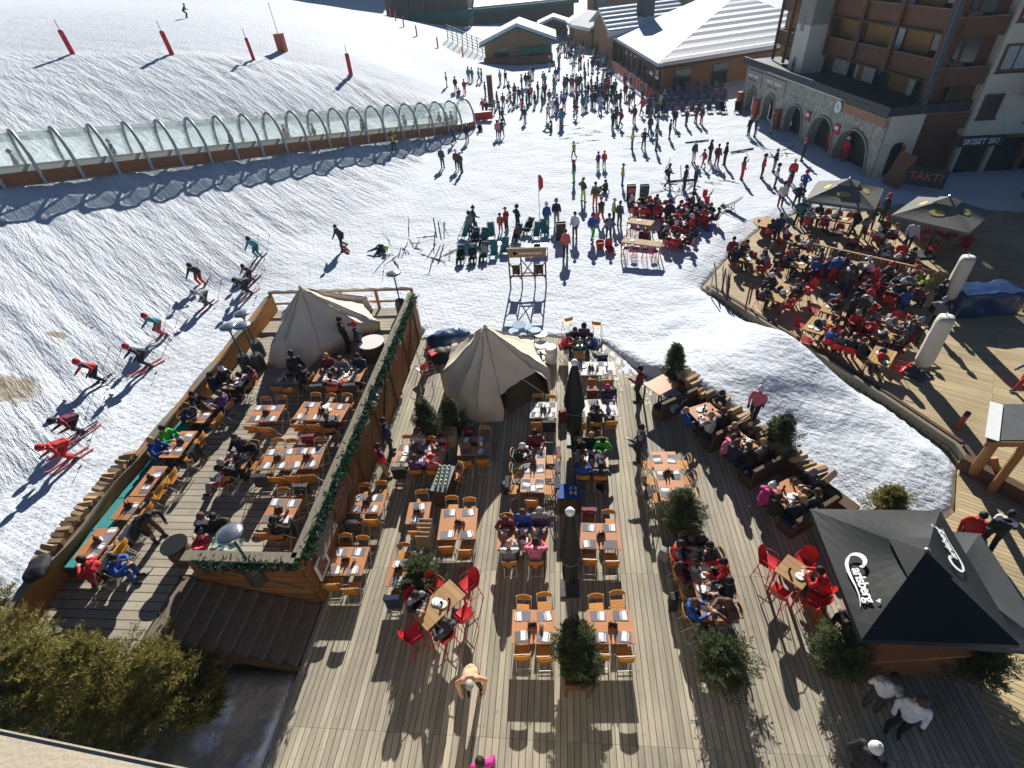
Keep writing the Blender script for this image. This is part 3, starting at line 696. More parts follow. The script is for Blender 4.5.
SIDE_WORD=dict(b='far-side',f='near-side',l='left-side',r='right-side')
ALONG_WORD={1:['middle'],2:['far','near'],3:['far','middle','near'],4:['farthest','second','third','nearest'],5:['first','second','third','fourth','fifth'],6:['first','second','third','fourth','fifth','sixth']}
def table(d,q,z0,top='tabletop',th=.75,b=0,f=0,l=0,r=0,occ=None,kind='folding',mats_on=True,extra=None,name='folding_table',chairs_for_all=True,gap=.2,legs='x',fine=True,items=(),split=1,group='laid tables on the terraces',cgroup='orange folding chairs',adj=None,plates=0):
    """q: picture corners of the top, back-left, back-right, front-right, front-left; z0 the floor"""
    occ=occ or {}; zt=z0+th
    c=[P(x,y,zt) for x,y in q]
    ctr=sum(c,Vector())/4; ex=((c[1]-c[0])+(c[2]-c[3]))/2; ey=((c[0]-c[3])+(c[1]-c[2]))/2
    w=ex.length; dp=ey.length; ang=math.atan2(ex.y,ex.x)
    ay=math.atan2(-ey.x,ey.y); ang=(ang+ay)/2 if abs(ang-ay)<.7 else ang
    o=empty(name,(ctr.x,ctr.y,z0),ang)
    m=MB()
    for k in range(split):
        ww=dp/split if dp>w else w/split
        if dp>w: m.box((0,-dp/2+ww*(k+.5),th-.018),(w,ww-.008,.035))
        else: m.box((-w/2+ww*(k+.5),0,th-.018),(ww-.008,dp,.035))
    m.build('tabletop',MT[top],o)
    n=2
    if legs=='x':
        for s in(-1,1):
            m=MB(); 
            xx=s*(w/2-.08); yy=dp/2-.06
            m.tube([(xx,-yy,0),(xx,yy,th-.045)],.014,6); m.tube([(xx-s*.03,yy,0),(xx-s*.03,-yy,th-.045)],.014,6); m.bar((xx,-yy,th-.045),(xx,yy,th-.045),.03,.02)
            m.build('leg_frame',MT['whitemetal'],o)
    else:
        for sx in(-1,1):
            for sy in(-1,1):
                m=MB(); m.box((sx*(w/2-.05),sy*(dp/2-.05),(th-.036)/2),(.05,.05,th-.036)); m.build('leg',MT[legs],o)
        m=MB(); m.box((0,dp/2-.05,th-.07),(w-.15,.03,.06)); m.box((0,-dp/2+.05,th-.07),(w-.15,.03,.06)); m.build('apron',MT[legs],o)
    tag(o,d,'table',group)
    M_=o.matrix_basis if False else Matrix.Translation((ctr.x,ctr.y,z0))@Matrix.Rotation(ang,4,'Z')
    short=d
    seats=[]
    for side,n in (('b',b),('f',f),('l',l),('r',r)):
        for i in range(n):
            if side in 'bf':
                x=-w/2+w*(i+.5)/n; y=(dp/2+gap)*(1 if side=='b' else -1); rz=math.pi if side=='b' else 0; wd=SEAT_WORD[n][i]
                mp=(x,(dp/2-.17)*(1 if side=='b' else -1))
            else:
                y=dp/2-dp*(i+.5)/n; x=(w/2+gap)*(-1 if side=='l' else 1); rz=-math.pi/2 if side=='l' else math.pi/2; wd=ALONG_WORD[n][i]
                mp=((w/2-.17)*(-1 if side=='l' else 1),y)
            if adj and (side+str(i)) in adj: y+=adj[side+str(i)]
            key=side+str(i); pos=M_@Vector((x,y,0)); rr=rz+ang
            where='%s %s of the %s'%(SIDE_WORD[side],wd,short)
            spec=occ.get(key)
            if kind!='none' and spec!='gone':
                j=0 if spec else random.uniform(-.13,.05) if kind=='folding' else random.uniform(-.05,.12); dv=Matrix.Rotation(rr,3,'Z')@Vector((0,-j,0))
                kd={'folding':'orange folding chair','barred':'tall red bar chair','redchair':'red plastic armchair','stool':'red bar stool'}[kind]
                if spec: kd='occupied '+kd
                chair(kind,pos+dv,rr+random.uniform(-.07,.07),kd+' '+where,cgroup)
            if spec and spec!='gone':
                s=spec.split(); jac=s[0]; tr=s[1] if len(s)>1 else 'black'; hd=s[2] if len(s)>2 else random.choice(('hair','hair','longhair','cap'))
                hc=s[3] if len(s)>3 else None
                pz=z0+(.29 if kind=='barred' else 0.0)
                person((pos.x,pos.y,pz),rr+random.uniform(-.25,.25),random.choice(('sit','sitlean','sit','sitback') if side!='b' else ('sit','sitlean')),jac,tr,hd,hc,fine,
                       'person in %s seated %s'%(cn(jac),where),'people seated at the tables')
            if mats_on:
                mz=zt+.001
                p=M_@Vector((mp[0],mp[1],th+.001)); ro=rr+random.uniform(-.12,.12)
                obj_=obj('placemat',mm('placemat',_mat),None,p,ro); tag(obj_,'grey placemat '+where,'placemat','grey placemats on the tables')
                dx=Matrix.Rotation(ro,3,'Z')@Vector((random.choice((-.1,.02,.1)),random.uniform(-.02,.03),.0075))
                if random.random()<.92: tag(obj('napkin',mm('napkin',_nap),None,p+dx,ro+random.uniform(-.25,.25)),'white paper napkin '+where,'napkin','white napkins on the placemats')
    if mats_on or items:
        ncad=max(1,(b+f)//4+(l+r)//4) if mats_on else 0
        for k in range(ncad):
            t=(k+.5)/ncad; x=0; y=0
            if dp>w*1.3: y=dp/2-dp*t+.08
            elif w>dp*1.5: x=-w/2+w*t
            p=M_@Vector((x+random.uniform(-.06,.06),y,th+.002)); cdy=obj('condiment_holder',mm('caddyh',_caddyh),None,p,ang+random.uniform(-.5,.5))
            for sx in(-.06,.05): obj('bottle',mm('bottle',_bot),cdy,(sx,0,.013))
            tag(cdy,('%s dark red bottle holder on the %s'%(('first','second','third')[k] if ncad>1 else 'small',short)),'condiment holder','condiment holders on the tables')
            if random.random()<.7:
                p=M_@Vector((x+.22*(1 if w>.9 else .6),y+.03,th+.002)); tag(obj('menu_card',mm('card',_card),None,p,random.uniform(0,3)),('%s folded white card on the %s'%(('far','middle','near')[k] if ncad>1 else 'small',short)),'menu card','folded cards on the tables')
    for k in range(plates):
        p=M_@Vector((random.uniform(-.32,.32)*w,random.uniform(-.3,.3)*dp,th+.002))
        nm,fn,lb=((('plate',_plate,'white plate')),('beaker',_glass,'dark glass'))[k%2]
        tag(obj(nm,mm(nm,fn),None,p),lb+' left on the '+short,nm,'crockery on the tables')
    return o,M_,w,dp
# ------------------------------------------------------------------ main deck
def Q(s): 
    v=[float(x) for x in s.replace(';',',').split(',')]; return [(v[i],v[i+1]) for i in range(0,8,2)]
table('six seat table below two potted firs',Q('401,444.5;446.6,444.5;444,462.5;391,462.5'),0,b=4,f=3,occ=dict(b1='white navy beanie maroon',b3='red black hair',f1='purple black hair',f2='coral black cap red'),split=2,plates=5)
table('laid table right of the potted firs',Q('459.3,437;491.7,436.4;492,454;456.8,455.5'),0,b=2,f=2)
table('middle laid table along the brown wall',Q('353.6,493.7;387,493.7;381,513.3;347,513'),0,b=2,f=2)
table('nearest laid table along the brown wall',Q('333.4,549;371,545;361,575.6;323,575'),0,b=2,f=2)
table('narrow table behind the round bush',Q('409,502;431,502;428.2,523.7;405.5,523.7'),0,b=1,f=1)
table('laid table right of the stacked chairs',Q('441,508.5;477.5,508.5;476,539;437.3,539.5'),0,b=2,f=2)
table('narrow table beside the round bush',Q('391,559;411,558.5;408,586.5;384.7,586'),0,b=1,f=1)
table('pale high table beside the bending man',[(428.7-19.7,629.5-14.8),(451.4,578),(464.7,596),(428.7,629.5)],0,top='paletop',th=1.05,b=2,f=2,l=1,r=1,kind='barred',mats_on=False,legs='red',occ=dict(b0='black black longhair hair_dark',f0='black black longhair hair_dark'),name='high_table',group='high tables with red chairs',cgroup='red bar chairs on the deck',plates=5,gap=.28)
table('white table behind the farther black parasol',Q('568.5,362;615,361.5;615.5,374.5;568.5,375.5'),0,top='whitetop',b=2,f=3,split=2,plates=4)
table('table left of the farther black parasol',Q('531.5,402;557,402;556.5,417.5;529,418'),0,b=2,f=2,top='whitetop')
table('table right of the farther black parasol',Q('570,400;616,399;618,415.5;573,417'),0,b=3,f=3,top='whitetop',occ=dict(f1='black black hair',b2='purple black cap magenta'),split=2,plates=4)
table('long laid table of three pieces',Q('523.3,446.7;545.6,446.7;544.4,493;521,491.5'),0,b=1,f=1,l=3,r=3,occ=dict(b0='maroon black hair',l0='black black cap white'),split=3)
table('crowded table beside the blue cart',Q('575,449.5;608,449.5;608.5,466.5;574,466.5'),0,b=3,f=2,occ=dict(f0='blue navy hair hair_brown',f1='black black hair',b2='green black hair',b1='black black hair',b0='black charcoal hair'),plates=6,gap=.26)
table('table left of the nearer black parasol',Q('498,527;548,527;549,550;496.4,550.5'),0,b=3,f=2,occ=dict(b0='maroon black hair',b1='blue black hair',b2='purple black hair',f0='grey black bald',f1='pink black hair hair_dark'),split=2,plates=4)
table('table right of the nearer black parasol',Q('578.4,523;620.3,523.4;621,549.2;578.8,548.8'),0,b=2,f=2)
table('laid table left of the red planter',Q('512,609.7;556,609.7;555.5,644;511.5,643'),0,b=2,f=2)
table('laid table right of the red planter',Q('585.6,609.7;631,609.7;636,644;590,643.5'),0,b=2,f=2)
table('long empty laid table along the walkway',Q('651.6,451.6;676.3,451.6;686.5,500;660.5,502'),0,l=3,r=3,split=2)
table('long crowded table with the near bush',Q('684,546;707,546;724,620;703,622'),0,b=2,l=4,r=4,f=0,occ=dict(b0='black black hair',b1='black brown hair',l0='red black hair',l1='maroon black longhair hair_dark',l3='blue black hair hair_brown',r0='black black hair',r1='red black hair',r2='black charcoal hair',r3='brown beige longhair hair_brown'),split=3,plates=8)
# round party at the far edge of the deck, around a small table
table('party table at the snow edge',Q('571,339;588,339;588,346;570,346'),0,top='tabletop',b=2,f=1,l=1,r=1,mats_on=False,occ=dict(b0='black black hair',b1='purple black beanie black',l0='red black hair',r0='blue black hair',f0='teal black cap teal'),plates=5,gap=.3)
for px,py,rz,lb in ((567,330,.4,'orange folding chair pushed back behind the party by the snow'),(597,334,-.3,'empty folding chair at the deck corner beside the party'),(459,483,2.2,'orange folding chair standing alone beside the glass jars')):
    chair('folding',P(px,py,0),rz,lb,'orange folding chairs')
table('pale high table beside the black umbrella',[(775,570),(787.7,553.4),(815,572),(802.5,591)],0,top='paletop',th=1.05,b=1,f=2,l=1,r=1,kind='barred',mats_on=False,legs='red',occ=dict(f1='red black hair hair_dark'),name='high_table',group='high tables with red chairs',cgroup='red bar chairs on the deck',plates=3,gap=.28)
# high bare table at the start of the log wall
table('bare high table below the small fir',[(645.6,385),(662,372.6),(678,385),(659,395.5)],0,th=.95,mats_on=False,legs='darkmetal',name='high_table',group='tables along the log wall')
lg=dict(legs='darkwood',kind='none',mats_on=False,name='booth_table',group='tables along the log wall')
table('booth table of the blue jacket family',[(692,408.5),(706.6,401),(721.4,413),(697,426.6)],0,b=0,f=2,l=1,r=2,occ=dict(l0='blue black hair',f0='white black hair',f1='black black hair',r0='black black hair'),plates=8,**lg)
table('booth table in front of the snowy fir',[(730,441),(744.5,434.7),(758.6,445.6),(742,456)],0,l=2,f=2,b=1,occ=dict(l0='pink black hair',l1='navy black hair',f0='black black longhair',b0='beige black hair hair_fair',f1='brown black hair'),plates=6,**lg)
table('booth table with the navy cushions',[(767,490),(793,474.5),(815.6,493),(785,508)],0,l=2,r=1,f=2,occ=dict(l0='magenta navy beanie white',l1='black black hair',f0='navy black hair',f1='charcoal black hair',r0='black black beanie grey'),plates=6,**lg)
# ------------------------------------------------------------------ raised terrace
ZL=1.35
table('laid table below the big tent door',Q('283,370.6;306,370;298,383;272.5,383'),ZL,f=2,b=0,l=0,r=1,plates=2,occ=dict(r0='black black hair'))
table('busy table before the big tent',Q('321,369;365,367.5;361,381.5;310,381.5'),ZL,b=3,f=3,occ=dict(b0='maroon black hair',b1='grey black hair',b2='navy black hair',f1='red black hair'),split=2,plates=5)
table('second laid table before the big tent',Q('255,405;285,405;276.4,421.7;246,421.7'),ZL,b=2,f=2)
table('second laid table beside the garland',Q('306,403.4;351,402;342,420.4;288,420.4'),ZL,b=3,f=3,occ=dict(f2='black maroon hair'),split=2,plates=3)
table('long table for eight beside the garland',Q('267.5,449;325,446.5;318,469;256.6,469'),ZL,b=4,f=4,split=2)
table('nearest laid table beside the garland',Q('273,498.6;303.4,498.6;289.4,523.6;258,523.6'),ZL,b=2,f=2,occ=dict(f1='black black hair'))
table('small busy table on the terrace walkway',Q('230,450.6;255,452;243,468;218,468'),ZL,b=2,f=1,r=1,occ=dict(b0='navy black hair',b1='black black hair',f0='black black hair'),plates=4)
table('table with the red bowl by the stairs',Q('199,533;222,533;212,553;186,553'),ZL,f=0,b=2,occ=dict(b0='black brown hair',b1='black charcoal hair'),mats_on=False,plates=5)
la='left wall bench'
table('nearest table on the left bench',Q('97.5,528;119.4,529;96,559;71,559'),ZL,r=3)
table('second table on the left bench',Q('129,497;144.4,497;129,519.7;107,519.7'),ZL,r=1)
table('third table on the left bench',Q('152,466;169,466;144,496;129,496'),ZL,r=2)
table('fourth table on the left bench',Q('177,431;199,431;177,457.6;160,457.6'),ZL,r=2,l=2,occ=dict(l0='green black hair',l1='blue navy hair'))
table('fifth table on the left bench',Q('208,397.5;225.6,397.5;203,422.5;184,422.5'),ZL,r=2,l=2,occ=dict(l0='black black hair',l1='navy black hair',r0='purple navy hair'),plates=3)
table('farthest table on the left bench',Q('229,374;247,374;236,389;217,389'),ZL,r=2,l=2,occ=dict(l0='black black cap',l1='navy black hair',r0='magenta black longhair hair_dark',r1='black black hair'),plates=3)
# ------------------------------------------------------------------ terrace on the right
def rt(d,q,b=2,f=2,l=0,r=0,occ=None,top='pinetop',**k):
    occ=dict(occ or {})
    for side,n in (('b',b),('f',f),('l',l),('r',r)):
        for i in range(n):
            if side+str(i) not in occ and random.random()<.68:
                occ[side+str(i)]=random.choice(('black','black','navy','charcoal','black','red','maroon','white','grey','blue','brown','black','purple'))+' '+random.choice(('black','black','navy','grey'))+' '+random.choice(('hair','hair','longhair','cap','beanie','helmet'))
    table(d,q,0,top=top,b=b,f=f,l=l,r=r,occ=occ,kind='redchair',mats_on=False,legs='darkwood',name='pine_table',group='pine tables on the right terrace',cgroup='red armchairs on the right terrace',plates=3,fine=False,gap=.24,**k)
def qd(x,y,w,h,a=-38,th=.75):
    c=P(x,y,th); u=Vector((math.cos(R(a)),math.sin(R(a)),0))*w/2; v=Vector((-math.sin(R(a)),math.cos(R(a)),0))*h/2
    return [proj(c-u+v),proj(c+u+v),proj(c+u-v),proj(c-u-v)]
rt('pine table at the snow corner',qd(751,257,.8,1.3),0,0,2,2)
rt('pine table below the round spool table',qd(803,260,.75,1.9),0,0,3,3)
rt('pine table among the leaning skis',qd(781,292,.8,1.9),0,0,3,3)
rt('pine table below the slatted balustrade',qd(854.5,267.5,.85,1.5),0,0,2,2)
rt('small pine table behind the slatted one',qd(832,309.5,.85,.8),1,0,1,1)
rt('big slatted pine table by the kerb beam',qd(817.5,325,.85,1.35),0,1,1,1,occ=dict(l0='',r0='red black hair',f0=''))
rt('smallest pine table by the white parasol',qd(892,323,.75,.8),1,0,1,1)
rt('middle pine table by the white parasol',qd(884,335.5,.8,.8),0,0,1,1)
rt('nearest pine table by the white parasol',qd(882,356,.8,1.3),0,0,1,1,occ=dict(l0='black black hair'))
rt('pine table beside the lime jacket',qd(895,289,.65,.8),1,1,1,0)
rt('table under the farther grey umbrella',qd(836,218,1.8,.8,-33),3,2)
rt('table left of the farther grey umbrella',qd(811,214.5,1.2,.8,-33),2,1)
rt('pine table between the two grey umbrellas',qd(881.5,231,.8,1.0),1,1,1,1)
rt('pine table above the balustrade',qd(798,239,.8,1.4),0,0,2,2)
rt('small pine table behind the balustrade',qd(898,256,.7,.7),1,0,1,1)
rt('pine table on the balustrade',qd(857,251.5,1.4,.7),2,0)
rt('table under the nearer grey umbrella',qd(946,238,1.3,.7,-30),2,0,1,1,occ=dict(b0='',b1='',l0='',r0=''))
rt('small pine table beside the spool table',qd(775,225,.7,.7),1,1,1,0)
# snow bar
table('farther high pine table on the snow',[(629.5,217),(655,221),(650,226),(628.5,222)],0,top='paletop',th=1.05,b=2,f=3,kind='stool',mats_on=False,legs='pinetop',name='high_table',group='high tables on the snow',cgroup='red stools at the snow bar',plates=1,gap=-.05)
table('nearer high pine table on the snow',[(624,236),(662,243),(660,248),(623,241)],0,top='paletop',th=1.05,b=2,f=4,kind='stool',mats_on=False,legs='pinetop',name='high_table',group='high tables on the snow',cgroup='red stools at the snow bar',plates=1,gap=-.05)
def sb(d,x,y,**k): 
    occ={}
    for kk in ('b0','b1','f0','f1','l0','r0'):
        if random.random()<.8: occ[kk]=random.choice(('black','red','black','navy','red','charcoal','maroon'))+' black '+random.choice(('hair','hair','helmet','cap','beanie'))
    occ.update(k.pop('occ',{}))
    table(d,qd(x,y,1.1,.75,-30),0,top='whitetop',b=2,f=2,l=1,r=1,kind='redchair',occ=occ,mats_on=False,legs='darkmetal',name='cafe_table',group='white tables on the snow',cgroup='red armchairs on the snow',plates=3,fine=False,gap=.26)
sb('white table behind the high pine tables',657,206)
sb('white table nearest the chalk boards',643,205,occ=dict(f0='',f1=''))
sb('middle white table of the snow bar',678,222)
sb('nearest white table of the snow bar',676,236)
sb('farthest white table of the snow bar',690,210)
sb('white table beside the black deckchair',703,213)
# ------------------------------------------------------------------ raised terrace walls, stairs
def thing(name,label,cat,loc=(0,0,0),rz=0.0,group=None): return tag(empty(name,loc,rz),label,cat,group)
W_=thing('plank_wall','brown wall of diagonal boards at the right side of the raised terrace','wall')
b=MB(); b.box((-7.1,14.65,1.05),(.12,14.1,2.5)); b.build('boarding',MT['panel'],W_)
b=MB(); b.box((-7.16,14.65,2.33),(.26,14.14,.06)); b.build('top_rail',MT['capwood'],W_)
b=MB()
for y in (9.6,11.9,14.2,16.5,18.8,21.0): b.bar((-7.02,y,0),(-7.02,y,2.28),.1,.05)
for y in (9.6,14.2,18.8): b.bar((-7.02,y+.1,.1),(-7.02,y+2.2,2.2),.08,.05)
b.build('batten',MT['darkwood'],W_)
W2_=thing('stair_wall','brown wall of level boards above the wooden stairs','wall')
b=MB(); b.box((-8.75,7.58,1.05),(3.16,.1,2.5)); b.build('boarding',MT['panelx'],W2_)
b=MB(); b.box((-8.75,7.58,2.33),(3.2,.32,.06)); b.build('top_rail',MT['capwood'],W2_)
b=MB(); b.tube([(-7.35,7.47,.95),(-9.9,7.47,2.02)],.02,8,); b.build('handrail',MT['capwood'],W2_)
W3_=thing('bench_wall','long low wall with orange boards along the piste side of the terrace','wall')
b=MB(); b.box((-14.27,13.6,1.75),(.14,16.6,1.0)); b.box((-14.27,13.6,.9),(.13,16.6,.9)); b.build('boarding',MT['orangewall'],W3_)
b=MB(); 
yy=np.linspace(5.3,21.9,60)
for i in range(59):
    y0,y1=yy[i],yy[i+1]; z=lambda y:2.27+.035*math.sin(y*2.1)
    x0=-14.13+.06*math.sin(y0*1.7); x1=-14.13+.06*math.sin(y1*1.7)
    b._add([(x0,y0,z(y0)),(x1,y1,z(y1)),(-14.46,y1,z(y1)-.05),(-14.46,y0,z(y0)-.05),(x0,y0,z(y0)-.08),(x1,y1,z(y1)-.08),(-14.46,y1,z(y1)-.13),(-14.46,y0,z(y0)-.13)],[(0,1,2,3),(0,4,5,1),(2,6,7,3),(4,7,6,5)],0)
b.build('top_rail',MT['capwood'],W3_)
b=MB(); b.box((-14.45,13.6,.6),(.25,16.6,2.9)); b.build('outer_cladding',MT['capwood'],W3_)
B_=thing('bench','long bench with teal cushions along the orange boards','bench',(-13.95,10.5,1.35))
b=MB(); b.box((0,0,.2),(.42,6.2,.4)); b.build('seat_box',MT['darkwood'],B_)
for k in range(5):
    b=MB(); b.box((.02,-2.47+1.235*k,.45),(.46,1.2,.09)); b.build('cushion',MT['teal'],B_)
MT['treadwood']=mat('grey_brown_tread',(.17,.14,.11),.8,.3,4,.4,50,stretch=(4,.6,4))
# wooden stairs
S_t=thing('stairs','wide wooden stairs up to the raised terrace','stairs')
nst=9
for i in range(nst):
    x1=-7.15-.41*i; z=.15*(i+1); z=min(z,1.35)
    b=MB(); b.box((x1-.205,6.63,z-.03),(.44,1.74,.06)); b.box((x1-.02,6.63,z-.1),(.03,1.74,.14)); b.build('tread',MT['treadwood'],S_t)
for y in (5.74,7.5):
    b=MB(); b.bar((-7.1,y,-.05),(-10.9,y,1.28),.08,.3); b.build('stringer',MT['darkwood'],S_t)
# back fence of the raised terrace
F_=thing('wooden_fence','open wooden fence with rails behind the big tent','fence')
fx0,fx1=-14.3,-7.2
for k in range(5):
    x=fx0+(fx1-fx0)*k/4; b=MB(); b.box((x,22.05,1.85),(.12,.12,1.15)); b.build('post',MT['woodpole'],F_)
b=MB(); b.bar((fx0,22.05,2.38),(fx1,22.05,2.38),.14,.09); b.bar((fx0,22.05,1.75),(fx1,22.05,1.75),.08,.09); b.build('rail',MT['woodpole'],F_)
b=MB()
for k in range(9): x=fx0+(fx1-fx0)*(k+.5)/9; b.tube([(x-.4,22.05,2.40),(x,22.04,2.47),(x+.4,22.05,2.40)],.07,6)
tag(b.build('snow',MT['snowroof']),'thin snow lying on the rail of the open fence','snow',kind='stuff')
# garland and baubles along the rail
def leafclump(b,c,n,r,l,w,rnd=random):
    for _ in range(n):
        p=Vector(c)+Vector((rnd.gauss(0,r),rnd.gauss(0,r),rnd.gauss(0,r))); d=Vector((rnd.uniform(-1,1),rnd.uniform(-1,1),rnd.uniform(-.6,.8))).normalized()
        s=d.cross(Vector((rnd.uniform(-1,1),rnd.uniform(-1,1),rnd.uniform(-1,1)))).normalized()*w
        b.face([p-s,p+d*l*.5-s*.4,p+d*l,p+s])
b=MB()
for i in range(260): leafclump(b,(-6.94,7.6+14*i/260,2.25+.05*math.sin(i*.5)),13,.085,.15,.032)
for i in range(54): leafclump(b,(-7.0-2.9*i/54,7.42,2.24+.04*math.sin(i)),12,.08,.15,.032)
tag(b.build('garland',MT['garland']),'dark green fir garland along the terrace rail','garland')
MT['bauble']=mat('pale_pink_bauble',(.55,.40,.38),.3,.1,5,spec=.6)
for px,py in ((397,341),(372,389),(361,395),(352,420),(376,402)):
    p=P(px,py,2.2); b=MB(); b.lathe([(.11*math.sin(R(t)),.11*math.cos(R(t))) for t in range(180,-1,-20)],seg=14)
    tag(b.build('bauble',MT['bauble'],None,(-6.86,p.y,2.1),smooth=True),'pale round bauble hanging from the garland','bauble','baubles on the garland')
def frame_pic(y0,y1,z0,z1,label,wh=True):
    o=thing('picture_frame',label,'picture',(-6.97,(y0+y1)/2,(z0+z1)/2)); h,w=(z1-z0)/2,(y1-y0)/2
    b=MB()
    for s in(-1,1): b.box((0,s*w,0),(.05,.07,2*h+.07)); b.box((0,0,s*h),(.05,2*w-.07,.07))
    b.build('frame',MT['capwood'] if wh else MT['whitepaint'],o); b=MB(); b.box((-.01,0,0),(.02,2*w-.06,2*h-.06)); b.build('picture',MT['pic'],o)
frame_pic(9.35,11.0,1.35,2.15,'large reddish framed picture on the brown wall')
frame_pic(7.85,8.45,.85,1.5,'small white framed picture near the wall corner',False)
o=thing('notice_board','grey blank board leaning on the wall below the garland','board',(-6.96,8.65,1.85)); b=MB(); b.box((.03,0,0),(.04,1.2,.7),Rm=Matrix.Rotation(R(-25),3,'Y')); b.build('panel',MT['capwood'],o)
# split logs stacked on the walls
def log(p,d,rad,ln,label,group):
    b=MB(); n=5; a0=random.uniform(0,6)
    prof=[(rad*random.uniform(.7,1.15)*math.cos(a0+2*math.pi*k/n),rad*random.uniform(.7,1.15)*math.sin(a0+2*math.pi*k/n)) for k in range(n)]
    vs=[(x,-ln/2,z) for x,z in prof]+[(x*random.uniform(.85,1),ln/2,z*random.uniform(.85,1)) for x,z in prof]
    b._add(vs,[tuple(range(n)),tuple(range(n,2*n))[::-1]]+[(i,n+i,n+(i+1)%n,(i+1)%n) for i in range(n)],0)
    tag(b.build('firewood_log',MT['logend'],None,p,d),label,'log',group)
for i in range(22):
    y=11.3-4.6*i/22*.9; log((-14.42+random.uniform(-.05,.05),y,2.33+.03),R(90)+random.uniform(-.25,.25),.11,.42,'short split log laid across the terrace wall beside the piste','logs along the terrace wall')
LA,LB=Vector((4.75,17.3,0)),Vector((8.85,10.85,0)); ld=(LB-LA).normalized(); ln_=Vector((ld.y*-1,ld.x,0)); lang=math.atan2(ld.y,ld.x)
b=MB(); o=thing('log_wall','low wall of dark boards that carries the split logs by the snow','wall'); b.bar(LA+Vector((0,0,.15)),LB+Vector((0,0,.15)),.42,.75); b.build('boarding',MT['darkwood'],o)
for i in range(38):
    p=LA.lerp(LB,(i+.5)/44); log((p.x+random.uniform(-.05,.05)+.08,p.y+random.uniform(-.04,.04)+.05,.66+random.choice((0,.02,.16))),lang+random.uniform(-.22,.22),.125,random.uniform(.5,.7),'short split log stacked on the low wall beside the snow','logs along the snow wall')
# booths: benches at right angles to the log wall
def booth(px,py,label):
    p=P(px,py,.45); o=thing('booth_bench',label,'bench',(p.x,p.y,0),lang+R(90),'benches of the booths')
    b=MB(); b.box((0,0,.2),(1.7,.5,.4)); b.build('seat_box',MT['darkwood'],o)
    b=MB(); b.box((0,.02,.44),(1.62,.46,.09)); b.build('cushion',MT['navycush'],o)
    b=MB(); b.box((0,-.27,.45),(1.74,.06,.85)); b.box((0,-.27,.9),(1.78,.12,.05)); b.build('backrest',MT['darkwood'],o)
booth(674,401,'wooden booth bench behind the bare high table'); booth(724,431,'wooden booth bench between the first two booth tables'); booth(764,465,'wooden booth bench with a long pale top rail'); booth(806,512,'wooden booth bench beside the black umbrella')
for px,py,l in ((680,396,'pale blue towel hanging on the first booth'),(672,403,'small pale towel draped on the booth bench')):
    p=P(px,py,.62); b=MB(); b.box((0,0,0),(.62,.26,.05)); b.box((.0,-.15,-.1),(.6,.04,.24)); tag(b.build('towel',MT['cl_lightblue'],None,p,R(-58)),l,'towel')
# ------------------------------------------------------------------ tents
def tent(name,label,apex,ring,base,skip=(),loc=None,sag=.10,flap=None):
    o=thing(name,label,'tent'); A=Vector(apex); b=MB(); n=len(ring); M2=8
    rows=9
    def roofpt(i,t,u):
        p0=Vector(ring[i]);p1=Vector(ring[(i+1)%n]); e=p0.lerp(p1,u); p=A.lerp(e,t)
        p.z-=sag*math.sin(math.pi*t)*(.6+.9*math.sin(math.pi*u)); 
        cen=(sum((Vector(r) for r in ring),Vector())/n); inw=(cen-p); inw.z=0
        p+=inw.normalized()*.10*math.sin(math.pi*u)*t
        return p
    for i in range(n):
        t1=1.0 if i not in skip else .80
        for r_ in range(rows):
            for k in range(M2):
                a,c=r_/rows*t1,(r_+1)/rows*t1; b.face([roofpt(i,a,k/M2),roofpt(i,c,k/M2),roofpt(i,c,(k+1)/M2),roofpt(i,a,(k+1)/M2)])
        if i not in skip:
            for k in range(M2):
                p=roofpt(i,1,k/M2);q_=roofpt(i,1,(k+1)/M2); u0,u1=k/M2,(k+1)/M2
                g0=Vector(base[i]).lerp(Vector(base[(i+1)%n]),u0); g1=Vector(base[i]).lerp(Vector(base[(i+1)%n]),u1)
                b.face([p,g0,g1,q_])
    for i in range(n): b.tube([roofpt(i,k/9,0)+Vector((0,0,.012)) for k in range(1,10)],.014,4,1)
    me=b.mesh('canopy',[MT['canvas'],MT['cl_beige']],True)
    bm=bmesh.new(); bm.from_mesh(me); bmesh.ops.remove_doubles(bm,verts=bm.verts,dist=.004)
    for v in bm.verts:
        if v.co.z<A.z-.3: v.co+=Vector((mnoise.noise(v.co*2.3),mnoise.noise(v.co*2.3+Vector((9,0,0))),0))*.10
    bm.to_mesh(me); bm.free(); obj('canopy',me,o)
    b=MB(); b.tube([(A.x,A.y,base[0][2]),(A.x,A.y,A.z-.03)],.04,8); b.build('pole',MT['capwood'],o)
    b=MB(); b.lathe([(0,.07),(.07,.03),(.09,-.06),(.0,-.06)],A,10); b.build('cap',MT['canvas'],o)
    return o
ax=P(300,287,4.35)
rg=[P(270,347,2.3),P(284,343,2.75),P(322,351,2.25),P(364,325,2.35),P(380,322,2.0),P(362,301,2.1)]
rg+=[Vector((-9.3,21.7,2.2)),Vector((-11.6,21.8,2.3)),Vector((-12.9,20.2,2.3))]
cen=Vector((ax.x,ax.y,1.36))
bs=[Vector((p.x+(p.x-cen.x)*.06,p.y+(p.y-cen.y)*.06,1.36)) for p in rg]; 
for i,pp_ in ((0,(268,362)),(1,(279,368)),(2,(309,368)),(3,(366,334)),(4,(381,331))): bs[i]=P(*pp_,1.36)
bs=[Vector((p.x,min(p.y,21.9),1.36)) for p in bs]; rg=[Vector((p.x,min(p.y,21.95),p.z)) for p in rg]
tent('canvas_tent','large cream canvas tent at the far end of the raised terrace',ax,rg,bs)
ax=P(485,326,3.5); 
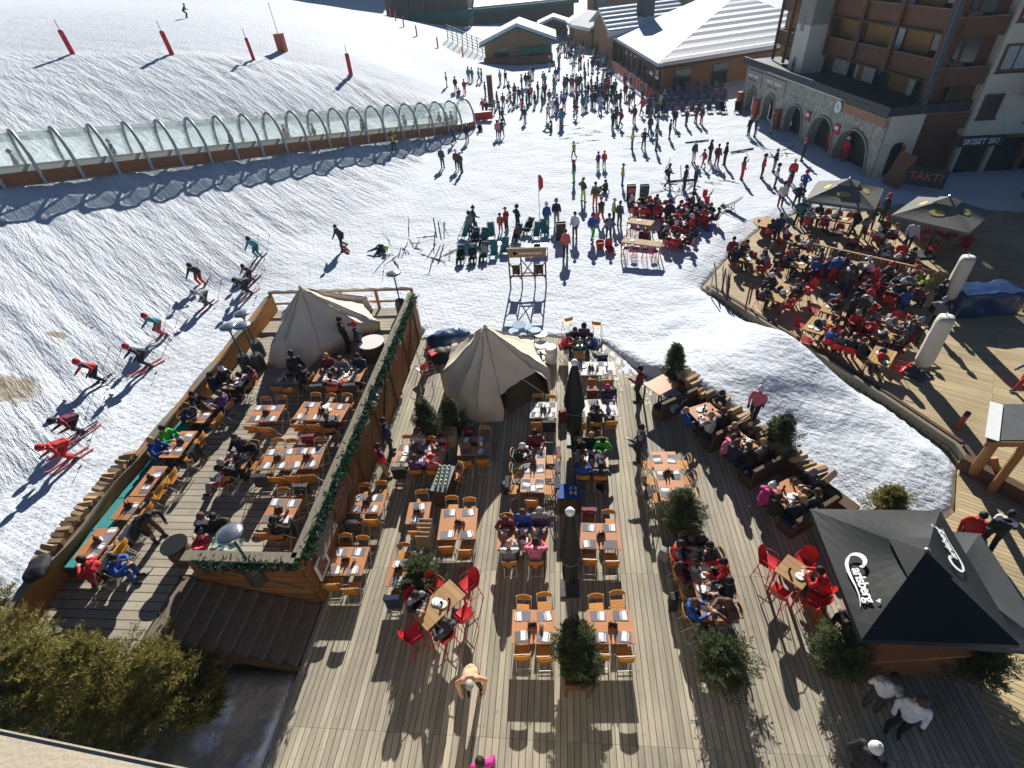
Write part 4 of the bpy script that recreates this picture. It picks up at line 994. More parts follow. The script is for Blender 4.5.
rg=[P(441,374,1.0),P(456,398,.75),P(476,411,.55),P(503,411,.55),P(547,381,.95),P(549,369,1.1)]+[Vector((-1.4,19.6,1.0)),Vector((-3.4,20.2,1.0)),Vector((-5.0,19.4,1.0))]
bs=[Vector((p.x+(p.x-ax.x)*.03,p.y+(p.y-ax.y)*.03,.01)) for p in rg]
T2=tent('bell_tent','cream bell tent with an open door on the main deck',ax,rg,bs,skip=(3,))
b=MB(); b.face([bs[3]+Vector((.15,.5,0)),bs[4]+Vector((-.1,.5,0)),Vector((-1.6,17.6,1.5)),Vector((-2.6,17.4,1.6))]); b.build('doorway_shade',MT['canvas_shade'],T2)  # dark sheet behind the open door, inner shade of the tent put into colour
b=MB(); q0=P(519,377,1.7); b.tube([q0,P(556,401,.02)],.012,5); b.tube([P(547,381,.95),P(558,395,.02)],.012,5); b.build('guy_rope',MT['paper'],T2)
# ------------------------------------------------------------------ parasols
def closed_parasol(loc,h,r,label,cm,ball=True,z0=.5):
    o=thing('closed_parasol',label,'parasol',loc,0,'closed black parasols'); b=MB(); seg=20; prof=[]
    for i in range(15):
        t=i/14; z=z0+(h-z0)*t
        rr=r*(.55+.75*t-.9*t*t) if t<.3 else r*(1.12*(1-t)**.62+.13)
        if .30<t<.38: rr*=.72
        prof.append((rr,z))
    vs=[];fs=[]
    for j,(rr,z) in enumerate(prof):
        for k in range(seg):
            a=2*math.pi*k/seg; f=1+.16*math.cos(8*a+.4*j)*(1-j/16); vs.append((rr*f*math.cos(a),rr*f*math.sin(a),z))
    for j in range(len(prof)-1):
        for k in range(seg): fs.append((j*seg+k,j*seg+(k+1)%seg,(j+1)*seg+(k+1)%seg,(j+1)*seg+k))
    fs.append(tuple(range(seg))[::-1]); fs.append(tuple((len(prof)-1)*seg+k for k in range(seg)))
    b._add(vs,fs,0); b.build('canopy',cm,o,smooth=True)
    b=MB(); b.tube([(0,0,0),(0,0,z0+.3)],.035,8); b.box((0,0,.03),(.55,.55,.06)); b.build('pole',MT['darkmetal'],o)
    b=MB(); b.lathe([(0,.0),(.10,.02),(.13,.10),(.08,.19),(0,.21)] if ball else [(0,0),(.05,0),(.04,.08),(0,.1)],(0,0,h-.05),12); b.build('cap',MT['whitepaint'],o,smooth=True)
    b=MB(); b.tube([((r*.74)*math.cos(2*math.pi*i/16),(r*.74)*math.sin(2*math.pi*i/16),z0+(h-z0)*.34) for i in range(16)],.02,5,closed=True); b.build('strap',MT['capwood'],o)
    return o
p=P(570,589,0); closed_parasol(p,3.55,.31,'closed black parasol with a white ball top nearer the front','x' and MT['blackcloth'])
p=P(574,441,0); closed_parasol(p,3.65,.40,'closed black parasol standing farther back by the bell tent',MT['blackcloth'])
def white_parasol(top,bot,z2,label):
    g=P(*top,z2); g2=P(*bot,.4)
    o=thing('closed_parasol',label,'parasol',(g.x,g.y,0),.5,'white covered parasols'); z1=.42
    for k in range(90):
        z=k*.02
        if proj((g.x,g.y,z))[1]<bot[1]: z1=z; break
    b=MB(); n=16; prof=[]
    for i in range(13):
        t=i/12; rr=.37*(1-.10*t) if 0<i<12 else .30; prof.append((rr,z1+(z2-z1)*t))
    vs=[];fs=[]
    for j,(rr,z) in enumerate(prof):
        for k in range(n):
            a=2*math.pi*k/n; f=1+.05*math.cos(4*a)+.02*math.sin(7*a+j); vs.append((rr*f*math.cos(a),rr*f*math.sin(a)*.85,z))
    for j in range(12):
        for k in range(n): fs.append((j*n+k,j*n+(k+1)%n,(j+1)*n+(k+1)%n,(j+1)*n+k))
    fs.append(tuple(range(n))[::-1]); fs.append(tuple(12*n+k for k in range(n))); b._add(vs,fs,0); b.build('cover',MT['beigecloth'],o,smooth=True)
    b=MB(); b.tube([(0,0,0),(0,0,z1+.05)],.04,8); b.box((0,0,.04),(.8,.8,.06)); b.build('pole',MT['darkmetal'],o)
    b=MB(); b.tube([(.1,.1,z2),(.12,.1,z2+.12)],.02,6); b.build('finial',MT['whitepaint'],o)
white_parasol((969,257),(944,297),2.75,'farther closed parasol in a white cover beside the tarpaulin')
white_parasol((947,317),(921,364),2.75,'nearer closed parasol in a white cover at the terrace edge')
def pyramid(name,label,corners,apex,cm,under,prints=None,vent=True,val=.16):
    A=Vector(apex); ce=sum((Vector(c) for c in corners),Vector())/4
    o=thing(name,label,'umbrella'); b=MB(); cs=[Vector(c) for c in corners]
    for i in range(4):
        p,q_=cs[i],cs[(i+1)%4]; M2=8
        def pt(t,u): 
            e=p.lerp(q_,u); r_=A.lerp(e,t); r_.z-=.07*math.sin(math.pi*t)*math.sin(math.pi*u); return r_
        for a in range(6):
            for k in range(M2): b.face([pt(a/6,k/M2),pt((a+1)/6,k/M2),pt((a+1)/6,(k+1)/M2),pt(a/6,(k+1)/M2)])
        if val: b.face([p,p-Vector((0,0,val)),q_-Vector((0,0,val)),q_])
    me=b.mesh('canopy',[cm]); bm=bmesh.new(); bm.from_mesh(me); bmesh.ops.remove_doubles(bm,verts=bm.verts,dist=.003); bm.to_mesh(me); bm.free(); cano=obj('canopy',me,o)
    if vent:
        b=MB(); 
        for i in range(4):
            p=A.lerp(cs[i],.30)+Vector((0,0,.07)); q_=A.lerp(cs[(i+1)%4],.30)+Vector((0,0,.07)); b.face([A+Vector((0,0,.09)),p,q_])
        b.build('vent',cm,o)
    b=MB(); b.tube([(A.x,A.y,0),(A.x,A.y,A.z-.05)],.045,8); b.box((A.x,A.y,.05),(.9,.9,.1)); b.build('pole',MT['darkmetal'],o)
    for i in range(4):
        b=MB(); b.bar(A-Vector((0,0,.12)),cs[i]-Vector((0,0,.05)),.03,.03); b.build('rib',MT['darkmetal'],o)
    b=MB(); b.lathe([(0,.1),(.06,.06),(.05,.0),(0,0)],A+Vector((0,0,.09)),10); b.build('finial',MT['chrome'],o)
    return o,cano,cs,A
zc=2.4
MT['slatcloth']=mat('charcoal_parasol_cloth',(.055,.06,.062),.8,.15,2,.2,15)
cs=[Vector((6.5,9.38,zc)),Vector((9.72,9.38,zc)),Vector((9.5,5.9,zc)),Vector((6.35,5.9,zc))]
ca=P(925,553.5,3.25)
U,UC,cs,A=pyramid('umbrella','big square black umbrella with white lettering over the bar','cs' and cs,ca,MT['blackcloth'],None)
def text_mesh(s,size=1.0,ext=.0,bold=0.0,shear=0.0,spacing=1.0):
    cu=D.curves.new('lettering','FONT'); cu.body=s; cu.size=size; cu.extrude=ext; cu.offset=bold; cu.shear=shear; cu.space_character=spacing; cu.align_x='CENTER'; cu.align_y='CENTER'
    o=D.objects.new('lettering',cu); COLL.objects.link(o); dg=bpy.context.evaluated_depsgraph_get(); dg.update(); me=D.meshes.new_from_object(o.evaluated_get(dg)); D.objects.remove(o); D.curves.remove(cu); return me
def lettering(s,origin,xd,yd,size,mt,parent,bold=.0,shear=0.0,spacing=1.0,name='lettering'):
    me=text_mesh(s,size,.004,bold,shear,spacing); me.materials.clear(); me.materials.append(mt)
    xd=Vector(xd).normalized(); yd=Vector(yd); yd=(yd-xd*yd.dot(xd)).normalized(); zd=xd.cross(yd)
    m_=Matrix((xd,yd,zd)).transposed().to_4x4(); m_.translation=Vector(origin); o=obj(name,me,parent); o.matrix_local=m_; return o
def brand(i,t,size,sh):
    """white script lettering, with the long tail under the first letter, on one side of the black umbrella"""
    p,q_=cs[i],cs[(i+1)%4]; mid=(p+q_)/2; yd=(A-mid); xd=(q_-p); n=xd.normalized().cross(yd.normalized())
    if n.z<0: xd=-xd; n=-n
    xd=xd.normalized(); ydn=(yd-xd*yd.dot(xd)).normalized(); org=A.lerp(mid,t)+Vector((0,sh,0))-Vector((0,0,.06*math.sin(math.pi*t)))+n*.085
    lo=lettering('arlsberg',org+xd*size*.42+ydn*0,xd,ydn,size,MT['whiteprint'],UC,.014*size*2,.12,.92)
    b=MB()
    def ribbon(pts,ws):
        P3=[org+xd*x*size+ydn*y*size+n*.004 for x,y in pts]
        for k in range(len(pts)-1):
            d=(P3[k+1]-P3[k]).normalized(); s=d.cross(n)
            d0=(P3[k+1]-P3[max(k-1,0)]).normalized().cross(n); d1=(P3[min(k+2,len(pts)-1)]-P3[k]).normalized().cross(n)
            b.face([P3[k]-d0*ws[k]*size,P3[k+1]-d1*ws[k+1]*size,P3[k+1]+d1*ws[k+1]*size,P3[k]+d0*ws[k]*size])
    arc=[(-1.62+.62*math.cos(R(a)),.22+.62*math.sin(R(a))) for a in range(28,222,14)]
    nA=len(arc)
    arc+=[(-1.86,-.34),(-1.5,-.52),(-.9,-.60),(-.2,-.58),(.5,-.52),(1.2,-.54),(1.8,-.66),(2.15,-.78)]
    ws=[.06+.13*math.sin(math.pi*min(1,(k+.8)/nA)) for k in range(nA)]+[.13,.135,.12,.09,.06,.045,.03,.015]
    ribbon(arc,ws); ribbon([(-1.08,.62),(-1.06,.46),(-1.10,.28)],[.10,.13,.03])
    xm=.42+max(v.co.x for v in lo.data.vertices)/size; ribbon([(xm-.12,.40),(xm-.06,.56),(xm+.10,.64)],[.03,.10,.01]); ribbon([(xm-.08,.46),(xm-.14,.66),(xm-.12,.76)],[.03,.09,.01])
    b.build('lettering',MT['whiteprint'],UC)
pyramid('umbrella','flat charcoal umbrella half hidden behind the black lettered one',[Vector((7.6,9.2,2.0)),Vector((10.62,8.98,2.0)),Vector((10.45,5.95,2.0)),Vector((7.5,6.1,2.0))],Vector((9.0,7.5,2.45)),MT['slatcloth'],None)
brand(3,.76,.29,-.42); brand(1,.62,.29,.45)
for pxs,zz,ap,lb in ((((802,200),(868,209),(882,192),(830,178)),2.35,(838,178),'farther grey umbrella with yellow prints over the right terrace'),(((897,214),(972,231),(982,219),(922,193)),2.35,(938,192),'nearer grey umbrella with yellow prints in the building shade')):
    c4=[P(*q_,zz) for q_ in pxs]; c=sum(c4,Vector())/4; aa=math.atan2((c4[1]-c4[0]).y,(c4[1]-c4[0]).x); h=1.75
    c4=[c+Matrix.Rotation(aa,3,'Z')@Vector((sx*h,sy*h,0)) for sx,sy in ((-1,-1),(1,-1),(1,1),(-1,1))]; c4=[Vector((v.x,v.y,zz)) for v in c4]
    o,cano,cc,AA=pyramid('umbrella',lb,c4,Vector((c.x,c.y,3.15)),MT['greycloth'],None)
    for i in range(4):
        mid=(cc[i]+cc[(i+1)%4])/2; cpos=AA.lerp(mid,.55)-Vector((0,0,.07*.99)); xd=(cc[(i+1)%4]-cc[i]).normalized(); yd=(AA-mid).normalized(); nn=xd.cross(yd); cpos+=nn*.03
        b=MB(); b.face([cpos+xd*.36*math.cos(2*math.pi*k/20)+yd*.20*math.sin(2*math.pi*k/20) for k in range(20)]); b.build('print',MT['yellowprint'],cano)
# ------------------------------------------------------------------ heaters
def heater(px,py,z0,h,label):
    p=P(px,py,z0+h); o=thing('patio_heater',label,'patio heater',(p.x,p.y,z0),0,'patio heaters')
    b=MB(); b.tube([(0,0,.0),(0,0,h-.25)],.035,8); b.lathe([(.26,0),(.26,.55),(.2,.75),(0,.76)],seg=14); b.build('post',MT['darkmetal'],o)
    b=MB(); b.lathe([(.10,h-.28),(.12,h-.1),(.10,h-.04)],seg=12); b.build('burner',MT['chrome'],o)
    b=MB(); b.lathe([(0,h+.03),(.08,h+.025),(.25,h-.02),(.35,h-.06),(.35,h-.075),(.23,h-.035),(0,h)],seg=20); b.build('reflector',MT['chrome'],o,smooth=True)
    return o
heater(228,532,ZL,2.2,'patio heater with a round silver top beside the red bowl')
for px,py,l in ((227,325,'lower silver patio heater of three by the piste'),(241,324,'second silver patio heater of the three by the piste'),(241,312,'upper silver patio heater of three by the piste')): heater(px,py,ZL,2.25,l)
heater(393,272,ZL,2.2,'patio heater behind the open fence of the terrace')
# ------------------------------------------------------------------ conveyor gallery
G=thing('conveyor_gallery','long clear covered ski conveyor climbing the snow bank','ski lift')
hw=1.25; Hc_=2.6
def arcpt(k,th,o=0.0):
    a=tunp(k); base=Vector((a.x,a.y,a.z))+tnor*(hw+.02)
    r1=hw+o; return base+(-tnor)*r1*math.cos(th)*-1*-1+Vector((0,0,(Hc_-.55+o)*math.sin(th)+.55))
ks=list(range(-2,21))
def zb(k): return max(tunp(k).z,.05)
for k in ks:
    b=MB(); pts=[]
    a=tunp(k); 
    for i in range(15):
        th=math.pi*i/14; p=arcpt(k,th,.14); p.z+=zb(k)-a.z; pts.append(p)
    lo=pts[0].copy(); lo.z-=.75; hi=pts[-1].copy(); hi.z-=.75
    b.tube([lo]+pts+[hi],.105,6); b.build('arch',MT['archgrey'],G,smooth=True)
for k in ks[:-1]:
    b=MB(); n=12
    for i in range(n):
        t0,t1=math.pi*i/n,math.pi*(i+1)/n
        def q_(kk,t):
            p=arcpt(kk,t); p.z+=zb(kk)-tunp(kk).z; return p
        b.face([q_(k+.04,t0),q_(k+.96,t0),q_(k+.96,t1),q_(k+.04,t1)])
    b.build('cover_panel',MT['clear'],G,smooth=True)
    for s,nm in ((0,'near'),(1,'far')):
        b=MB(); off=-.0 if s==0 else 2*hw+.04
        p0=tunp(k)+tnor*off; p1=tunp(k+1)+tnor*off; p0.z=zb(k);p1.z=zb(k+1)
        b.bar(p0+Vector((0,0,.2)),p1+Vector((0,0,.2)),.09,.80); b.build('side_board',MT['brownboard'],G)
        b=MB(); b.bar(p0+Vector((0,0,.56)),p1+Vector((0,0,.56)),.12,.06); b.bar(p0+Vector((0,0,-.1)),p1+Vector((0,0,-.1)),.2,.08); b.build('rail',MT['greenpaint'] if s==9 else MT['capwood'],G)
b=MB()
for k in ks[:-1]:
    p0=tunp(k)+tnor*hw;p1=tunp(k+1)+tnor*hw; p0.z=zb(k)-.02;p1.z=zb(k+1)-.02; b.bar(p0,p1,1.2,.06)
b.build('belt',MT['cl_grey'],G)
# riders on the belt
for px,py,col in ((23,161,'coral black'),(118,143,'navy black'),(232,132,'black black'),(286,133,'red black'),(313,131,'navy black'),(361,122,'charcoal black'),(403,117,'teal black'),(444,112,'navy black'),(455,107,'black black'),(437,110,'red black')):
    best=min(np.arange(-1,19,.05),key=lambda k:abs(proj((tunp(k)+tnor*hw)+Vector((0,0,zb(k)-tunp(k).z)))[0]-(px+4)))
    p=tunp(best)+tnor*hw; p.z=zb(best)+.02; j,t_=col.split()
    person(p,face(-tdir.x,-tdir.y),'stand',j,t_,'helmet',label='person in a %s jacket riding under the clear conveyor cover'%cn(j),group='riders on the conveyor')
# ------------------------------------------------------------------ red piste markers
def marker(px,py,hgt,label,r=.23,lean=0.0,m='teared',whip=.8):
    p=PT(px,py); o=thing('piste_marker',label,'piste marker',p-Vector((0,0,.1)),0,'red markers along the piste edge'); o.rotation_euler=(0,lean,0)
    b=MB(); b.lathe([(r,.05),(r,hgt-.08),(r*.75,hgt),(0,hgt+.02)],seg=14); b.build('padding',MT[m],o)
    b=MB(); b.tube([(0,0,0),(0,0,hgt+whip)],.03,6); b.build('pole',MT['darkmetal'],o)
marker(73,54,2.1,'red padded piste marker nearest the picture edge',lean=-.06); marker(172,54,2.1,'red padded piste marker second along the bank',lean=-.08); marker(254,60,2.1,'thin red piste marker before the orange box',.17,-.06); marker(351,75,2.2,'red padded piste marker with the long shadow',lean=.02)
p=PT(283,51); o=thing('piste_marker','wide orange box marker with a tall thin mast','piste marker',p-Vector((0,0,.1))); b=MB(); b.box((0,0,.85),(.85,.85,1.7)); b.box((0,0,1.73),(.95,.95,.06)); b.build('box',MT['rustred'],o); b=MB(); b.tube([(0,0,1.7),(-.1,.0,4.6)],.035,6); b.build('mast',MT['whitemetal'],o)
for i,(px,py) in enumerate(((391,18),(396,21),(404,27),(417,36),(438,48),(463,57),(398,15),(414,20),(429,21),(490,60))): marker(px,py,1.75,'thin dark red pole marker on the far piste edge',.13,whip=.3)
# ------------------------------------------------------------------ skiers
def ski_kit(p,rz,label,group='skis on the piste'):
    for s in(-1,1):
        b_=mm('ski',lambda:(lambda b:(b.box((0,0,.0),(.085,1.45,.014)),b._add([(-.0425,.725,-.007),(.0425,.725,-.007),(.02,.90,.07),(-.02,.90,.07),(-.0425,.725,.007),(.0425,.725,.007),(.02,.90,.082),(-.02,.90,.082)],[(0,1,2,3)[::-1],(4,5,6,7),(0,4,7,3),(1,2,6,5),(2,3,7,6)],0),b.box((0,-.05,.025),(.075,.3,.035)),b.mesh('ski',[MT['red']]))[-1])(MB()))
        off=Matrix.Rotation(rz,3,'Z')@Vector((s*.14,.05,.03)); q_=p+off; q_.z=max(hz(q_.x,q_.y),q_.z-.05)+.03
        d=Matrix.Rotation(rz,3,'Z')@Vector((0,.7,0)); z1=hz(q_.x+d.x,q_.y+d.y);z0=hz(q_.x-d.x,q_.y-d.y); pitch=math.atan2(z1-z0,1.4)
        o=obj('ski',b_,None,q_,0,mats=[MT[random.choice(('cl_red','cl_black','cl_black','cl_white','cl_coral'))]]); o.rotation_euler=Matrix.Rotation(rz,4,'Z').to_euler(); o.rotation_euler=(pitch,0,rz)
        tag(o,('left' if s<0 else 'right')+' ski under the '+label,'ski',group)
def pole_at(p,rz,label,s):
    b_=mm('skipole',lambda:(lambda b:(b.tube([(0,0,0),(0,0,1.15)],.009,5),b.lathe([(.05,.06),(.05,.07),(0,.08)],seg=8),b.tube([(0,0,1.02),(0,0,1.17)],.018,6),b.mesh('ski_pole',[MT['darkmetal']]))[-1])(MB()))
    o=obj('ski_pole',b_,None,p); o.rotation_euler=(R(48),0,rz); tag(o,label,'ski pole','ski poles of the skiers')
SKD=face(-.34,-.94)
for px,py,pose,j,t_,h,hc,lb,rz in ((203,285,'ski','black','red','helmet','black','skier in black with bright red trousers',SKD+.5),(209,306,'tuck','grey','charcoal','helmet','grey','skier in grey bending low on the piste',SKD+.2),
  (165,336,'ski','teal','coral','helmet','red','skier in a teal jacket and coral trousers',SKD+.1),(150,367,'ski','navy','black','helmet','red','skier in navy with a white bib',SKD-.1),(103,382,'ski','red','black','helmet','red','skier in a red race bib and black trousers',SKD+.1),
  (250,294,'tuck','black','black','helmet','black','skier all in black bending forward',SKD),(253,281,'ski','maroon','navy','helmet','black','small skier behind the black bending skier',SKD+.2),(260,258,'ski','teal','teal','helmet','black','skier in a green teal suit highest on the track',SKD+.3),
  (83,433,'tuck','maroon','black','helmet','black','skier in a dark red vest above the red suit',SKD),(74,459,'tuck','red','red','helmet','red','skier all in red leaning far forward',SKD-.05),(345,249,'walk','black','black','hair','hair_dark','snowboarder in black with a white bib',SKD-.2)):
    p=PT(px,py); small='small' in lb
    person(p+Vector((0,0,-.02)),rz,pose,j,t_,h,hc,True,lb+' beside the terrace','skiers on the piste beside the terrace',sc=.8 if small else 1.02,glasses='goggles',tilt=(-.12,0))
    if 'snowboarder' in lb:
        o=thing('snowboard','red snowboard under the snowboarder in black','snowboard',p+Vector((0,0,.04)),rz+R(70)); b=MB(); b.box((0,0,0),(.27,1.25,.018)); b.lathe([(0,-.009),(.135,-.009),(.135,.009),(0,.009)],(0,.625,0),16); b.lathe([(0,-.009),(.135,-.009),(.135,.009),(0,.009)],(0,-.625,0.0),16,sy=1.001); b.build('board',MT['red'],o)
        for s in(-1,1):
            b=MB(); b.box((0,s*.25,.04),(.24,.1,.06)); b.build('binding',MT['boot'],o)
    else:
        ski_kit(p,rz,lb)
        for s in(-1,1): pole_at(p+Matrix.Rotation(rz,3,'Z')@Vector((s*.36,-.42,.22)),rz,('left' if s<0 else 'right')+' ski pole of the '+lb,s)
    # white bibs
    if 'bib' in lb:
        pass
# loose skis
def loose(px,py,rz,up,label,group,col='cl_black',z=None):
    p=PT(px,py) if z is None else P(px,py,z); ski_=MESH['ski']; o=obj('ski',ski_,None,p+Vector((0,0,.03+(.72 if up>.3 else 0))),0,mats=[MT[col]]); o.rotation_euler=(R(90)-up*.0 if up>.3 else random.uniform(-.02,.02),0,rz)
    if up>.3: o.rotation_euler=(R(72+random.uniform(-12,14)),0,rz)
    o.scale=(.9,.82,.9); tag(o,label,'ski',group)
cols=['cl_black','cl_charcoal','cl_white','cl_navy','cl_grey','cl_grey','cl_maroon']
for i in range(16):
    px,py=random.choice(((403,248),(396,255),(410,246),(425,250),(390,262),(418,242)));  loose(px+random.uniform(-8,8),py+random.uniform(-7,7),random.uniform(0,6.3),random.choice((0,0,0,0,0,1)),'ski strewn on the snow beside the lying person','skis strewn on the snow',random.choice(cols))
for i in range(10): loose(random.uniform(432,452),random.uniform(238,262),random.uniform(0,6.3),random.choice((0,0,1)),'ski stuck in the snow left of the teal deckchairs','skis by the teal deckchairs',random.choice(cols))
for i in range(22): loose(random.uniform(652,736),random.uniform(176,196),random.uniform(0,6.3),random.choice((0,0,0,0,1)),'ski lying on the snow above the red snow bar','skis above the snow bar',random.choice(cols))
for i in range(14): loose(random.uniform(742,792),random.uniform(140,168),random.uniform(0,6.3),random.choice((0,0,0,0,1)),'ski lying on the snow before the stone arches','skis before the arches',random.choice(cols))
for i in range(12): loose(random.uniform(560,660),random.uniform(122,150),random.uniform(1.2,1.9),0,'ski on the snow among the standing crowd','skis among the crowd',random.choice(cols))
for i in range(11):
    t=random.random(); loose(712+40*t+random.uniform(-3,3),291+22*t+random.uniform(-4,4),random.uniform(-.4,.8),1,'ski leaning at the snow corner of the right terrace','skis leaning on the right terrace',random.choice(cols),z=.05)
for (px,py,rz,lb) in ((742,151,-1.2,'long dark pole lying on the snow'),(683,181,-1.5,'long black roll lying behind the snow bar'),(697,142,-1.35,'dark carried pole above the standing group')):
    p=PT(px,py); b=MB(); b.tube([(0,-1.1,.06),(0,1.1,.06)],.06,8); tag(b.build('padded_pole',MT['blackcloth'],None,p,rz),lb,'pole')
# ------------------------------------------------------------------ apartment building with the stone arcade
AP=thing('apartment_building','apartment block with brown balconies above a stone arcade','building')
FA=Vector((19.0,64.0,0)); FB=Vector((22.2,41.0,0)); ft=(FB-FA).normalized(); fn=Vector((-ft.y,ft.x,0)); FL=(FB-FA).length
if fn.x<0: fn=-fn
FT=Matrix((( ft.x,fn.x,0,FA.x),(ft.y,fn.y,0,FA.y),(0,0,1,0),(0,0,0,1)))     # (s along, depth inwards, z)
def fb(): 
    b=MB(); b.T=FT; return b
b=fb(); H_=4.15
arches=[(1.0,3.2,2.35),(4.9,7.3,2.45),(9.5,12.7,2.45),(13.9,17.6,2.5),(18.0,22.4,2.55)]
def wall_arch(b,s0,s1,h,arches,d=.7,y=0.0,m=0,mr=1):
    cur=s0
    for a0,a1,top in arches:
        b.face([(cur,y,-.3),(a0,y,-.3),(a0,y,h),(cur,y,h)],m)
        n=12; c=(a0+a1)/2; r=(a1-a0)/2; spr=top-r*.95 if top-r*.95>.3 else .3
        def az(s): 
            t=abs(s-c)/r; return spr+(top-spr)*math.sqrt(max(0,1-t**2.2))
        for i in range(n):
            u0=a0+(a1-a0)*i/n;u1=a0+(a1-a0)*(i+1)/n
            b.face([(u0,y,az(u0)),(u1,y,az(u1)),(u1,y,h),(u0,y,h)],m)
            b.face([(u0,y,az(u0)),(u0,y+d,az(u0)),(u1,y+d,az(u1)),(u1,y,az(u1))],mr)
            p0=Vector((u0,y-.03,az(u0)));p1=Vector((u1,y-.03,az(u1))); b.bar(p0,p1,.1,.22,mr,up=(0,1,0))
        for s in (a0,a1):
            b.face([(s,y,-.3),(s,y+d,-.3),(s,y+d,az(s)),(s,y,az(s))],mr)
            b.box((s,y-.03,az(s)/2),(.2,.1,az(s)),mr)
        cur=a1
    b.face([(cur,y,-.3),(s1,y,-.3),(s1,y,h),(cur,y,h)],m)
wall_arch(b,0,FL,H_,arches); b.build('arcade_wall',[MT['stone'],MT['trimstone']],AP)
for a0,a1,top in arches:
    b=fb(); b.face([(a0,.72,-.3),(a1,.72,-.3),(a1,.72,top),(a0,.72,top)]); b.build('shop_front',MT['blackcloth'],AP)  # near-black sheet behind each arch, the arcade's inner shade put into its colour
b=fb(); b.box((FL/2-.1,3.2,H_+.14),(FL+.6,7.2,.28)); b.box((FL/2-.1,-.32,H_+.42),(FL+.7,.12,.3)); b.box((FL+.2,3.2,H_+.42),(.12,7,.3)); b.build('parapet',MT['slate'],AP)
b=fb(); b.box((FL/2,-.38,H_+.02),(FL*.55,.06,.06)); b.build('trim',MT['whitepaint'],AP)
b=fb(); b.box((10.6,6.5,7.5),(23.4,6.0,17)) ; b.build('wall',MT['ochre'],AP)
# storeys: balconies
for z in (5.9,8.6,11.3,14.0):
    b=fb(); b.box((16.2,2.55,z+.6),(14.6,.09,1.18)); b.box((9.0,3.0,z+.6),(.09,.9,1.18)); b.box((23.4,3.0,z+.6),(.09,.9,1.18)); b.build('balcony',MT['brownpaint'],AP)
    b=fb(); b.box((16.2,2.9,z-.04),(14.5,1.2,.12)); b.build('balcony_floor',MT['darkwood'],AP)
    b=fb(); b.bar((8.9,2.47,z+1.22),(23.5,2.47,z+1.22),.12,.07); b.build('balcony_rail',MT['whitemetal'] if False else MT['brownwash'],AP)
    b=fb(); b.box((3.6,1.9,z+.55),(5.2,.09,1.1)); b.box((1.0,2.6,z+.55),(.09,1.5,1.1)); b.box((3.6,2.6,z-.02),(5.2,1.4,.12)); b.build('balcony',MT['brownpaint'],AP)
for s,z0 in ((9.05,5.8),(13.3,5.8),(17.6,5.8),(23.2,5.8),(1.2,4.5),(3.4,4.5),(5.8,4.5)):
    b=fb(); b.box((s,2.36 if s>8 else 1.8,z0+6),(.22,.2,12)); b.build('balcony_post',MT['brownpaint'],AP)
for s in (17.4,13.1,23.0):
    b=fb(); b.tube([(s,2.22,5.6),(s,2.22,17)],.05,6); b.build('downpipe',MT['brownwash'],AP)
b=fb(); b.box((7.6,1.75,9),(2.4,1.9,9.8)); b.box((7.6,1.75,12),(2.4,1.9,8)); b.build('stair_tower',MT['pillar'],AP)
for z,zz in ((4.9,1.3),(8.0,1.0),(11.3,1.2)):
    b=fb(); b.box((7.4,.79,z),(.5,.05,zz)); b.build('window',MT['glassdark'],AP)
# back wall of balconies: ochre, cream panels, doors and windows
for i,(s0,s1,z0,z1,mt) in enumerate(((9.2,12.8,4.5,5.8,'cream'),(13.6,15.2,4.5,5.8,'pillar'),(19.2,20.4,4.45,5.9,'pillar'),(20.9,22.6,4.45,5.9,'cream'))):
    b=fb(); b.box(((s0+s1)/2,3.46,(z0+z1)/2),(s1-s0,.06,z1-z0)); b.build('wall_panel',MT[mt],AP)
for s,w,z,h,mt in ((12.0,.8,5.1,1.25,'glassdark'),(16.0,1.6,5.15,1.4,'glassdark'),(20.3,.7,5.1,1.2,'glassdark'),(22.8,.9,5.1,1.4,'glassdark'),(11.8,1.0,7.75,1.5,'glassdark'),(16.4,1.5,7.75,1.6,'curtain'),(20.6,1.1,7.75,1.5,'glassdark'),(11.8,1.0,10.4,1.5,'glassdark'),(16.4,1.5,10.4,1.5,'curtain'),(20.6,1.1,10.4,1.5,'glassdark')):
    b=fb(); 
    for sx in(-1,1): b.box((s+sx*w/2,3.40,z),(.09,.08,h+.1)); b.box((s,3.40,z+sx*h/2),(w-.09,.08,.09))
    f=b.build('window',MT['brownpaint'],AP); b=fb(); b.box((s,3.42,z),(w-.09,.05,h-.09)); b.build('pane',MT[mt],f)
# end walls toward the lower terrace
def yb(): return MB()
b=MB(); wall=b; b.T=Matrix.Translation((22.25,41.0,0)); wall_arch(b,0,2.2,H_,[(.55,1.75,2.5)],.5); b.build('end_wall',[MT['cream'],MT['cream']],AP)
b=MB(); b.box((23.4,41.55,1.2),(1.2,.04,2.6)); b.build('shop_front',MT['glassdark'],AP)
b=MB(); b.box((25.9,41.98,7.2),(3.4,.3,15)); b.build('recess_wall',MT['brownpaint'],AP)
b=MB(); b.box((24.1,41.2,8),(.28,.3,15)); b.build('corner_post',MT['slatgrey'],AP)
for z in (3.1,5.75,8.45,11.1):
    b=MB(); b.box((25.75,41.2,z+.5),(3.1,.09,1.0)); b.box((25.75,41.7,z+.02),(3.1,1.0,.1)); b.build('balcony',MT['brownpaint'],AP)
    b=MB(); b.bar((24.2,41.13,z+1.04),(27.3,41.13,z+1.04),.1,.07); b.build('balcony_rail',MT['brownwash'],AP)
    b=MB(); b.box((25.3,41.81,z+1.75),(.3,.06,1.4)); b.box((26.1,41.81,z+1.7),(.9,.05,1.5)); b.build('window',MT['glassdark'] if z>4 else MT['darkwood'],AP)
b=MB(); 
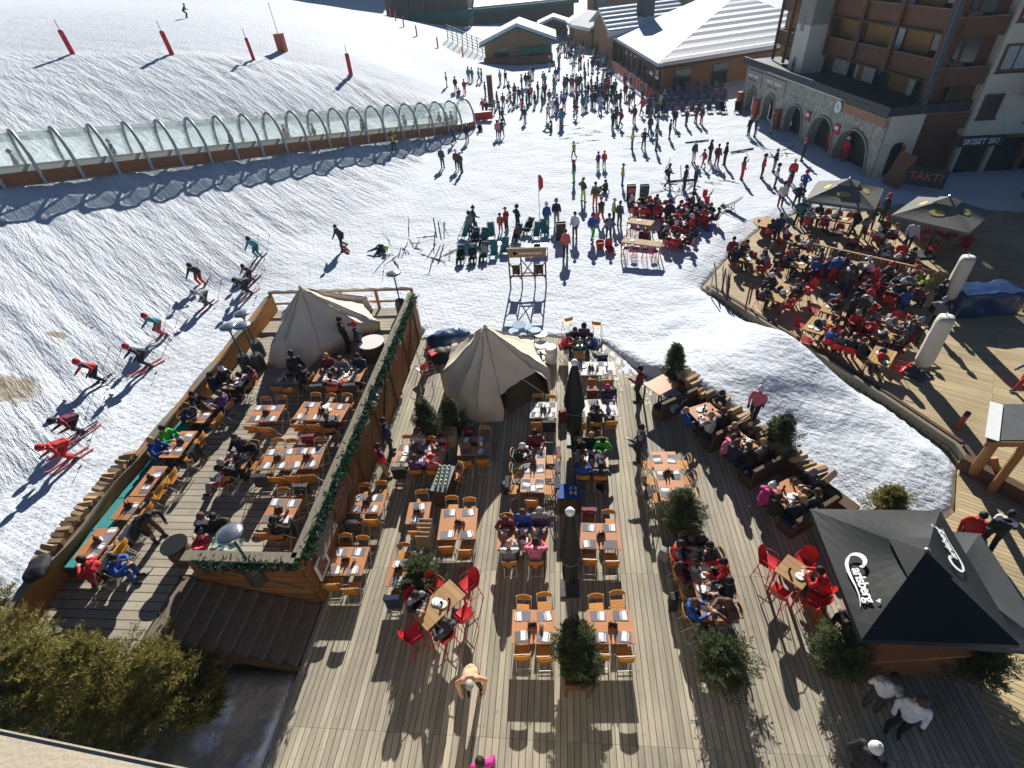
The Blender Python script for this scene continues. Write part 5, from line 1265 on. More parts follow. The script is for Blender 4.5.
for (x0,x1,z0,z1) in ((27.4,44,2.6,17),):
    b.box(((x0+x1)/2,43.0,(z0+z1)/2),(x1-x0,4.0,z1-z0))
b.build('wall',MT['cream'],AP)
for x0,x1,z0,z1,mt in ((27.7,29.3,6.5,7.9,'curtain'),(27.75,28.75,3.75,5.1,'slate'),(27.7,29.3,9.2,10.6,'curtain'),(31.5,33,6.5,7.9,'curtain'),(30.9,31.7,3.4,4.9,'glassdark')):
    b=MB(); cx,cz=(x0+x1)/2,(z0+z1)/2
    for s in(-1,1): b.box((x0 if s<0 else x1,40.95,cz),(.12,.14,z1-z0+.12)); b.box((cx,40.95,z0 if s<0 else z1),(x1-x0-.12,.14,.12))
    b.box((cx,40.97,cz),(.08,.06,z1-z0-.1)); b.box((cx,40.90,z0-.12),(x1-x0+.3,.22,.06)); f=b.build('window',MT['brownpaint'],AP); b=MB(); b.box((cx,40.985,cz),(x1-x0-.1,.02,z1-z0-.1)); b.build('pane',MT[mt],f)
b=MB(); b.box((30.8,40.4,5.6),(1.6,1.1,1.3)); b.build('oriel',MT['brownpaint'],AP)
# shops on the ground floor
b=MB(); b.box((34,43.2,1.2),(13.2,3.6,2.7)); b.build('shop_wall',MT['chaletwood'],AP)
for x in (27.6,29.7,31.9,34.0): b_=MB(); b_.box((x,41.25,1.2),(.25,.3,2.5)); b_.build('shop_pillar',MT['cream'] if x<30 else MT['chaletwood'],AP)
for x in (28.6,30.8,33.0): b_=MB(); b_.box((x,41.33,1.15),(1.8,.06,2.2)); b_.build('shop_window',MT['glassdark'],AP)
def sign(s,label,org,xd,yd,w,h,mt,tm,size,bold=.0,cat='sign',th=.06,name='sign'):
    xd=Vector(xd).normalized(); yd=Vector(yd).normalized(); zd=xd.cross(yd); m_=Matrix((xd,yd,zd)).transposed().to_4x4(); m_.translation=Vector(org)
    o=thing(name,label,cat); b=MB(); b.T=m_; b.box((0,0,0),(w,h,th)); b.build('panel',MT[mt],o)
    if s: lettering(s,Vector(org)+zd*(th/2+.006),xd,yd,size,MT[tm] if isinstance(tm,str) else tm,o,bold)
    return o
MT['orangeprint']=mat('orange_print',(.50,.15,.06),.7,.05,5)
sign('SKISET SKI','dark shop sign with white capital letters on the cream wall',(28.6,40.85,2.25),(1,0,0),(0,0,1),2.9,.62,'slate','whiteprint',.5,.012)
p0=P(905,172,1.9); 
sign('TAKTI','dark slanted menu board with orange capital letters',(23.9,37.6,1.1),(.80,-.60,0),(.34,.46,.82),2.3,1.2,'slate','orangeprint',.68,.015)
sign('','red wooden board with pale slats beside the last arch',(23.0,39.2,1.1),(.25,-.97,0),(.3,.1,.95),1.5,2.2,'brownpaint','orangeprint',.2)
# stone sign panels on the arcade
def fsign(s0,s1,z0,z1,label,mt,words=(),tm='whiteprint',y=-.06):
    o=thing('sign',label,'sign'); b=fb(); b.box(((s0+s1)/2,y,(z0+z1)/2),(s1-s0,.1,z1-z0)); b.build('panel',MT[mt],o)
    for wd,ss,zz,size,tmm in words: lettering(wd,FT@Vector((ss,y-.06,zz)),ft,(0,0,1),size,MT[tmm],o,.01)
MT['brownwash']=MT['brownwash'] if 'brownwash' in MT else mat('weathered_rail',(.24,.15,.11),.7,.2,4)
fsign(.2,3.7,2.55,3.75,'grey slate sign above the first arch','trimstone',())
fsign(4.0,8.5,2.6,3.8,'brown sign with pale lines above the second arch','trimstone',())
for (s0,s1,z,mm_) in ((.7,3.0,3.3,'paper'),(1.0,2.6,2.95,'rustred'),(4.7,7.9,3.4,'paper'),(5.2,7.2,3.0,'rustred')):
    o=[t_ for t_ in TOP if t_['label'].startswith('grey slate sign' if s0<4 else 'brown sign with')][0]
    b=fb(); 
    n=9
    for k in range(n): 
        if k in (4,): continue
        w=(s1-s0)/n; b.box((s0+w*(k+.5),-.125,z),(w*.62,.03,.22 if mm_=='paper' else .14))
    b.build('lettering_mark',MT[mm_],o)
o=thing('sign','round white badge at the start of the orange shop band','sign'); b=fb(); b.T=FT@Matrix.Translation((17.3,-.14,3.55))@Matrix.Rotation(R(90),4,'X'); b.lathe([(0,-.04),(.42,-.04),(.42,.05),(.3,.06)],seg=24); b.lathe([(0,.055),(.3,.055)],seg=24,m=1); b.lathe([(0,.07),(.14,.07)],seg=16); b.build('badge',[MT['whitepaint'],MT['slate']],o)
fsign(17.8,23.1,3.35,3.95,'pale orange faded shop band above the last arch','orangeband' if 'orangeband' in MT else 'trimstone')
for px,py,l in ((806,112,'small red and white sign between the third and fourth arch'),(836,125,'small red and white sign between the last two arches')):
    s=[13.3,17.8][px>820]; fsign(s-.35,s+.35,1.7,2.4,l,'red',()); o=TOP[-1]; b=fb(); b.box((s,-.125,2.15),(.45,.03,.25)); b.build('print',MT['whiteprint'],o)
for s,l in ((.2,'rusty orange bollard left of the first arch'),(4.1,'rusty orange bollard between the first two arches'),(8.6,'rusty orange bollard between second and third arch')):
    o=thing('bollard',l,'bollard',FT@Vector((s,-.35,0)),0,'rusty bollards by the arches'); b=MB(); b.lathe([(.32,0),(.32,1.5),(.26,1.62),(0,1.65)],seg=14); b.build('drum',MT['rustred'],o)
# ------------------------------------------------------------------ big hipped lodge
LG=thing('lodge','long lodge with a big snowy hipped roof and wooden walls','building')
a=P(665,66,3.0); a=Vector((11.9,73.0,3.0)); l=P(633,48,3.0); rr=P(784,47,3.0)
u1=(l-a); u1.z=0; L1=u1.length+10; u1.normalize(); u2=Vector((-u1.y*-1,u1.x*-1,0)); u2=(rr-a); u2.z=0; u2.normalize()
L1=26; L2=27
def lp(x,y,z): v=a+u1*x+u2*y; return Vector((v.x,v.y,z))
e=3.1; rz_=6.9
A0,A1,A2,A3=lp(-1,-1,e),lp(L1,-1,e),lp(L1,L2,e),lp(-1,L2,e); r0=P(738,-3,rz_); r1=r0+u1*9
b=MB(); 
def slab(pts,th=.45):
    up=Vector((0,0,th)); b.face([p+up for p in pts]); 
    for i in range(len(pts)): b.face([pts[i],pts[(i+1)%len(pts)],pts[(i+1)%len(pts)]+up,pts[i]+up])
def ribbed(p,q,r_,s,n):
    """a snow slope that sagged into shallow level waves"""
    M2=28
    for i in range(M2):
        t0,t1=i/M2,(i+1)/M2; wv=lambda t:.42+.10*math.sin(t*2*math.pi*n)
        b.face([p.lerp(s,t0)+Vector((0,0,wv(t0))),q.lerp(r_,t0)+Vector((0,0,wv(t0))),q.lerp(r_,t1)+Vector((0,0,wv(t1))),p.lerp(s,t1)+Vector((0,0,wv(t1)))])
slab([A0,A1,A2,A3],.35)
ribbed(A1,A0,r0,r1,0); ribbed(A0,A3,r0+u2*.1,r0,9)
b.face([A3+Vector((0,0,.42)),A2+Vector((0,0,.42)),r1+Vector((0,0,.42)),r0+Vector((0,0,.42))]); b.face([A1+Vector((0,0,.42)),r1+Vector((0,0,.42)),A2+Vector((0,0,.42))])
b.build('roof',MT['snowroof'],LG)
b=MB(); b.prism([tuple(lp(x,y,0)[:2]) for x,y in ((.2,.2),(.2,L2-1),(L1-1,L2-1),(L1-1,.2))],-.3,e+.1); b.build('wall',MT['chaletwood'],LG)
b=MB(); 
for i in range(4): p,q_=[A0,A1,A2,A3][i],[A0,A1,A2,A3][(i+1)%4]; b.bar(p-Vector((0,0,.1)),q_-Vector((0,0,.1)),.12,.3)
b.build('fascia',MT['darkwood'],LG)
for y in (3.0,8.5,14.5):
    b=MB(); c=lp(.1,y,1.2); b.bar(c-u2*1.1,c+u2*1.1,.12,2.2); b.build('window' if y>4 else 'door',MT['glassdark'],LG)
for x in range(1,24,3):
    b=MB(); c=lp(x+1.2,.1,1.3); b.bar(c-u1*.9,c+u1*.9,.12,1.9); b.build('window',MT['glassdark'],LG)
    b=MB(); c=lp(x,-.8,0); b.tube([c,c+Vector((0,0,e))],.11,6); b.build('post',MT['woodpole'],LG)
o=thing('net_fence','orange red safety net along the lodge wall','fence')
for k in range(12):
    p=lp(-1+k*2.0,-2.2-.05*k,0); b=MB(); b.tube([p,p+Vector((0,0,1.5))],.05,5); b.build('post',MT['rustred'],o)
b=MB()
for k in range(11):
    p,q_=lp(-1+k*2.0,-2.2-.05*k,0),lp(1+k*2.0,-2.25-.05*k,0)
    for zz in np.arange(.15,1.5,.16): b.bar(p+Vector((0,0,zz)),q_+Vector((0,0,zz)),.015,.07)
b.build('net',MT['net'],o)
# second building behind with a chimney
LH=thing('lodge','farther lodge with a ribbed snow roof and dark chimney','building')
def lq(x,y,z): v=Vector((8.0,98.0,0))+u1*x+u2*y; return Vector((v.x,v.y,z))
b=MB(); e2=3.9; q0,q1,q2,q3=lq(-1,-1,e2),lq(-1,14,e2),lq(9,14,6.4),lq(9,-1,6.4); ribbed(q0,q1,q2,q3,6); 
b.face([q0,q1,q1+Vector((0,0,.42)),q0+Vector((0,0,.42))]); b.face([q0,q0+Vector((0,0,.42)),q3+Vector((0,0,.42)),q3]); b.face([q3,q2,lq(19,14,e2),lq(19,-1,e2)]); b.build('roof',MT['snowroof'],LH)
b=MB(); b.prism([tuple(lq(x,y,0)[:2]) for x,y in ((0,0),(0,13.5),(18,13.5),(18,0))],-.3,e2+.05); b.face([lq(0,0,e2),lq(9,0,6.2),lq(18,0,e2)]); b.build('wall',MT['chaletwood'],LH)
b=MB(); c=lq(3.5,6.5,7.6); b.box(c,(2.0,2.0,6.5),rz=.5); b.build('chimney',MT['slate'],LH)
b=MB(); b.bar(lq(-.9,-1.1,e2-.1),lq(-.9,14,e2-.1),.15,.35); b.build('fascia',MT['whitepaint'],LH)
# ------------------------------------------------------------------ hut with the snowy gable
def chalet(name,label,c,ang,w,d,h,rh,over=.8,wallm='chaletwood',open_=False,th=.5):
    o=thing(name,label,'building',c,ang); b=MB(); b.box((0,d/2,h/2-.2),(w,d,h+.4)); 
    b._add([(-w/2,.0,h),(w/2,.0,h),(0,.0,h+rh),(-w/2,d,h),(w/2,d,h),(0,d,h+rh)],[(0,1,2),(4,3,5),(0,2,5,3),(1,4,5,2)],0); b.build('wall',MT[wallm],o)
    b=MB(); k=rh/(w/2)
    for s in(-1,1):
        x1=s*(w/2+over); z1=h-k*over; pts=[Vector((0,-over,h+rh+.05)),Vector((x1,-over,z1+.05)),Vector((x1,d+over,z1+.05)),Vector((0,d+over,h+rh+.05))]; up=Vector((0,0,th))
        b.face([p+up for p in pts]); b.face([pts[0],pts[1],pts[1]+up*.8,pts[0]+up]); b.face([pts[1],pts[2],pts[2]+up,pts[1]+up*.8]); b.face(pts)
    b.build('roof',MT['snowroof'],o)
    b=MB(); 
    for s in(-1,1): b.bar((0,-over-.02,h+rh-.1),(s*(w/2+over),-over-.02,h-k*over-.1),.08,.3)
    b.build('fascia',MT['greenpaint'],o)
    for x in ((-.25,.25) if w>6 else (0,)):
        b=MB(); b.box((x*w,-.06,h*.42),(w*.22,.1,h*.6)); b.build('window',MT['glassdark'],o)
    return o
h_=chalet('hut','wide wooden hut with a snowy gable roof at the plaza edge',(-7.3,106.5,-.1),.02,11.5,9,3.0,2.1)
b=MB(); b.box((0,-.7,.35),(11.8,1.3,1.1)); b.build('terrace',MT['brownboard'],h_)
b=MB(); b.box((2.8,-.2,1.6),(5.5,.4,1.1)); b.build('awning',MT['greenpaint'],h_)
chalet('kiosk','small kiosk with a rounded snowy roof up the street',(4.8,131,0),.1,5,5,2.6,1.3)
chalet('kiosk','snowy kiosk behind the wide wooden hut',(-1.6,137,0),0,5.5,6,2.2,.9,wallm='darkwood')
chalet('shop_hut','low shop hut with a snowy roof left of the lodges',(8.6,119,0),.35,6,9,2.8,1.6)
L_=thing('lift_station','long dark lift station with a green sloping roof','building'); b=MB(); b.box((-14,168,1.5),(34,8,4),rz=.28); b.build('wall',MT['darkwood'],L_); b=MB(); b.box((-14,168,4.0),(36,10,.8),rz=.28); b.build('roof',MT['greenpaint'],L_); b=MB(); b.box((-14,168.5,4.6),(35.5,9,.4),rz=.28); b.build('roof_snow',MT['snowroof'],L_)
L_=thing('gondola_station','dark timber station with green steel frames on the far slope','building'); b=MB(); b.box((-32,158,5),(20,8,9)); b.build('wall',MT['brownpaint'],L_); b=MB(); b.box((-32,156,10.2),(24,13,.8)); b.build('roof',MT['greenpaint'],L_); b=MB(); b.box((-32,153.8,4.0),(22,.6,2)); b.build('fascia',MT['greenpaint'],L_)
for k in range(6): b=MB(); b.bar((-42+k*4,153,-1),(-40+k*4,153.4,9.5),.4); b.build('brace',MT['greenpaint'],L_)
for i,(x,y,w,h,z) in enumerate(((-62,205,26,16,4),(14,178,14,8,0),(28,160,20,12,0))): chalet('chalet',('tall dark chalet far behind the piste edge','snowy chalet at the end of the street','large chalet behind the far lodge')[i],(x,y,z),(.2,-.3,.6)[i],w,14,h,4,1.2,th=.7)
# safety nets and steel stairs by the hut
o=thing('net_fence','green steel net fence below the far station','fence')
for k in range(9):
    p=PT(448+k*5,40+k*2.2); b=MB(); b.tube([p,p+Vector((0,0,2.6))],.08,5); b.build('post',MT['greenpaint'],o)
b=MB()
for k in range(8):
    p,q_=PT(448+k*5,40+k*2.2),PT(453+k*5,42.2+k*2.2)
    for zz in (.5,1.0,1.5,2.0,2.5): b.bar(p+Vector((0,0,zz)),q_+Vector((0,0,zz)),.04,.10)
b.build('net',MT['greenpaint'],o)

# timber shop front at the right edge
TS=thing('timber_shop','dark timber shop front with slanting braces in the building shade','building')
b=MB(); b.box((35.6,33.2,1.5),(13.0,5.6,3.2)); b.build('wall',MT['chaletwood'],TS)
b=MB(); b.box((35.6,29.7,3.0),(13.5,1.6,.2)); b.build('canopy',MT['darkwood'],TS)
for i in range(5):
    x=29.4+2.6*i; b=MB(); b.box((x,29.1,1.45),(.22,.22,2.9)); b.bar((x,29.1,2.0),(x+.9,29.1,2.9),.14); b.build('post',MT['woodpole'],TS)
    b=MB(); b.box((x+1.3,30.36,1.25),(1.9,.08,2.1)); b.build('shop_window',MT['glassdark'],TS)
b=MB(); b.bar((29.2,29.1,1.0),(41,29.1,1.0),.1,.08); b.bar((29.2,29.1,.5),(41,29.1,.5),.1,.08); b.build('rail',MT['woodpole'],TS)
b=MB(); b.box((29.06,33.2,2.3),(.08,3.2,.9)); b.build('sign_board',MT['brownpaint'],TS)
# ------------------------------------------------------------------ plants
def crown_sprigs(b,h,r,n,z0,seed,ln=.12,w=.012,shape=1.0,droop=.15):
    """boughs around a stem; each bough carries side twigs, each twig its needles"""
    rnd=random.Random(seed); nb=max(18,int(n/(185+40*(h>1.9))))
    for i in range(nb):
        t=(i+rnd.random())/nb; a=i*2.399+rnd.uniform(-.5,.5); rr=r*((1-t)**.8*.95+.07)*(1 if t>.08 else .6)*shape*rnd.uniform(.5,1.28)
        d=Vector((math.cos(a),math.sin(a),0)); s0=Vector((0,0,z0+h*t)); lift=rnd.uniform(.1,.95)*rr
        e=s0+d*rr+Vector((0,0,lift)); mid=s0.lerp(e,.55)-Vector((0,0,droop*rr)); side=Vector((-d.y,d.x,0))
        def at(u): return s0.lerp(mid,u).lerp(mid.lerp(e,u),u)
        nt_=15
        for k in range(nt_):
            u=.18+.82*(k+rnd.random()*.6)/nt_; p=at(u); sg=1 if k%2 else -1; tl=(.50*rr*(1.08-u)+.10+.06*rr)*rnd.uniform(.7,1.2)
            dd=(d*.75+side*sg*rnd.uniform(.45,.95)+Vector((0,0,rnd.uniform(-.1,.45)))).normalized() if k<nt_-1 else (e-mid).normalized()
            for j in range(13):
                q0=p+dd*tl*(j+rnd.random())/13; nd=(dd*rnd.uniform(.3,.9)+Vector((rnd.uniform(-1,1),rnd.uniform(-1,1),rnd.uniform(-.5,1)))*.75).normalized(); l=ln*rnd.uniform(.7,1.3)
                q=nd.cross(Vector((rnd.uniform(-1,1),rnd.uniform(-1,1),rnd.uniform(-1,1)))).normalized()*w
                b.face([q0-q*.6,q0+nd*l*.5-q,q0+nd*l,q0+nd*l*.5+q])
def conifer(name,label,loc,h,r,n,z0=.15,m='potfir',ln=.2,w=.03,cat='potted fir',pot=None,group=None,seed=1,shape=1.0,limbs=0):
    o=thing(name,label,cat,loc,random.uniform(0,6),group); b=MB(); crown_sprigs(b,h-z0,r,n,z0,seed,ln,w,shape); b.build('crown',MT[m],o)
    b=MB(); b.tube([(0,0,0),(0.03,0,h*.5),(0,0,h*.97)],[.05+.02*h/2,.03+.01*h/2,.008],7)
    rnd=random.Random(seed)
    for k in range(limbs):
        z=h*(.1+.7*k/limbs); a=k*2.4; l=r*(1-z/h)*.9; b.tube([(0,0,z),(l*.5*math.cos(a),l*.5*math.sin(a),z+.05*l),(l*math.cos(a),l*math.sin(a),z-.1*l)],[.03,.018,.006],5)
    b.build('trunk',MT['bark'],o)
    if pot:
        b=MB(); b.box((0,0,pot/2),(pot*1.1,pot*1.1,pot)); b.build('pot',MT['darkwood'],o)
    return o
pf='potted firs on the deck'
for i,(px,py,h,r,l) in enumerate(((429,436,1.75,.52,'left one of two potted firs below the bell tent'),(455,436,1.85,.52,'right one of two potted firs below the bell tent'),(424,590,1.25,.60,'round potted bush between the narrow tables'),(678,530,1.75,.66,'tall potted fir at the end of the empty long table'),(718,672,1.15,.70,'round potted bush at the end of the crowded table'),(829,668,1.55,.72,'potted bush between the red chairs and the bar'),(965,672,1.3,.62,'dark potted bush at the right end of the bar'),(672,383,1.9,.52,'small fir at the snow end of the log wall'),(775,453,1.7,.62,'small snowy fir behind the booth tables'),(880,520,1.3,.7,'small yellow green bush behind the black umbrella'))):
    p=P(px,py,0); conifer('potted_fir',l,p,h,r,11000,.22,'potfir' if i!=9 else 'fir',.11,.012,pot=.42,group=pf,seed=i+3,shape=1.15 if 'round' in l or i in(5,6) else 1.0)
# planter with the tall bush in the middle of the near tables
p=P(577,690,0); o=thing('planter','red brown wooden planter with a tall bush between the near tables','planter',p)
b=MB()
for s in(-1,1):
    for y in (-.75,.75): b.box((s*.28,y+.6,.35),(.06,.06,.7))
    b.box((s*.28,.6,.62),(.04,1.5,.12)); b.box((s*.28,.6,.2),(.04,1.5,.08))
b.box((0,.6,.45),(.52,1.46,.3)); b.box((0,-.16,.62),(.6,.05,.14)); b.build('box',MT['brownpaint'],o)
b=MB(); b.T=Matrix.Translation((0,.7,.5)); crown_sprigs(b,1.0,.52,9000,.0,77,.11,.012,1.2); b.T=Matrix.Translation((0.02,.25,.5)); crown_sprigs(b,.7,.45,6000,.0,78,.11,.012,1.2); b.build('bush',MT['potfir'],o)
ct_='conifers below the stairs'
for i,(x,y,z,h,r,n,l) in enumerate(((-9.75,4.95,-.2,2.5,1.15,15000,'olive green conifer nearest the wooden stairs'),(-11.0,4.75,-.2,3.2,1.45,18000,'tall olive conifer in the middle below the terrace'),(-12.3,4.6,-.3,3.4,1.5,18000,'olive conifer below the red jacket on the bench'),(-13.4,5.0,-.3,3.7,1.5,17000,'dark conifer beside the end of the log topped wall'),(-10.6,4.1,-.3,2.3,1.2,14000,'low olive conifer above the roof ledge'),(-12.3,3.9,-.3,2.9,1.5,15000,'olive conifer at the picture edge above the ledge'),(-15.6,6.6,.2,2.2,.7,5000,'thin bare grey conifer standing in the snow'))):
    conifer('conifer_tree',l,(x,y,z),h,r,n,.1,'fir',.13,.0105,'tree',group=ct_,seed=40+i,limbs=14)
for i,(px,py,s,l) in enumerate(((190,748,.34,'low grey boulder above the roof ledge'),(262,735,.30,'small grey boulder nearest the deck edge'),(215,728,.36,'grey boulder below the sparse shrub'),(120,722,.4,'dark boulder under the conifers'))):
    p=P(px,py,-.15); bm=bmesh.new(); bmesh.ops.create_icosphere(bm,subdivisions=4,radius=s)
    for v in bm.verts: v.co=Vector((v.co.x*1.5,v.co.y,v.co.z*.5)); v.co*=1+.55*mnoise.fractal(v.co*2.4+Vector((i*7,0,0)),1,2,5)
    me=D.meshes.new('boulder'); bm.to_mesh(me); bm.free(); me.materials.append(MT['rock']); o=obj('boulder',me,None,p,i*1.3); tag(o,l,'boulder','boulders below the deck')
# twig shrub by the boulders
conifer('shrub','sparse green shrub growing between the boulders',P(206,712,-.1),.9,.5,2600,.05,'fir',.25,.03,'shrub',seed=99)
# camera building ledge
o=thing('roof_ledge','beige concrete ledge of the building the view is from','ledge'); b=MB()
c1,c2=P(-20,726,12.6),P(205,773,12.6); dd=(c2-c1).normalized(); nn=Vector((dd.y,-dd.x,0)); 
if nn.y>0: nn=-nn
q_=[c1-dd*3,c2+dd*3,c2+dd*3+nn*.22,c1-dd*3+nn*.22]; b.prism([(v.x,v.y) for v in q_],12.2,12.6); b.build('slab',MT['concrete'],o); b=MB(); b.bar(q_[0]+Vector((0,0,.002)),q_[1]+Vector((0,0,.002)),.005,.005); b.build('edge_trim',MT['concrete'],o)
b=MB(); w_=[q_[0]+nn*.05-Vector((0,0,.4)),q_[1]+nn*.05-Vector((0,0,.4))]; b.face([w_[0],w_[1],w_[1]-Vector((0,0,13)),w_[0]-Vector((0,0,13))]); b.build('wall',MT['concrete'],o)
# ------------------------------------------------------------------ bar below the black umbrella
o=thing('bar_counter','red brown wooden bar below the black umbrella','bar'); c0,c1=Vector((6.95,6.12,0)),Vector((9.75,6.42,0))
b=MB(); b.bar(c0+Vector((0,0,.52)),c1+Vector((0,0,.52)),.12,1.0); b.bar(c0+Vector((-.05,.0,.3)),c0+Vector((-.45,2.4,.3)),.1,.6); b.bar(c1+Vector((0,0,.5)),c1+Vector((.05,2.6,.5)),.1,1.0); b.build('front',MT['brownboard'],o)
b=MB(); b.bar(c0+Vector((0,.14,1.05)),c1+Vector((0,.14,1.05)),.5,.06); b.build('counter_top',MT['tabletop'],o); b=MB(); b.box((8.3,7.9,.5),(1.4,.8,1.0)); b.build('cabinet',MT['darkwood'],o)
# serving tables
def cart(px,py,w,d,h,m,label,rz=0.0):
    p=P(px,py,h); o=thing('serving_cart',label,'cart',(p.x,p.y,0),rz); b=MB(); b.box((0,0,h-.02),(w,d,.04)); b.build('top',MT[m],o); b=MB(); b.box((0,0,h*.45),(w-.06,d-.06,h*.8)); b.build('cabinet',MT['darkwood'],o); return p
p=cart(443,478,.55,1.15,.9,'cl_grey','narrow serving cart covered with glass jars',-.12)
MT['jarglass']=mat('pale_green_glass',(.30,.38,.30),.12,.2,9,spec=.6)
jar=mm('jar',lambda:(lambda b:(b.lathe([(0,0),(.05,0),(.055,.10),(.04,.13),(.04,.15),(0,.15)],seg=10),b.mesh('glass_jar',[MT['jarglass']],True))[-1])(MB()))
for i in range(18): tag(obj('glass_jar',jar,None,(p.x+(-.16+.16*(i%3)),p.y+.42-.16*(i//3),.905)),'glass jar standing on the narrow serving cart','jar','jars on the serving cart')
p=cart(568.5,491,.7,.6,.85,'cl_blue','blue topped serving cart beside the blue jacket guest')
for i in range(4): tag(obj('glass_jar',jar,None,(p.x+.08+.14*(i%2),p.y-.12+.16*(i//2),.855)),'glass jar standing on the blue serving cart','jar','jars on the blue cart')
# stacked folded chairs
for (px,py,n,l) in ((427.5,545,5,'pale folded chair in the stack between the narrow table and the firs'),(452,450,4,'pale folded chair in the stack beside the potted firs')):
    p=P(px,py,0)
    for k in range(n):
        o=thing('folded_chair',l,'chair',(p.x,p.y+.28-.16*k,0),0,'pale folded chairs in stacks'); b=MB()
        for s in(-1,1): b.tube([(s*.2,0,.0),(s*.2,.12,.82)],.014,5)
        b.build('frame',MT['whitemetal'],o); b=MB(); b.box((0,.07,.5),(.38,.04,.36),Rm=Matrix.Rotation(-.14,3,'X')); b.box((0,.11,.76),(.4,.03,.14)); b.build('seat',MT['beigewood'] if 'beigewood' in MT else MT['cl_beige'],o)
# bistro stools heap: pale round tops
for i,(px,py,z,t) in enumerate(((519,323,1.35,.35),(527,327,1.2,-.3),(514,331,1.1,.2),(534,331,1.0,.5),(521,336,.9,-.2),(529,340,.85,.3),(540,335,.95,-.4),(541,344,.8,.2),(547,350,.75,.1),(535,346,.7,-.3))):
    p=P(px,py,z); o=thing('bistro_table','pale round bistro table in the heap behind the bell tent','table',(p.x,p.y,0),i,'round bistro tables in a heap')
    b=MB(); b.lathe([(0,z-.03),(.30,z-.03),(.31,z-.01),(.30,z),(0,z)],seg=20,Rm=Matrix.Rotation(t*.25,3,'X')); b.build('tabletop',MT['cl_lightblue'] if i<5 else MT['whitepaint'],o); b=MB(); b.tube([(0,0,0),(0,0,z-.03)],.03,6); b.lathe([(0,0),(.22,0),(.2,.03),(0,.05)],seg=12); b.build('stem',MT['darkmetal'],o)
p=P(551,362,0); o=thing('barrel','small white barrel beside the farther black parasol','barrel',p); b=MB(); b.lathe([(.24,0),(.29,.3),(.29,.6),(.25,.85),(0,.86)],seg=16); b.build('drum',MT['whitepaint'],o)
# round spool table and round terrace table
p=P(767,222,.75); o=thing('spool_table','big round wooden spool table at the terrace corner','table',(p.x,p.y,0)); b=MB(); b.lathe([(0,.70),(.78,.70),(.78,.75),(0,.75)],seg=28); b.build('tabletop',MT['pinetop'],o); b=MB(); b.lathe([(.28,.0),(.22,.35),(.28,.7)],seg=14); b.build('stem',MT['darkwood'],o)
p=P(371,342,2.15); o=thing('round_table','round white topped table at the terrace rail','table',(p.x,p.y,ZL)); b=MB(); b.lathe([(0,.78),(.55,.78),(.55,.82),(0,.82)],seg=28); b.build('tabletop',MT['whitetop'],o); b=MB(); b.lathe([(.5,.0),(.55,.3),(.5,.78)],seg=20); b.build('barrel_base',MT['darkwood'],o)
# pram and ladder like rack left of the bell tent
def rackthing(px,py,label,rz): 
    p=P(px,py,0); o=thing('luggage_rack',label,'rack',p,rz); b=MB()
    for s in(-1,1): b.tube([(s*.28,-.7,.02),(s*.28,.7,.25),(s*.28,.8,.9)],.02,6)
    for k in range(6): b.tube([(-.28,-.65+.24*k,.04+.04*k),(.28,-.65+.24*k,.04+.04*k)],.014,5)
    b.build('frame',MT['chrome'],o)
rackthing(423,409,'low ladder shaped metal rack on the deck',-.15); rackthing(427,366,'metal rack leaning beside the bell tent',.4)
for px,py,c,l in ((424,376,'red','red folded chair left of the bell tent'),(433,361,'red','red folded chair at the back of the bell tent')):
    p=P(px,py,0); chair('redchair',p,random.uniform(0,6),l,'red chairs beside the bell tent')
p=P(449,343,0); o=thing('covered_stack','stack of chairs under a shiny blue cover','cover',p,.3); bm=bmesh.new(); bmesh.ops.create_icosphere(bm,subdivisions=4,radius=.9)
for v in bm.verts: v.co=Vector((v.co.x*1.25,v.co.y*.8,max(v.co.z,-.1)*.8)); v.co*=1+.16*mnoise.fractal(v.co*2.2,1,2,3)
me=D.meshes.new('cover'); bm.to_mesh(me); bm.free(); me.materials.append(MT['tarp']); me.polygons.foreach_set('use_smooth',[True]*len(me.polygons)); obj('cover',me,o)
p=P(443,357,0); o=thing('covered_stack','low black cover in front of the blue cover','cover',p,.1); obj('cover',me,o,sc=(.7,.8,.7),mats=[MT['blackcloth']])
# blue tarpaulin over a long counter on the right
p=P(975,310,0); o=thing('tarpaulin','long counter under a dark blue tarpaulin on the right terrace','cover',p,R(5)); bm=bmesh.new(); bmesh.ops.create_cube(bm,size=1); bmesh.ops.subdivide_edges(bm,edges=bm.edges,cuts=9,use_grid_fill=True)
for v in bm.verts:
    v.co=Vector((v.co.x*2.6,v.co.y*1.2,(v.co.z+.5)*1.15)); v.co+=Vector((mnoise.noise(v.co*1.7),mnoise.noise(v.co*1.7+Vector((5,0,0))),mnoise.noise(v.co*2.4)))*.12
me=D.meshes.new('sheet'); bm.to_mesh(me); bm.free(); me.materials.append(MT['tarp']); me.polygons.foreach_set('use_smooth',[True]*len(me.polygons)); obj('sheet',me,o)
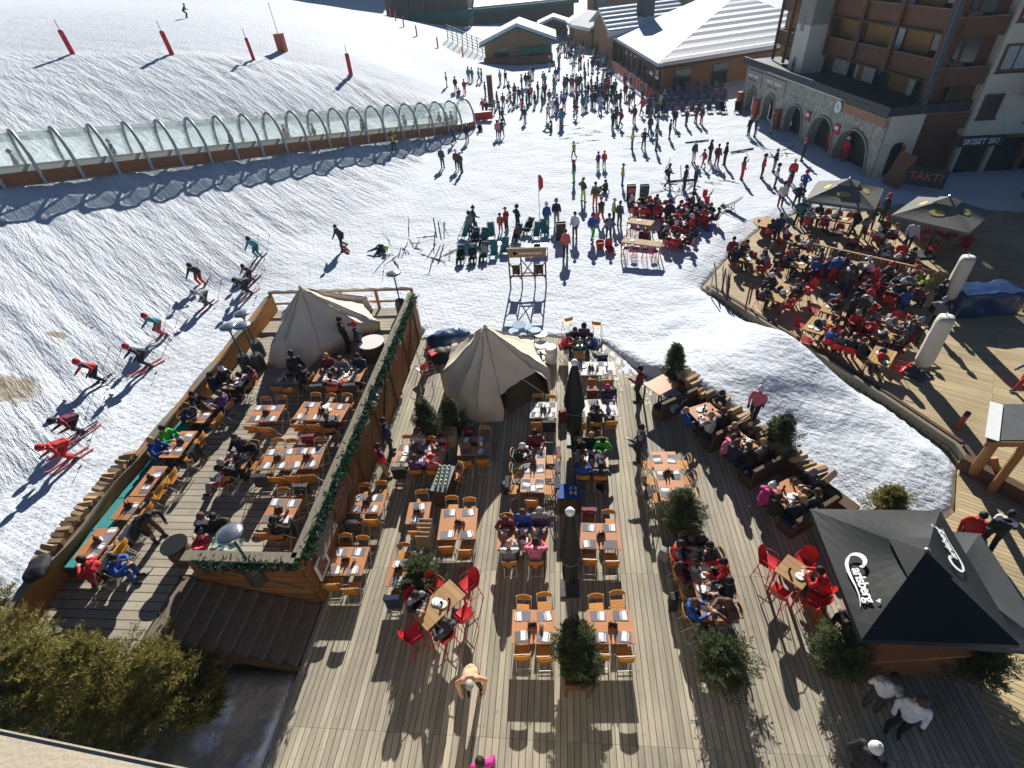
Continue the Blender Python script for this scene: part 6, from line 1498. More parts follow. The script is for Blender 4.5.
# balustrades of the right terrace
def balus(a,b_,label,h=.95,n=24,pic=True):
    o=thing('balustrade',label,'fence'); a=Vector(a);c=Vector(b_); b=MB(); b.bar(a+Vector((0,0,h)),c+Vector((0,0,h)),.12,.06); b.bar(a+Vector((0,0,.25)),c+Vector((0,0,.25)),.06,.08); b.build('rail',MT['logend'] if False else MT['railpine'],o)
    k=max(2,int((c-a).length/1.8))
    for i in range(k+1): p=a.lerp(c,i/k); b=MB(); b.box((p.x,p.y,h/2),(.1,.1,h)); b.build('post',MT['railpine'],o)
    if pic:
        b=MB()
        for i in range(n): p=a.lerp(c,(i+.5)/n); b.box((p.x,p.y,.58),(.07,.05,.72))
        b.build('slats',MT['railpine'],o)
MT['railpine']=mat('pale_pine_rail',(.36,.25,.12),.7,.25,4,.3,30,stretch=(3,3,.6))
r0=P(810,243,.95); r1=P(935,271,.95); r2=P(1035,294,.95)
for v in (r0,r1,r2): v.z=0
balus(r0,r1,'slatted pine balustrade between the two levels of the terrace',n=34); balus(r1+(r2-r1)*.04,r2,'pine balustrade behind the blue tarpaulin',n=28)
o=thing('kerb_beam','double timber kerb beam along the snow side of the right terrace','beam')
for pts in (((7.5,25.4),(9.35,21.85),(10.2,20.35)),((10.5,19.9),(12.3,16.4),(13.45,13.9),(13.4,12.9))):
    for i in range(len(pts)-1):
        for off,zz in ((0,.16),(.28,.12)): b=MB(); p,q_=Vector((*pts[i],zz)),Vector((*pts[i+1],zz)); s_=(q_-p).normalized().cross(Vector((0,0,1)))*-off; b.bar(p+s_,q_+s_,.14,.26); b.build('beam',MT['darkwood'] if off else MT['capwood'],o)
# info shelter with leaning log post
z=2.5; c4=[P(992,404,z),P(1042,404,z),P(1042,440,z),P(987,440,z)]; c=sum(c4,Vector())/4
o=thing('info_shelter','roofed info shelter on a leaning peeled log post','shelter',(0,0,0)); b=MB(); b.prism([(v.x,v.y) for v in reversed(c4)],z-.06,z); b.build('roof',MT['slatgrey'],o)
b=MB(); b.bar(c4[3]-Vector((0,.04,.12)),c4[2]-Vector((0,.04,.12)),.06,.2); b.build('fascia',MT['woodpole'],o)
dx=(c4[0]-c4[3]); b=MB(); b.bar(c4[3]+Vector((.12,0,.03)),c4[0]+Vector((.12,0,.03)),.32,.02); b.build('edge_band',MT['whitepaint'],o)
f0=P(972,474,.0); b=MB(); top=(c4[3]+c4[2])/2; top=c4[3].lerp(c4[2],.28)+Vector((0,.15,-.1)); b.tube([f0,top],[.16,.13],10); b.tube([f0+Vector((.5,-.6,0)),f0+Vector((.2,-.1,.9))],.1,8); b.tube([c4[2]-Vector((.1,-.2,z)),c4[2]-Vector((.1,-.2,.05))],.12,8); b.build('log_post',MT['woodpole'],o)
b=MB(); b.bar(f0+Vector((-.3,.3,.3)),f0+Vector((1.3,-1.9,.3)),.3,.5); b.build('plinth',MT['darkwood'],o)
p=P(957,428,0); o=thing('hydrant_post','short red post with a dark cap on the right deck','post',p); b=MB(); b.tube([(0,0,0),(.05,0,.62)],.09,10); b.build('post',MT['rustred'],o); b=MB(); b.tube([(.05,0,.62),(.06,0,.75)],.095,10); b.build('cap',MT['boot'],o)
# ------------------------------------------------------------------ signs and furniture on the snow
p=P(528.5,288,0); o=thing('sign_rack','tall open wooden sign rack with a header board standing on the snow','sign',p)
b=MB()
for s in(-.98,-.33,.38,.98): b.bar((s,0,-.05),(s,0,2.3),.08 if abs(s)>.5 else .07,.08)
b.bar((-1,0,.75),(1,0,.75),.06,.08); b.bar((-.3,0,.92),(.4,0,.92),.06,.06)
for s in(-1,1): b.bar((s*.95,.0,.6),(s*.35,.02,1.5),.05,.05); b.bar((s*.95,.02,1.5),(s*.35,.0,.55),.05,.05)
b.bar((-.3,.03,.75),(.35,.03,1.7),.05,.05); b.bar((.35,.0,.75),(-.3,.0,1.7),.05,.05)
b.build('frame',MT['darkwood'],o); b=MB(); b.box((0,-.03,2.1),(2.0,.07,.46)); b.build('header',MT['chaletwood'],o)
b=MB(); b.box((0,-.01,2.36),(2.1,.16,.05)); b.build('cap',MT['capwood'],o)
b=MB()
for k in range(11): b.box((-.35+.11*k,-.075,2.1),(.06,.012,.13 if k%3 else .1))
b.lathe([(0,0),(.1,0)],(-.62,-.072,2.1),10,Rm=Matrix.Rotation(R(90),3,'X')); b.build('lettering_mark',MT['paper'],o)
for s in(-.62,.64):
    b=MB(); b.box((s,.08,1.1),(.42,.06,.55)); b.build('hanging_board',MT['board'],o)
for px,py,l in ((630.5,201,'black chalk board with a red print beside the snow bar'),(643.5,201,'plain dark green chalk board beside the snow bar'),(561,240,'brown folding board beside the teal deckchairs')):
    p=P(px,py,0); o=thing('chalk_board',l,'board',p,.02); b=MB(); b.box((0,-.10,.58),(.62,.05,1.16),Rm=Matrix.Rotation(.12,3,'X')); b.box((0,.10,.58),(.62,.04,1.16),Rm=Matrix.Rotation(-.12,3,'X')); b.build('panel',MT['board'] if 'green' not in l else MT['cl_darkgreen'],o)
    if 'red' in l: b=MB(); b.box((0,-.125,.8),(.44,.012,.36),Rm=Matrix.Rotation(.12,3,'X')); b.T=None; oo=b.build('print',MT['cl_coral'],o); oo.location=(0,-.03,0)
p=P(540,226,0); o=thing('feather_flag','thin red feather flag on a tall pole on the snow','flag',p); b=MB(); b.tube([(0,0,0),(0,0,3.4)],.025,6); b.lathe([(.25,0),(.2,.06),(0,.08)],seg=12); b.build('pole',MT['whitemetal'],o)
b=MB(); pts=[(0,3.4),(.18,3.35),(.3,3.1),(.3,2.6),(.04,2.3)]; b.face([(x,0,z) for x,z in pts]); b.face([(x,.01,z) for x,z in reversed(pts)]); b.build('banner',MT['red'],o)
# teal deckchairs
dc='teal deckchairs on the snow'
for i,(px,py,rz,l,sp) in enumerate(((461,262,3.1,'teal deckchair at the near left corner of the group','black'),(473,261,3.2,'teal deckchair second in the near row','charcoal'),(484,259,3.0,'teal deckchair third in the near row','white'),(494,257,3.15,'teal deckchair fourth in the near row',None),(505,254,3.1,'teal deckchair touching the sign rack',None),(464,238,2.7,'teal deckchair beside the standing grey pair',None),(492,238,3.3,'empty teal deckchair at the back of the group',None),(476,244,3.1,'teal deckchair in the second row',"navy"),(484,244,3.0,'teal deckchair beside the navy guest','teal'),(536,238,2.9,'teal deckchair left of the white snow table',None),(545,235,3.3,'teal deckchair below the blue jacket',None),(527,233,2.6,'teal deckchair with a dark jacket on it','black'),(517,240,2.9,'teal deckchair with a coral guest','coral'))):
    p=P(px,py,0); chair('tealchair',p,rz,l,dc).scale=(.86,.86,.86)
    if sp: person(p+Vector((0,0,-.04)),rz,'lounge',sp,'black','hair',None,False,sc=.92,label='person in %s lying in the %s'%(cn(sp),l),group='people in the teal deckchairs')
for px,py,l in ((503,243,'small white slatted table among the teal deckchairs'),(533,246,'white table behind the sign rack'),(541,245,'white low table right of the sign rack')):
    p=P(px,py,.45); o=thing('low_table',l,'table',(p.x,p.y,0)); b=MB(); b.box((0,0,.43),(.9,.6,.04)); b.build('tabletop',MT['whitepaint'],o); b=MB(); [b.box((sx*.4,sy*.25,.2),(.05,.05,.41)) for sx in(-1,1) for sy in(-1,1)]; b.build('leg_frame',MT['whitepaint'],o)
# rows of slate deckchairs below the lodge
rows=((648,116,718,112,9,'front'),(650,109.5,722,105.5,9,'second'),(655,103.5,724,99.5,9,'third'),(662,98,722,94.5,8,'fourth'),(668,93.5,716,91,6,'back'))
for x0,y0,x1,y1,n,w in rows:
    for i in range(n):
        t=i/(n-1); p=P(x0+(x1-x0)*t,y0+(y1-y0)*t,0); chair('deckchair',p,3.1+random.uniform(-.15,.15),'slate blue deckchair in the %s row below the lodge'%w,'slate deckchairs below the lodge')
for i,(px,py,l,rz) in enumerate(((723,113,'big dark folding chair at the end of the deckchair rows',3.3),(727,211,'black reclining deckchair on the snow beside the terrace',1.0),(737,113,'grey folding chair beside the first bollard',3.0))):
    o=chair('deckchair',P(px,py,0),rz,l,'dark deckchairs on the snow')
    for ch in o.children:
        ch.material_slots[0].link='OBJECT'; ch.material_slots[0].material=MT['blackcloth'] if ch.name.startswith('sling') else MT['darkmetal']
p=P(600,249,0); o=thing('bucket','red bucket on the snow between the standing people','bucket',p); b=MB(); b.lathe([(.2,0),(.28,.5),(.26,.5),(.19,.06),(0,.06)],seg=16); b.build('pail',MT['red'],o)
p=P(610,252,0); o=thing('sledge','small red sledge chair on the snow','sledge',p,.2)
b=MB(); b.box((0,0,.2),(.45,.8,.08)); b.box((0,.36,.45),(.45,.08,.5)); b.build('seat',MT['red'],o)
for s in(-1,1): b=MB(); b.tube([(s*.2,-.5,.15),(s*.2,-.4,.03),(s*.2,.45,.03)],.025,6); b.build('runner',MT['darkmetal'],o)
p=P(491.5,107,0); o=thing('wooden_post','thick brown post at the lower end of the conveyor','post',p); b=MB(); b.box((0,0,1.7),(.6,.5,3.4)); b.build('post',MT['darkwood'],o); b=MB(); b.box((0,0,3.43),(.7,.6,.07)); b.build('cap',MT['capwood'],o)
p=P(483,120,0); o=thing('barrier','low red padded barrier at the conveyor mouth','barrier',p,.2); b=MB(); b.box((0,0,.45),(2.2,.35,.8)); b.build('padding',MT['red'],o); b=MB(); b.tube([(-1,0,0),(-1,0,1.1)],.04,6); b.tube([(1,0,0),(1,0,1.1)],.04,6); b.build('post',MT['darkmetal'],o)

# snow trodden onto the boards at the far edge of the deck
b=MB(); rnd=random.Random(5)
for i in range(170):
    t=rnd.random(); e0=Vector((1.9,20.5,0)).lerp(Vector((4.7,17.2,0)),t); d=abs(rnd.gauss(0,.9)); c=e0+Vector((-.78*d,-.62*d,.006+i*.00004)); 
    if sdist(MAIN,np.array([c.x]),np.array([c.y]))[0]>-.05: continue
    r=rnd.uniform(.03,.15)*(1.3-min(1,d/2)); n=9; b.face([c+Vector((r*rnd.uniform(.5,1.3)*math.cos(2*math.pi*k/n)*.7,r*rnd.uniform(.5,1.5)*math.sin(2*math.pi*k/n)*1.5,0)) for k in range(n)])
tag(b.build('snow_patches',MT['snowroof']),'thin trodden snow patches on the boards at the far deck edge','snow',kind='stuff')
# ------------------------------------------------------------------ people standing on the plaza and decks
def std(px,py,jac,tr='black',zone='',head=None,pose=None,rz=None,fine=False,z=None,label=None,group=None,sc=None,hc=None,**k):
    p=PT(px,py) if z is None else P(px,py,z)
    head=head or random.choice(('hair','helmet','helmet','beanie','cap','hair','longhair')); pose=pose or random.choice(('stand','stand','stand','hips','walk'))
    rz=random.uniform(0,6.28) if rz is None else rz
    hn={'hair':'bare headed','longhair':'with long hair','helmet':'in a helmet','beanie':'in a bobble hat','cap':'in a cap','bald':'bald'}[head]
    return person(p+Vector((0,0,-.02)),rz,pose,jac,tr,head,hc,fine,label or 'person in %s jacket and %s trousers %s'%(cn(jac),cn(tr),zone),group or 'people standing on the snow plaza',sc,**k)
Z1='by the conveyor mouth'
for a in ((469,81,'teal'),(472.5,81.5,'teal','navy'),(479,82,'grey'),(482,82,'navy'),(485.5,97,'charcoal'),(500.5,84,'grey'),(506,84,'navy'),(509,96,'navy'),(522,89,'black'),(526,87,'navy'),(530.5,82,'white','red'),(533,78,'black'),(545,87,'teal'),(555,92,'teal','teal'),(553.5,89,'coral'),(564,91,'charcoal'),(567,89.5,'black'),(573,91,'coral','coral'),(542,107,'navy','navy'),(549.5,104.5,'brown','beige'),(535,106.5,'navy'),(527,108,'teal','black'),(523,104,'charcoal'),(519,102.5,'purple'),(514.5,106,'grey'),(510.5,107,'coral','navy'),(503.5,108,'olive'),(497.5,107,'maroon'),(487,115,'black'),(483.5,114,'red','red'),(577,108,'black'),(562,127,'maroon','coral'),(498,138,'pink','black'),(502.5,137,'darkgreen','darkgreen'),(467.5,142,'navy'),(465,94,'red','maroon'),(447,87,'charcoal','yellow'),(456,91,'black'),(443,168,'darkgreen','charcoal'),(457.5,170,'brown','black'),(462,173,'charcoal','black'),(394.5,150,'yellow','navy'),(454,143,'purple'),(494,113,'grey','olive'),(500,118,'charcoal','navy'),(515,98,'maroon'),(531,100,'coral'),(538,97,'black'),(545,99,'navy')): std(*a[:3],a[3] if len(a)>3 else random.choice(('black','black','navy','charcoal')),Z1)
std(550,131,'charcoal','black',Z1,pose='snowsit',label='person in dark clothes sitting on the snow beside the snowboarder')
std(480,131,'black','black',Z1,pose='snowsit',label='person in black sitting on the snow at the conveyor end')
std(459,95,'red','black',Z1,pose='snowsit',label='person in red sitting on the snow above the conveyor')
Z2='in the crowd before the lodge'
for a in ((578,91,'charcoal'),(580.5,88,'navy'),(584,75,'black'),(588,72,'grey'),(592,71,'black'),(585,83,'maroon'),(586,109,'lightblue','lightblue'),(594,107,'navy'),(600,112,'lightblue','lightblue'),(599,99,'blue'),(595,97,'navy'),(591,91,'maroon'),(602,90,'white','navy'),(606,108,'black'),(611,107,'black'),(616,108,'charcoal'),(620,106,'black'),(607,83,'navy'),(610.5,83,'blue','black'),(624.5,88,'purple'),(629,107,'maroon','maroon'),(612.5,129,'black'),(620.5,127,'maroon','black'),(616,122,'charcoal'),(634,123,'maroon','maroon'),(641.5,115,'red','maroon'),(648,113,'charcoal'),(652.5,112,'grey','grey'),(659.5,113,'lime','black'),(663,113,'charcoal'),(650,127,'charcoal'),(649.5,134,'darkgreen','darkgreen'),(657.5,127,'charcoal','black'),(656,140,'charcoal'),(643.5,149,'navy','navy'),(655.5,151,'grey','charcoal'),(669,139,'maroon','charcoal'),(674,127,'navy'),(632,149,'lime','charcoal'),(685.7,126,'black'),(695.5,123,'maroon','maroon'),(701,124,'charcoal','red'),(714,103,'purple','maroon'),(588,97,'black'),(603,104,'navy','grey'),(597,88,'charcoal'),(615,95,'teal','black'),(582,99,'grey','navy'),(606,96,'maroon','navy'),(592,102,'purple','navy')): std(*a[:3],a[3] if len(a)>3 else random.choice(('black','black','navy')),Z2)
Z3='in the middle of the plaza'
for a in ((598,168,'purple','navy','helmet',.75),(604,167,'red','navy','helmet',.75),(622,186,'yellow','blue'),(574,158,'yellow','navy',None,.8),(574,183,'darkgreen','green'),(583,202,'charcoal','lime'),(595,207,'brown','orange'),(601,223,'charcoal','red'),(613,224,'lime','navy'),(619,226,'charcoal','darkgreen'),(592,240,'blue','green'),(608.5,240,'grey','black'),(575,238,'white','maroon','hair'),(565.5,257,'coral','navy','hair'),(547,228,'blue','grey'),(556.6,225,'black','grey'),(518,230,'black'),(507,232,'red','black'),(501,232,'coral','red','helmet',.75),(474.5,232,'charcoal','black'),(471,236,'grey','black'),(693,163,'charcoal','white'),(703,167,'red','red','helmet',.8),(709,162,'black'),(716,166,'maroon','maroon'),(724,165,'black'),(741,180,'red','red'),(748,136,'black'),(754,137,'charcoal'),(761,178,'red','black'),(773,172,'black','grey'),(774,188,'white','maroon'),(790,183,'red','black'),(801,161,'charcoal'),(770,134,'grey','grey'),(667,187,'black'),(684,190,'charcoal'),(694,190,'black'),(667,226,'black'),(690,219,'maroon')):
    std(*a[:3],a[3] if len(a)>3 else 'black',Z3,head=a[4] if len(a)>4 else None,sc=a[5] if len(a)>5 else None)
std(604,192,'charcoal','black',Z3,pose='snowsit',label='person in dark clothes sitting on the snow beside the skis')
std(377,250,'navy','navy',Z3,pose='snowsit',head='helmet',hc='lime',fine=True,label='person in navy with a lime helmet lying on the snow',tilt=(0,-1.2))
for px,py,j,l in ((826,151,'red','person in a red suit inside the fourth arch'),(842,161,'red','person in a red suit at the mouth of the last arch'),(856,159,'maroon','person in a dark red suit deeper in the last arch'),(848,160,'red','person in a red suit between two others in the last arch'),(830,155,'red','second person in a red suit before the fourth arch')): std(px,py,j,j,label=l,pose='stand',head='helmet',hc='white')
Z4='up the narrow street'
n=0
while n<60:
    t=random.random(); py=24+44*t**.8; xl=560+ (py-24)*-.1; px=xl+random.uniform(0,34+ (py-24)*.25)
    std(px,py,random.choice(('black','black','navy','charcoal','navy','red','grey','white','maroon','blue','teal')),random.choice(('black','navy','grey')),Z4,group='people walking up the street'); n+=1
for i in range(80):
    px,py=random.gauss(602,46),random.gauss(92,17)
    if 470<px<690 and 62<py<150 and not (px>640 and py<96): std(px,py,random.choice(('black','black','navy','charcoal','navy','maroon','grey','white','red','blue','teal','purple','coral')),random.choice(('black','navy','charcoal','grey')),Z2)
std(187,18,'black','black','alone on the upper piste',head='helmet',pose='ski'); std(313,2,'navy','navy','at the top edge of the piste',head='helmet',pose='ski')
# on the decks
dk=dict(z=0,fine=True,group='people standing on the main deck')
std(637.5,401,'maroon','black',pose='tray',rz=1.2,head='hair',hc='hair_dark',label='waiter in dark clothes carrying a tray beside the high bare table',**dk)
std(638,461,'black','black',pose='tray',rz=1.4,head='hair',hc='hair_dark',label='waiter in black holding a tray on the walkway',**dk)
std(475,689,'peach','charcoal',pose='bend',rz=3.3,head='hair',hc='hair_grey',label='grey haired man in a peach top bending on the deck',glasses='',**dk)
std(392,452,'navy','charcoal',pose='stand',rz=-1.3,head='hair',hc='hair_dark',label='person in navy standing at the wall end of the six seat table',**dk)
std(387,477,'red','beige',pose='stand',rz=-1.0,head='hair',hc='hair_dark',label='person in red standing against the brown wall',**dk)
std(487,782,'magenta','black',pose='walk',rz=3.4,head='hair',hc='hair_dark',label='person in magenta walking at the lower picture edge',**dk)
std(869,707,'white','charcoal',pose='stand',rz=-.6,head='hair',hc='hair_dark',label='person in a white jacket and black hair in the umbrella shade',**dk)
std(893,730,'white','black',pose='stand',rz=2.6,head='longhair',hc='hair_brown',label='woman in a white and dark jacket looking down',**dk)
std(846,775,'black','navy',pose='walk',rz=-1.2,head='beanie',hc='white',label='person in black with a white hat at the lower edge',**dk)
for px,py,j,h,hc,l,rz in ((853,662,'black','beanie','white','person with a white hat sitting behind the bar front',.4),(872,655,'black','hair',None,'person in black at the middle of the bar',.2),(893,660,'navy','cap','black','person in navy with a cap at the bar',-.2),(918,656,'beige','hair',None,'person in beige at the right end of the bar',-.5),(905,640,'black','hair',None,'person in black seated below the umbrella middle',3.0)):
    p=P(px,py,0); person((p.x,p.y+.55,.15),rz,'sit',j,'black',h,hc,True,l,'people at the bar below the umbrella'); o=chair('stool',(p.x,p.y+.47,-.02),0,'stool under the '+l,'stools at the bar')
std(984,548,'black','black',pose='walk',rz=-.7,head='hair',label='person in black striding beside the info shelter',z=0,fine=True)
std(957,549,'red','black',pose='stand',rz=2.5,head='hair',hc='hair_dark',label='person in red and black behind the black umbrella',fine=True)
std(1019,390,'blue','red',pose='walk',rz=1.6,head='helmet',hc='orange',label='person in blue and red entering at the right edge',z=0,fine=True)
std(752,420,'pink','black',pose='walk',rz=2.6,head='beanie',hc='white',label='skier in a pink jacket walking down the snow by the booths',fine=True)
std(729,265,'maroon','black',pose='stand',rz=2.9,head='hair',label='person in dark red standing at the snow corner of the right terrace')
std(742,268,'charcoal','black',pose='stand',rz=2.0,head='hair',label='person in grey leaning at the corner table of the right terrace')
RT_='standing on the right terrace'
for px,py,j,t_ in ((795,208,'navy','black'),(801,196,'blue','black'),(786,196,'maroon','brown'),(779,208,'white','maroon'),(851,236,'black','black'),(861,240,'grey','olive'),(868,230,'charcoal','black'),(880,222,'black','black'),(775,242,'navy','black'),(797,226,'teal','black'),(905,250,'white','black'),(931,312,'black','black'),(899,352,'navy','black'),(930,330,'grey','black'),(845,327,'black','black'),(858,322,'charcoal','black'),(830,284,'blue','red'),(842,296,'charcoal','navy')): std(px,py,j,t_,RT_,z=0,group='people standing on the right terrace')
for px,py,j,l in ((826,352,'blue','person in blue seated at the kerb beam'),(846,360,'black','person in black seated at the kerb beam'),(834,357,'charcoal','person in grey seated at the kerb beam')): 
    p=P(px,py,0); person(p,-.6,'sit',j,'black','hair',None,True,l,'people seated at the kerb beam'); chair('redchair',p,-.6,'red armchair of the '+l,'red armchairs on the right terrace')
for i,(px,py,rz) in enumerate(((922,240,2.0),(932,246,1.0),(941,243,0.4),(960,250,-.8),(968,247,-1.3),(930,256,.6),(800,300,.3),(808,296,2.2),(866,300,1.1),(873,290,2.6),(879,280,.4),(863,310,2.0),(905,300,1.0),(912,292,2.0),(868,346,.5),(905,345,2.2),(851,338,1.2),(814,283,2.5),(822,276,1.8),(838,282,.7),(846,292,2.1),(763,276,.4),(758,270,1.4))): chair('redchair',P(px,py,0),rz,'red armchair standing loose among the pine tables','loose red armchairs on the right terrace')
for px,py,j in ((812,281,'blue'),(823,279,'navy'),(865,303,'maroon'),(880,284,'charcoal'),(906,296,'grey'),(913,290,'olive'),(868,343,'red'),(850,336,'red'),(906,342,'black'),(758,268,'white'),(838,279,'navy'),(848,290,'black'),(764,273,'grey'),(900,312,'blue'),(912,308,'maroon'),(893,305,'black')):
    p=P(px,py,0); person(p,random.uniform(0,6.2),random.choice(('sit','sitlean')),j,'black',random.choice(('hair','cap','beanie','longhair')),None,False,'person in %s seated among the pine tables'%cn(j),'people seated on the right terrace')
p=P(923,284,.7); o=thing('jacket','bright lime jacket hung over a chair by the white parasol','jacket',p,.6); b=MB(); b.box((0,0,0),(.55,.12,.5)); b.box((.33,.02,-.05),(.14,.12,.5),Rm=Matrix.Rotation(.35,3,'Y')); b.box((-.33,.02,-.05),(.14,.12,.5),Rm=Matrix.Rotation(-.35,3,'Y')); b.build('body',MT['cl_lime'],o)
p=P(40,571,2.36); o=thing('coat','dark coat lying across the end of the terrace wall','coat',p,.4); bm=bmesh.new(); bmesh.ops.create_icosphere(bm,subdivisions=3,radius=.42)
for v in bm.verts: v.co=Vector((v.co.x*.7,v.co.y*1.0,v.co.z*.35+.1)); v.co*=1+.3*mnoise.fractal(v.co*3,1,2,3)
me=D.meshes.new('cloth'); bm.to_mesh(me); bm.free(); me.materials.append(MT['cl_black']); me.polygons.foreach_set('use_smooth',[True]*len(me.polygons)); obj('cloth',me,o)
# left terrace extras
L_=dict(group='people on the raised terrace',z=ZL,fine=True)
std(304,386,'black','black',pose='stand',rz=.4,head='hair',hc='hair_dark',label='person in black standing behind the table of the tent door',**L_)
std(349,352,'black','black',pose='tray',rz=-1.2,head='hair',hc='hair_dark',label='person in black serving at the round table',**L_)
std(363,356,'navy','black',pose='stand',rz=-1.2,head='beanie',hc='red',label='person with a red bobble hat at the round table',**L_)
std(160,538,'black','brown',pose='bend',rz=-1.9,head='hair',hc='hair_dark',label='dark haired person bending over the bench chairs',**L_)
for px,py,j,l,rz,ps in ((228,492,'red','person in red lounging on the terrace walkway',1.6,'sitback'),(110,583,'red','person in bright red sitting at the end of the bench table',1.5,'sitlean'),(128,581,'blue','person in blue beside the bright red one',-1.4,'sitlean')):
    p=P(px,py,ZL); person(p,rz,ps,j,'grey' if 'lounging' in l else j if 'bright' in l else 'black','hair','hair_dark',True,l,'people on the raised terrace'); chair('folding',p,rz,'folding chair of the '+l,'orange folding chairs')
p=P(174,545,ZL+.7); o=thing('barrel_table','dark round barrel table on the terrace walkway','table',(p.x,p.y,ZL)); b=MB(); b.lathe([(0,.70),(.36,.70),(.36,.74),(0,.74)],seg=22); b.build('tabletop',MT['blackcloth'],o); b=MB(); b.lathe([(.26,0),(.31,.35),(.26,.7)],seg=18); b.build('barrel_base',MT['darkwood'],o)
p=P(203,545,ZL+.76); o=thing('bowl','red plastic bowl on the table by the stairs','bowl',p); b=MB(); b.lathe([(.0,.0),(.14,.0),(.24,.14),(.22,.14),(.13,.02),(0,.02)],seg=20); b.build('bowl',MT['redplastic'],o,smooth=True)
p=P(222,552,ZL+.9); o=thing('plastic_sheet','pale green plastic sheet lying on the rail by the heater','sheet',p); bm=bmesh.new(); bmesh.ops.create_grid(bm,x_segments=14,y_segments=10,size=.45)
for v in bm.verts: v.co.z=.14*mnoise.fractal(v.co*4,1,2,3); 
me=D.meshes.new('sheet'); bm.to_mesh(me); bm.free(); me.materials.append(MT['jarglass']); obj('sheet',me,o)
# bags, helmets and coats left about
def _pack():
    bm=bmesh.new(); bmesh.ops.create_cube(bm,size=1); bmesh.ops.subdivide_edges(bm,edges=bm.edges,cuts=4,use_grid_fill=True)
    for v in bm.verts:
        s=1-.35*max(0,v.co.z+.1); v.co=Vector((v.co.x*.34*s,v.co.y*.22*s,(v.co.z+.5)*.5)); v.co+=Vector((mnoise.noise(v.co*9),mnoise.noise(v.co*9+Vector((4,0,0))),0))*.03
    me=D.meshes.new('backpack'); bm.to_mesh(me); bm.free(); me.materials.append(MT['cl_black']); me.polygons.foreach_set('use_smooth',[True]*len(me.polygons)); return me
def bag(p,label,group,col,rz): tag(obj('backpack',mm('pack',_pack),None,p,rz,mats=[MT['cl_'+col]]),label,'backpack',group)
bc=('black','black','navy','charcoal','red','blue','maroon','grey')
for i in range(34):
    u,v=random.random(),random.random(); px=740+150*u+30*v; py=262+95*u-52*v*(1-u*.4)
    bag(P(px,py,.006),'small backpack on the floor of the right terrace','bags on the right terrace',random.choice(bc),random.uniform(0,6))
for i in range(14): p=PT(random.uniform(640,712),random.uniform(196,244)); bag(p,'small backpack on the snow of the red snow bar','bags at the snow bar',random.choice(bc),random.uniform(0,6))
for i,(px,py) in enumerate(((535,452),(507,492),(602,489),(612,398),(563,420),(664,560),(672,606))): bag(P(px,py,.003),'small backpack under the tables of the main deck','bags on the main deck',random.choice(bc),random.uniform(0,6))
for o in [q for q in TOP if q.get('category')=='table' and q.get('group') in('pine tables on the right terrace','white tables on the snow')]:
    for k in range(2):
        p=o.matrix_basis@Vector((random.uniform(-.25,.25),random.uniform(-.4,.4),.765)) if False else Matrix.Translation(o.location)@Matrix.Rotation(o.rotation_euler.z,4,'Z')@Vector((random.uniform(-.2,.2),random.uniform(-.3,.3),.835))
        tag(obj('ski_helmet',HEADS['helmet'],None,p,random.uniform(0,6),mats=[MT['cl_'+random.choice(('black','black','white','grey','red','navy'))]]),'ski helmet left on the '+o['label'],'helmet','helmets left on the tables')
def _coat():
    b=MB(); n=6
    for i in range(n):
        for k in range(5):
            f=lambda i,k:(-.24+.48*k/4+.02*math.sin(i*2+k),(-.30-.02*math.sin(k*1.7)) if i<3 else (-.16+.015*math.cos(k*2.1)),[.38,.62,.87,.88,.7,.55][i])
            if i<n-1 and k<4: b.face([f(i,k),f(i,k+1),f(i+1,k+1),f(i+1,k)])
    return b.mesh('coat',[MT['cl_black']],True)
chs=[o for o in TOP if len(o['label'].split())<=15 and o.name.startswith('folding_chair') and 'planter' not in o['label'] and not o['label'].startswith('occupied')]; random.shuffle(chs)
for o in chs[:22]: tag(obj('coat',mm('coat',_coat),None,o.location,o.rotation_euler.z,mats=[MT['cl_'+random.choice(('black','navy','charcoal','black','maroon','charcoal'))]]),'coat over the '+o['label'].replace('orange folding ',''),'coat','coats hung on the chairs')
# ------------------------------------------------------------------ light
w=D.worlds.new('World'); SC.world=w; w.use_nodes=True; t=w.node_tree; bg=t.nodes['Background']
sky=t.nodes.new('ShaderNodeTexSky'); sky.sky_type='NISHITA'; sky.sun_disc=False; sky.sun_elevation=R(26); sky.sun_rotation=R(0); sky.altitude=2600; sky.air_density=.6; sky.dust_density=.1; sky.ozone_density=3.0
t.links.new(sky.outputs[0],bg.inputs[0]); bg.inputs[1].default_value=SKY_STRENGTH
sl=D.lights.new('sun','SUN'); sl.energy=5.0; sl.angle=R(.53); sl.color=(1,.955,.885); so=D.objects.new('sun',sl); COLL.objects.link(so); so.rotation_euler=(R(-(90-26)),0,R(-1.5)); so.location=(0,60,60)
b=MB(); b.box((-15,215,10),(400,480,27)); hzo=b.build('haze',[D.materials.new('thin_haze')]); hm=hzo.data.materials[0]; hm.use_nodes=True; t=hm.node_tree; t.nodes.remove(t.nodes['Principled BSDF'])
vo=t.nodes.new('ShaderNodeVolumePrincipled'); vo.inputs['Color'].default_value=(.55,.82,1,1); vo.inputs['Density'].default_value=HAZE; vo.inputs['Anisotropy'].default_value=.25; t.links.new(vo.outputs[0],t.nodes['Material Output'].inputs['Volume']); tag(hzo,kind='stuff')
SC.cycles.volume_bounces=0; SC.cycles.volume_max_steps=64
vs=SC.view_settings; vs.view_transform='Standard'; vs.look='None'; vs.exposure=EXPOSURE; vs.gamma=1; vs.use_curve_mapping=False
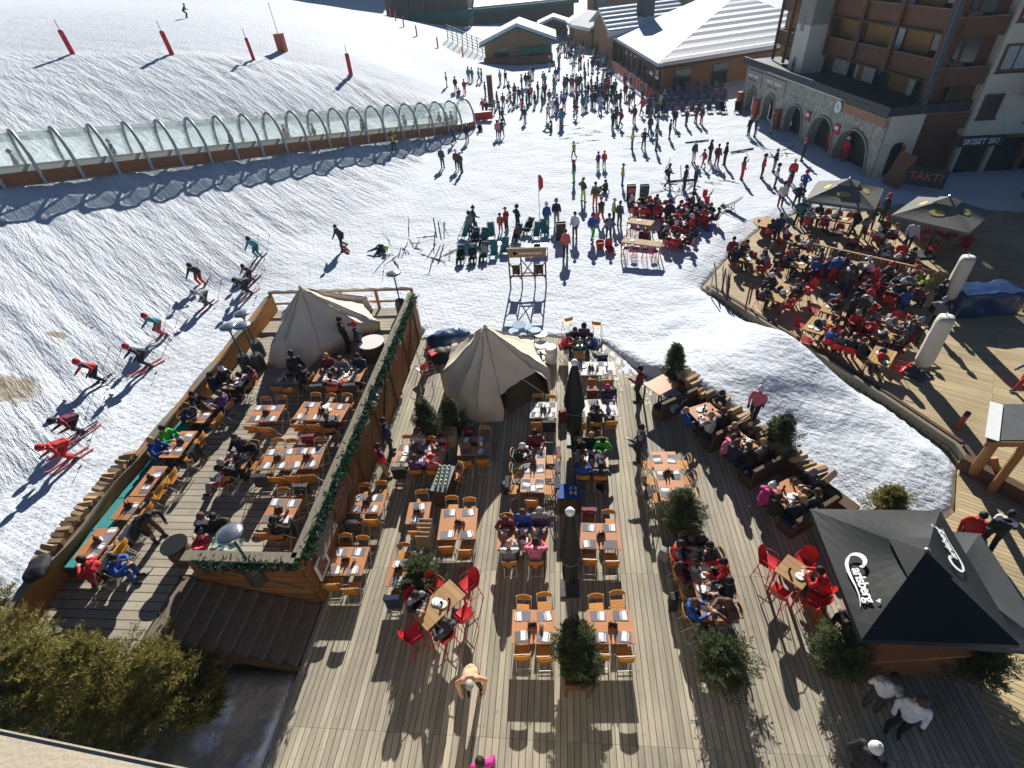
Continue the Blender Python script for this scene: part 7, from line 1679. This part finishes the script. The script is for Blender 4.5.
SC.cycles.max_bounces=6; SC.cycles.diffuse_bounces=2; SC.cycles.glossy_bounces=2; SC.cycles.transmission_bounces=4; SC.cycles.transparent_max_bounces=12; SC.cycles.caustics_reflective=False; SC.cycles.caustics_refractive=False; SC.cycles.use_denoising=True
# ------------------------------------------------------------------ the smallest figures beyond three hundred read as one crowd
bpy.context.view_layer.update()
cpos=Vector((0,0,CH)); PEOPLE.sort(key=lambda o:(o.matrix_world.translation-cpos).length)
for o in PEOPLE: pass
extra=[o for o in PEOPLE[300:]]
mats=[];mi_={};vs_=[];fs_=[];ms_=[];off=0
for o in extra:
    for q_ in [o]+list(o.children):
        me=q_.data; M4=q_.matrix_world
        vs_+=[tuple(M4@v.co) for v in me.vertices]
        loc=[]
        for sl_ in q_.material_slots:
            m=sl_.material
            if m.name not in mi_: mi_[m.name]=len(mats); mats.append(m)
            loc.append(mi_[m.name])
        for p_ in me.polygons: fs_.append([i+off for i in p_.vertices]); ms_.append(loc[p_.material_index])
        off+=len(me.vertices)
gone=set(o.name for o in extra); TOP=[o for o in TOP if o.name not in gone]
for o in extra:
    for q_ in list(o.children): D.objects.remove(q_)
    D.objects.remove(o)
if fs_:
    me=D.meshes.new('crowd'); me.from_pydata(vs_,[],fs_)
    for m in mats: me.materials.append(m)
    me.polygons.foreach_set('material_index',ms_); me.polygons.foreach_set('use_smooth',[True]*len(fs_)); me.update()
    tag(obj('crowd',me),'far dense crowd of small figures up the street','crowd',kind='stuff')
# ------------------------------------------------------------------ every label singles out one thing
bpy.context.view_layer.update()
def order(n):
    base={1:'first',2:'second',3:'third'}
    if n in base: return base[n]
    sfx='th' if 10<=n%100<=20 else {1:'st',2:'nd',3:'rd'}.get(n%10,'th'); return '%d%s'%(n,sfx)
by={}
for o in TOP: by.setdefault(o['label'],[]).append(o)
for lb,os_ in by.items():
    if len(os_)>1:
        os_.sort(key=lambda o:proj(o.matrix_world.translation)[0])
        for i,o in enumerate(os_):
            o['label']=('leftmost ' if i==0 else 'rightmost ' if i==len(os_)-1 else order(i+1)+' from left, ')+lb
long_=[o['label'] for o in TOP if not 4<=len(o['label'].split())<=16]
print('objects',len(D.objects),'things',len(TOP),'people',len(PEOPLE),'relabelled',sum(len(v) for v in by.values() if len(v)>1),'bad length',len(long_),long_[:8])
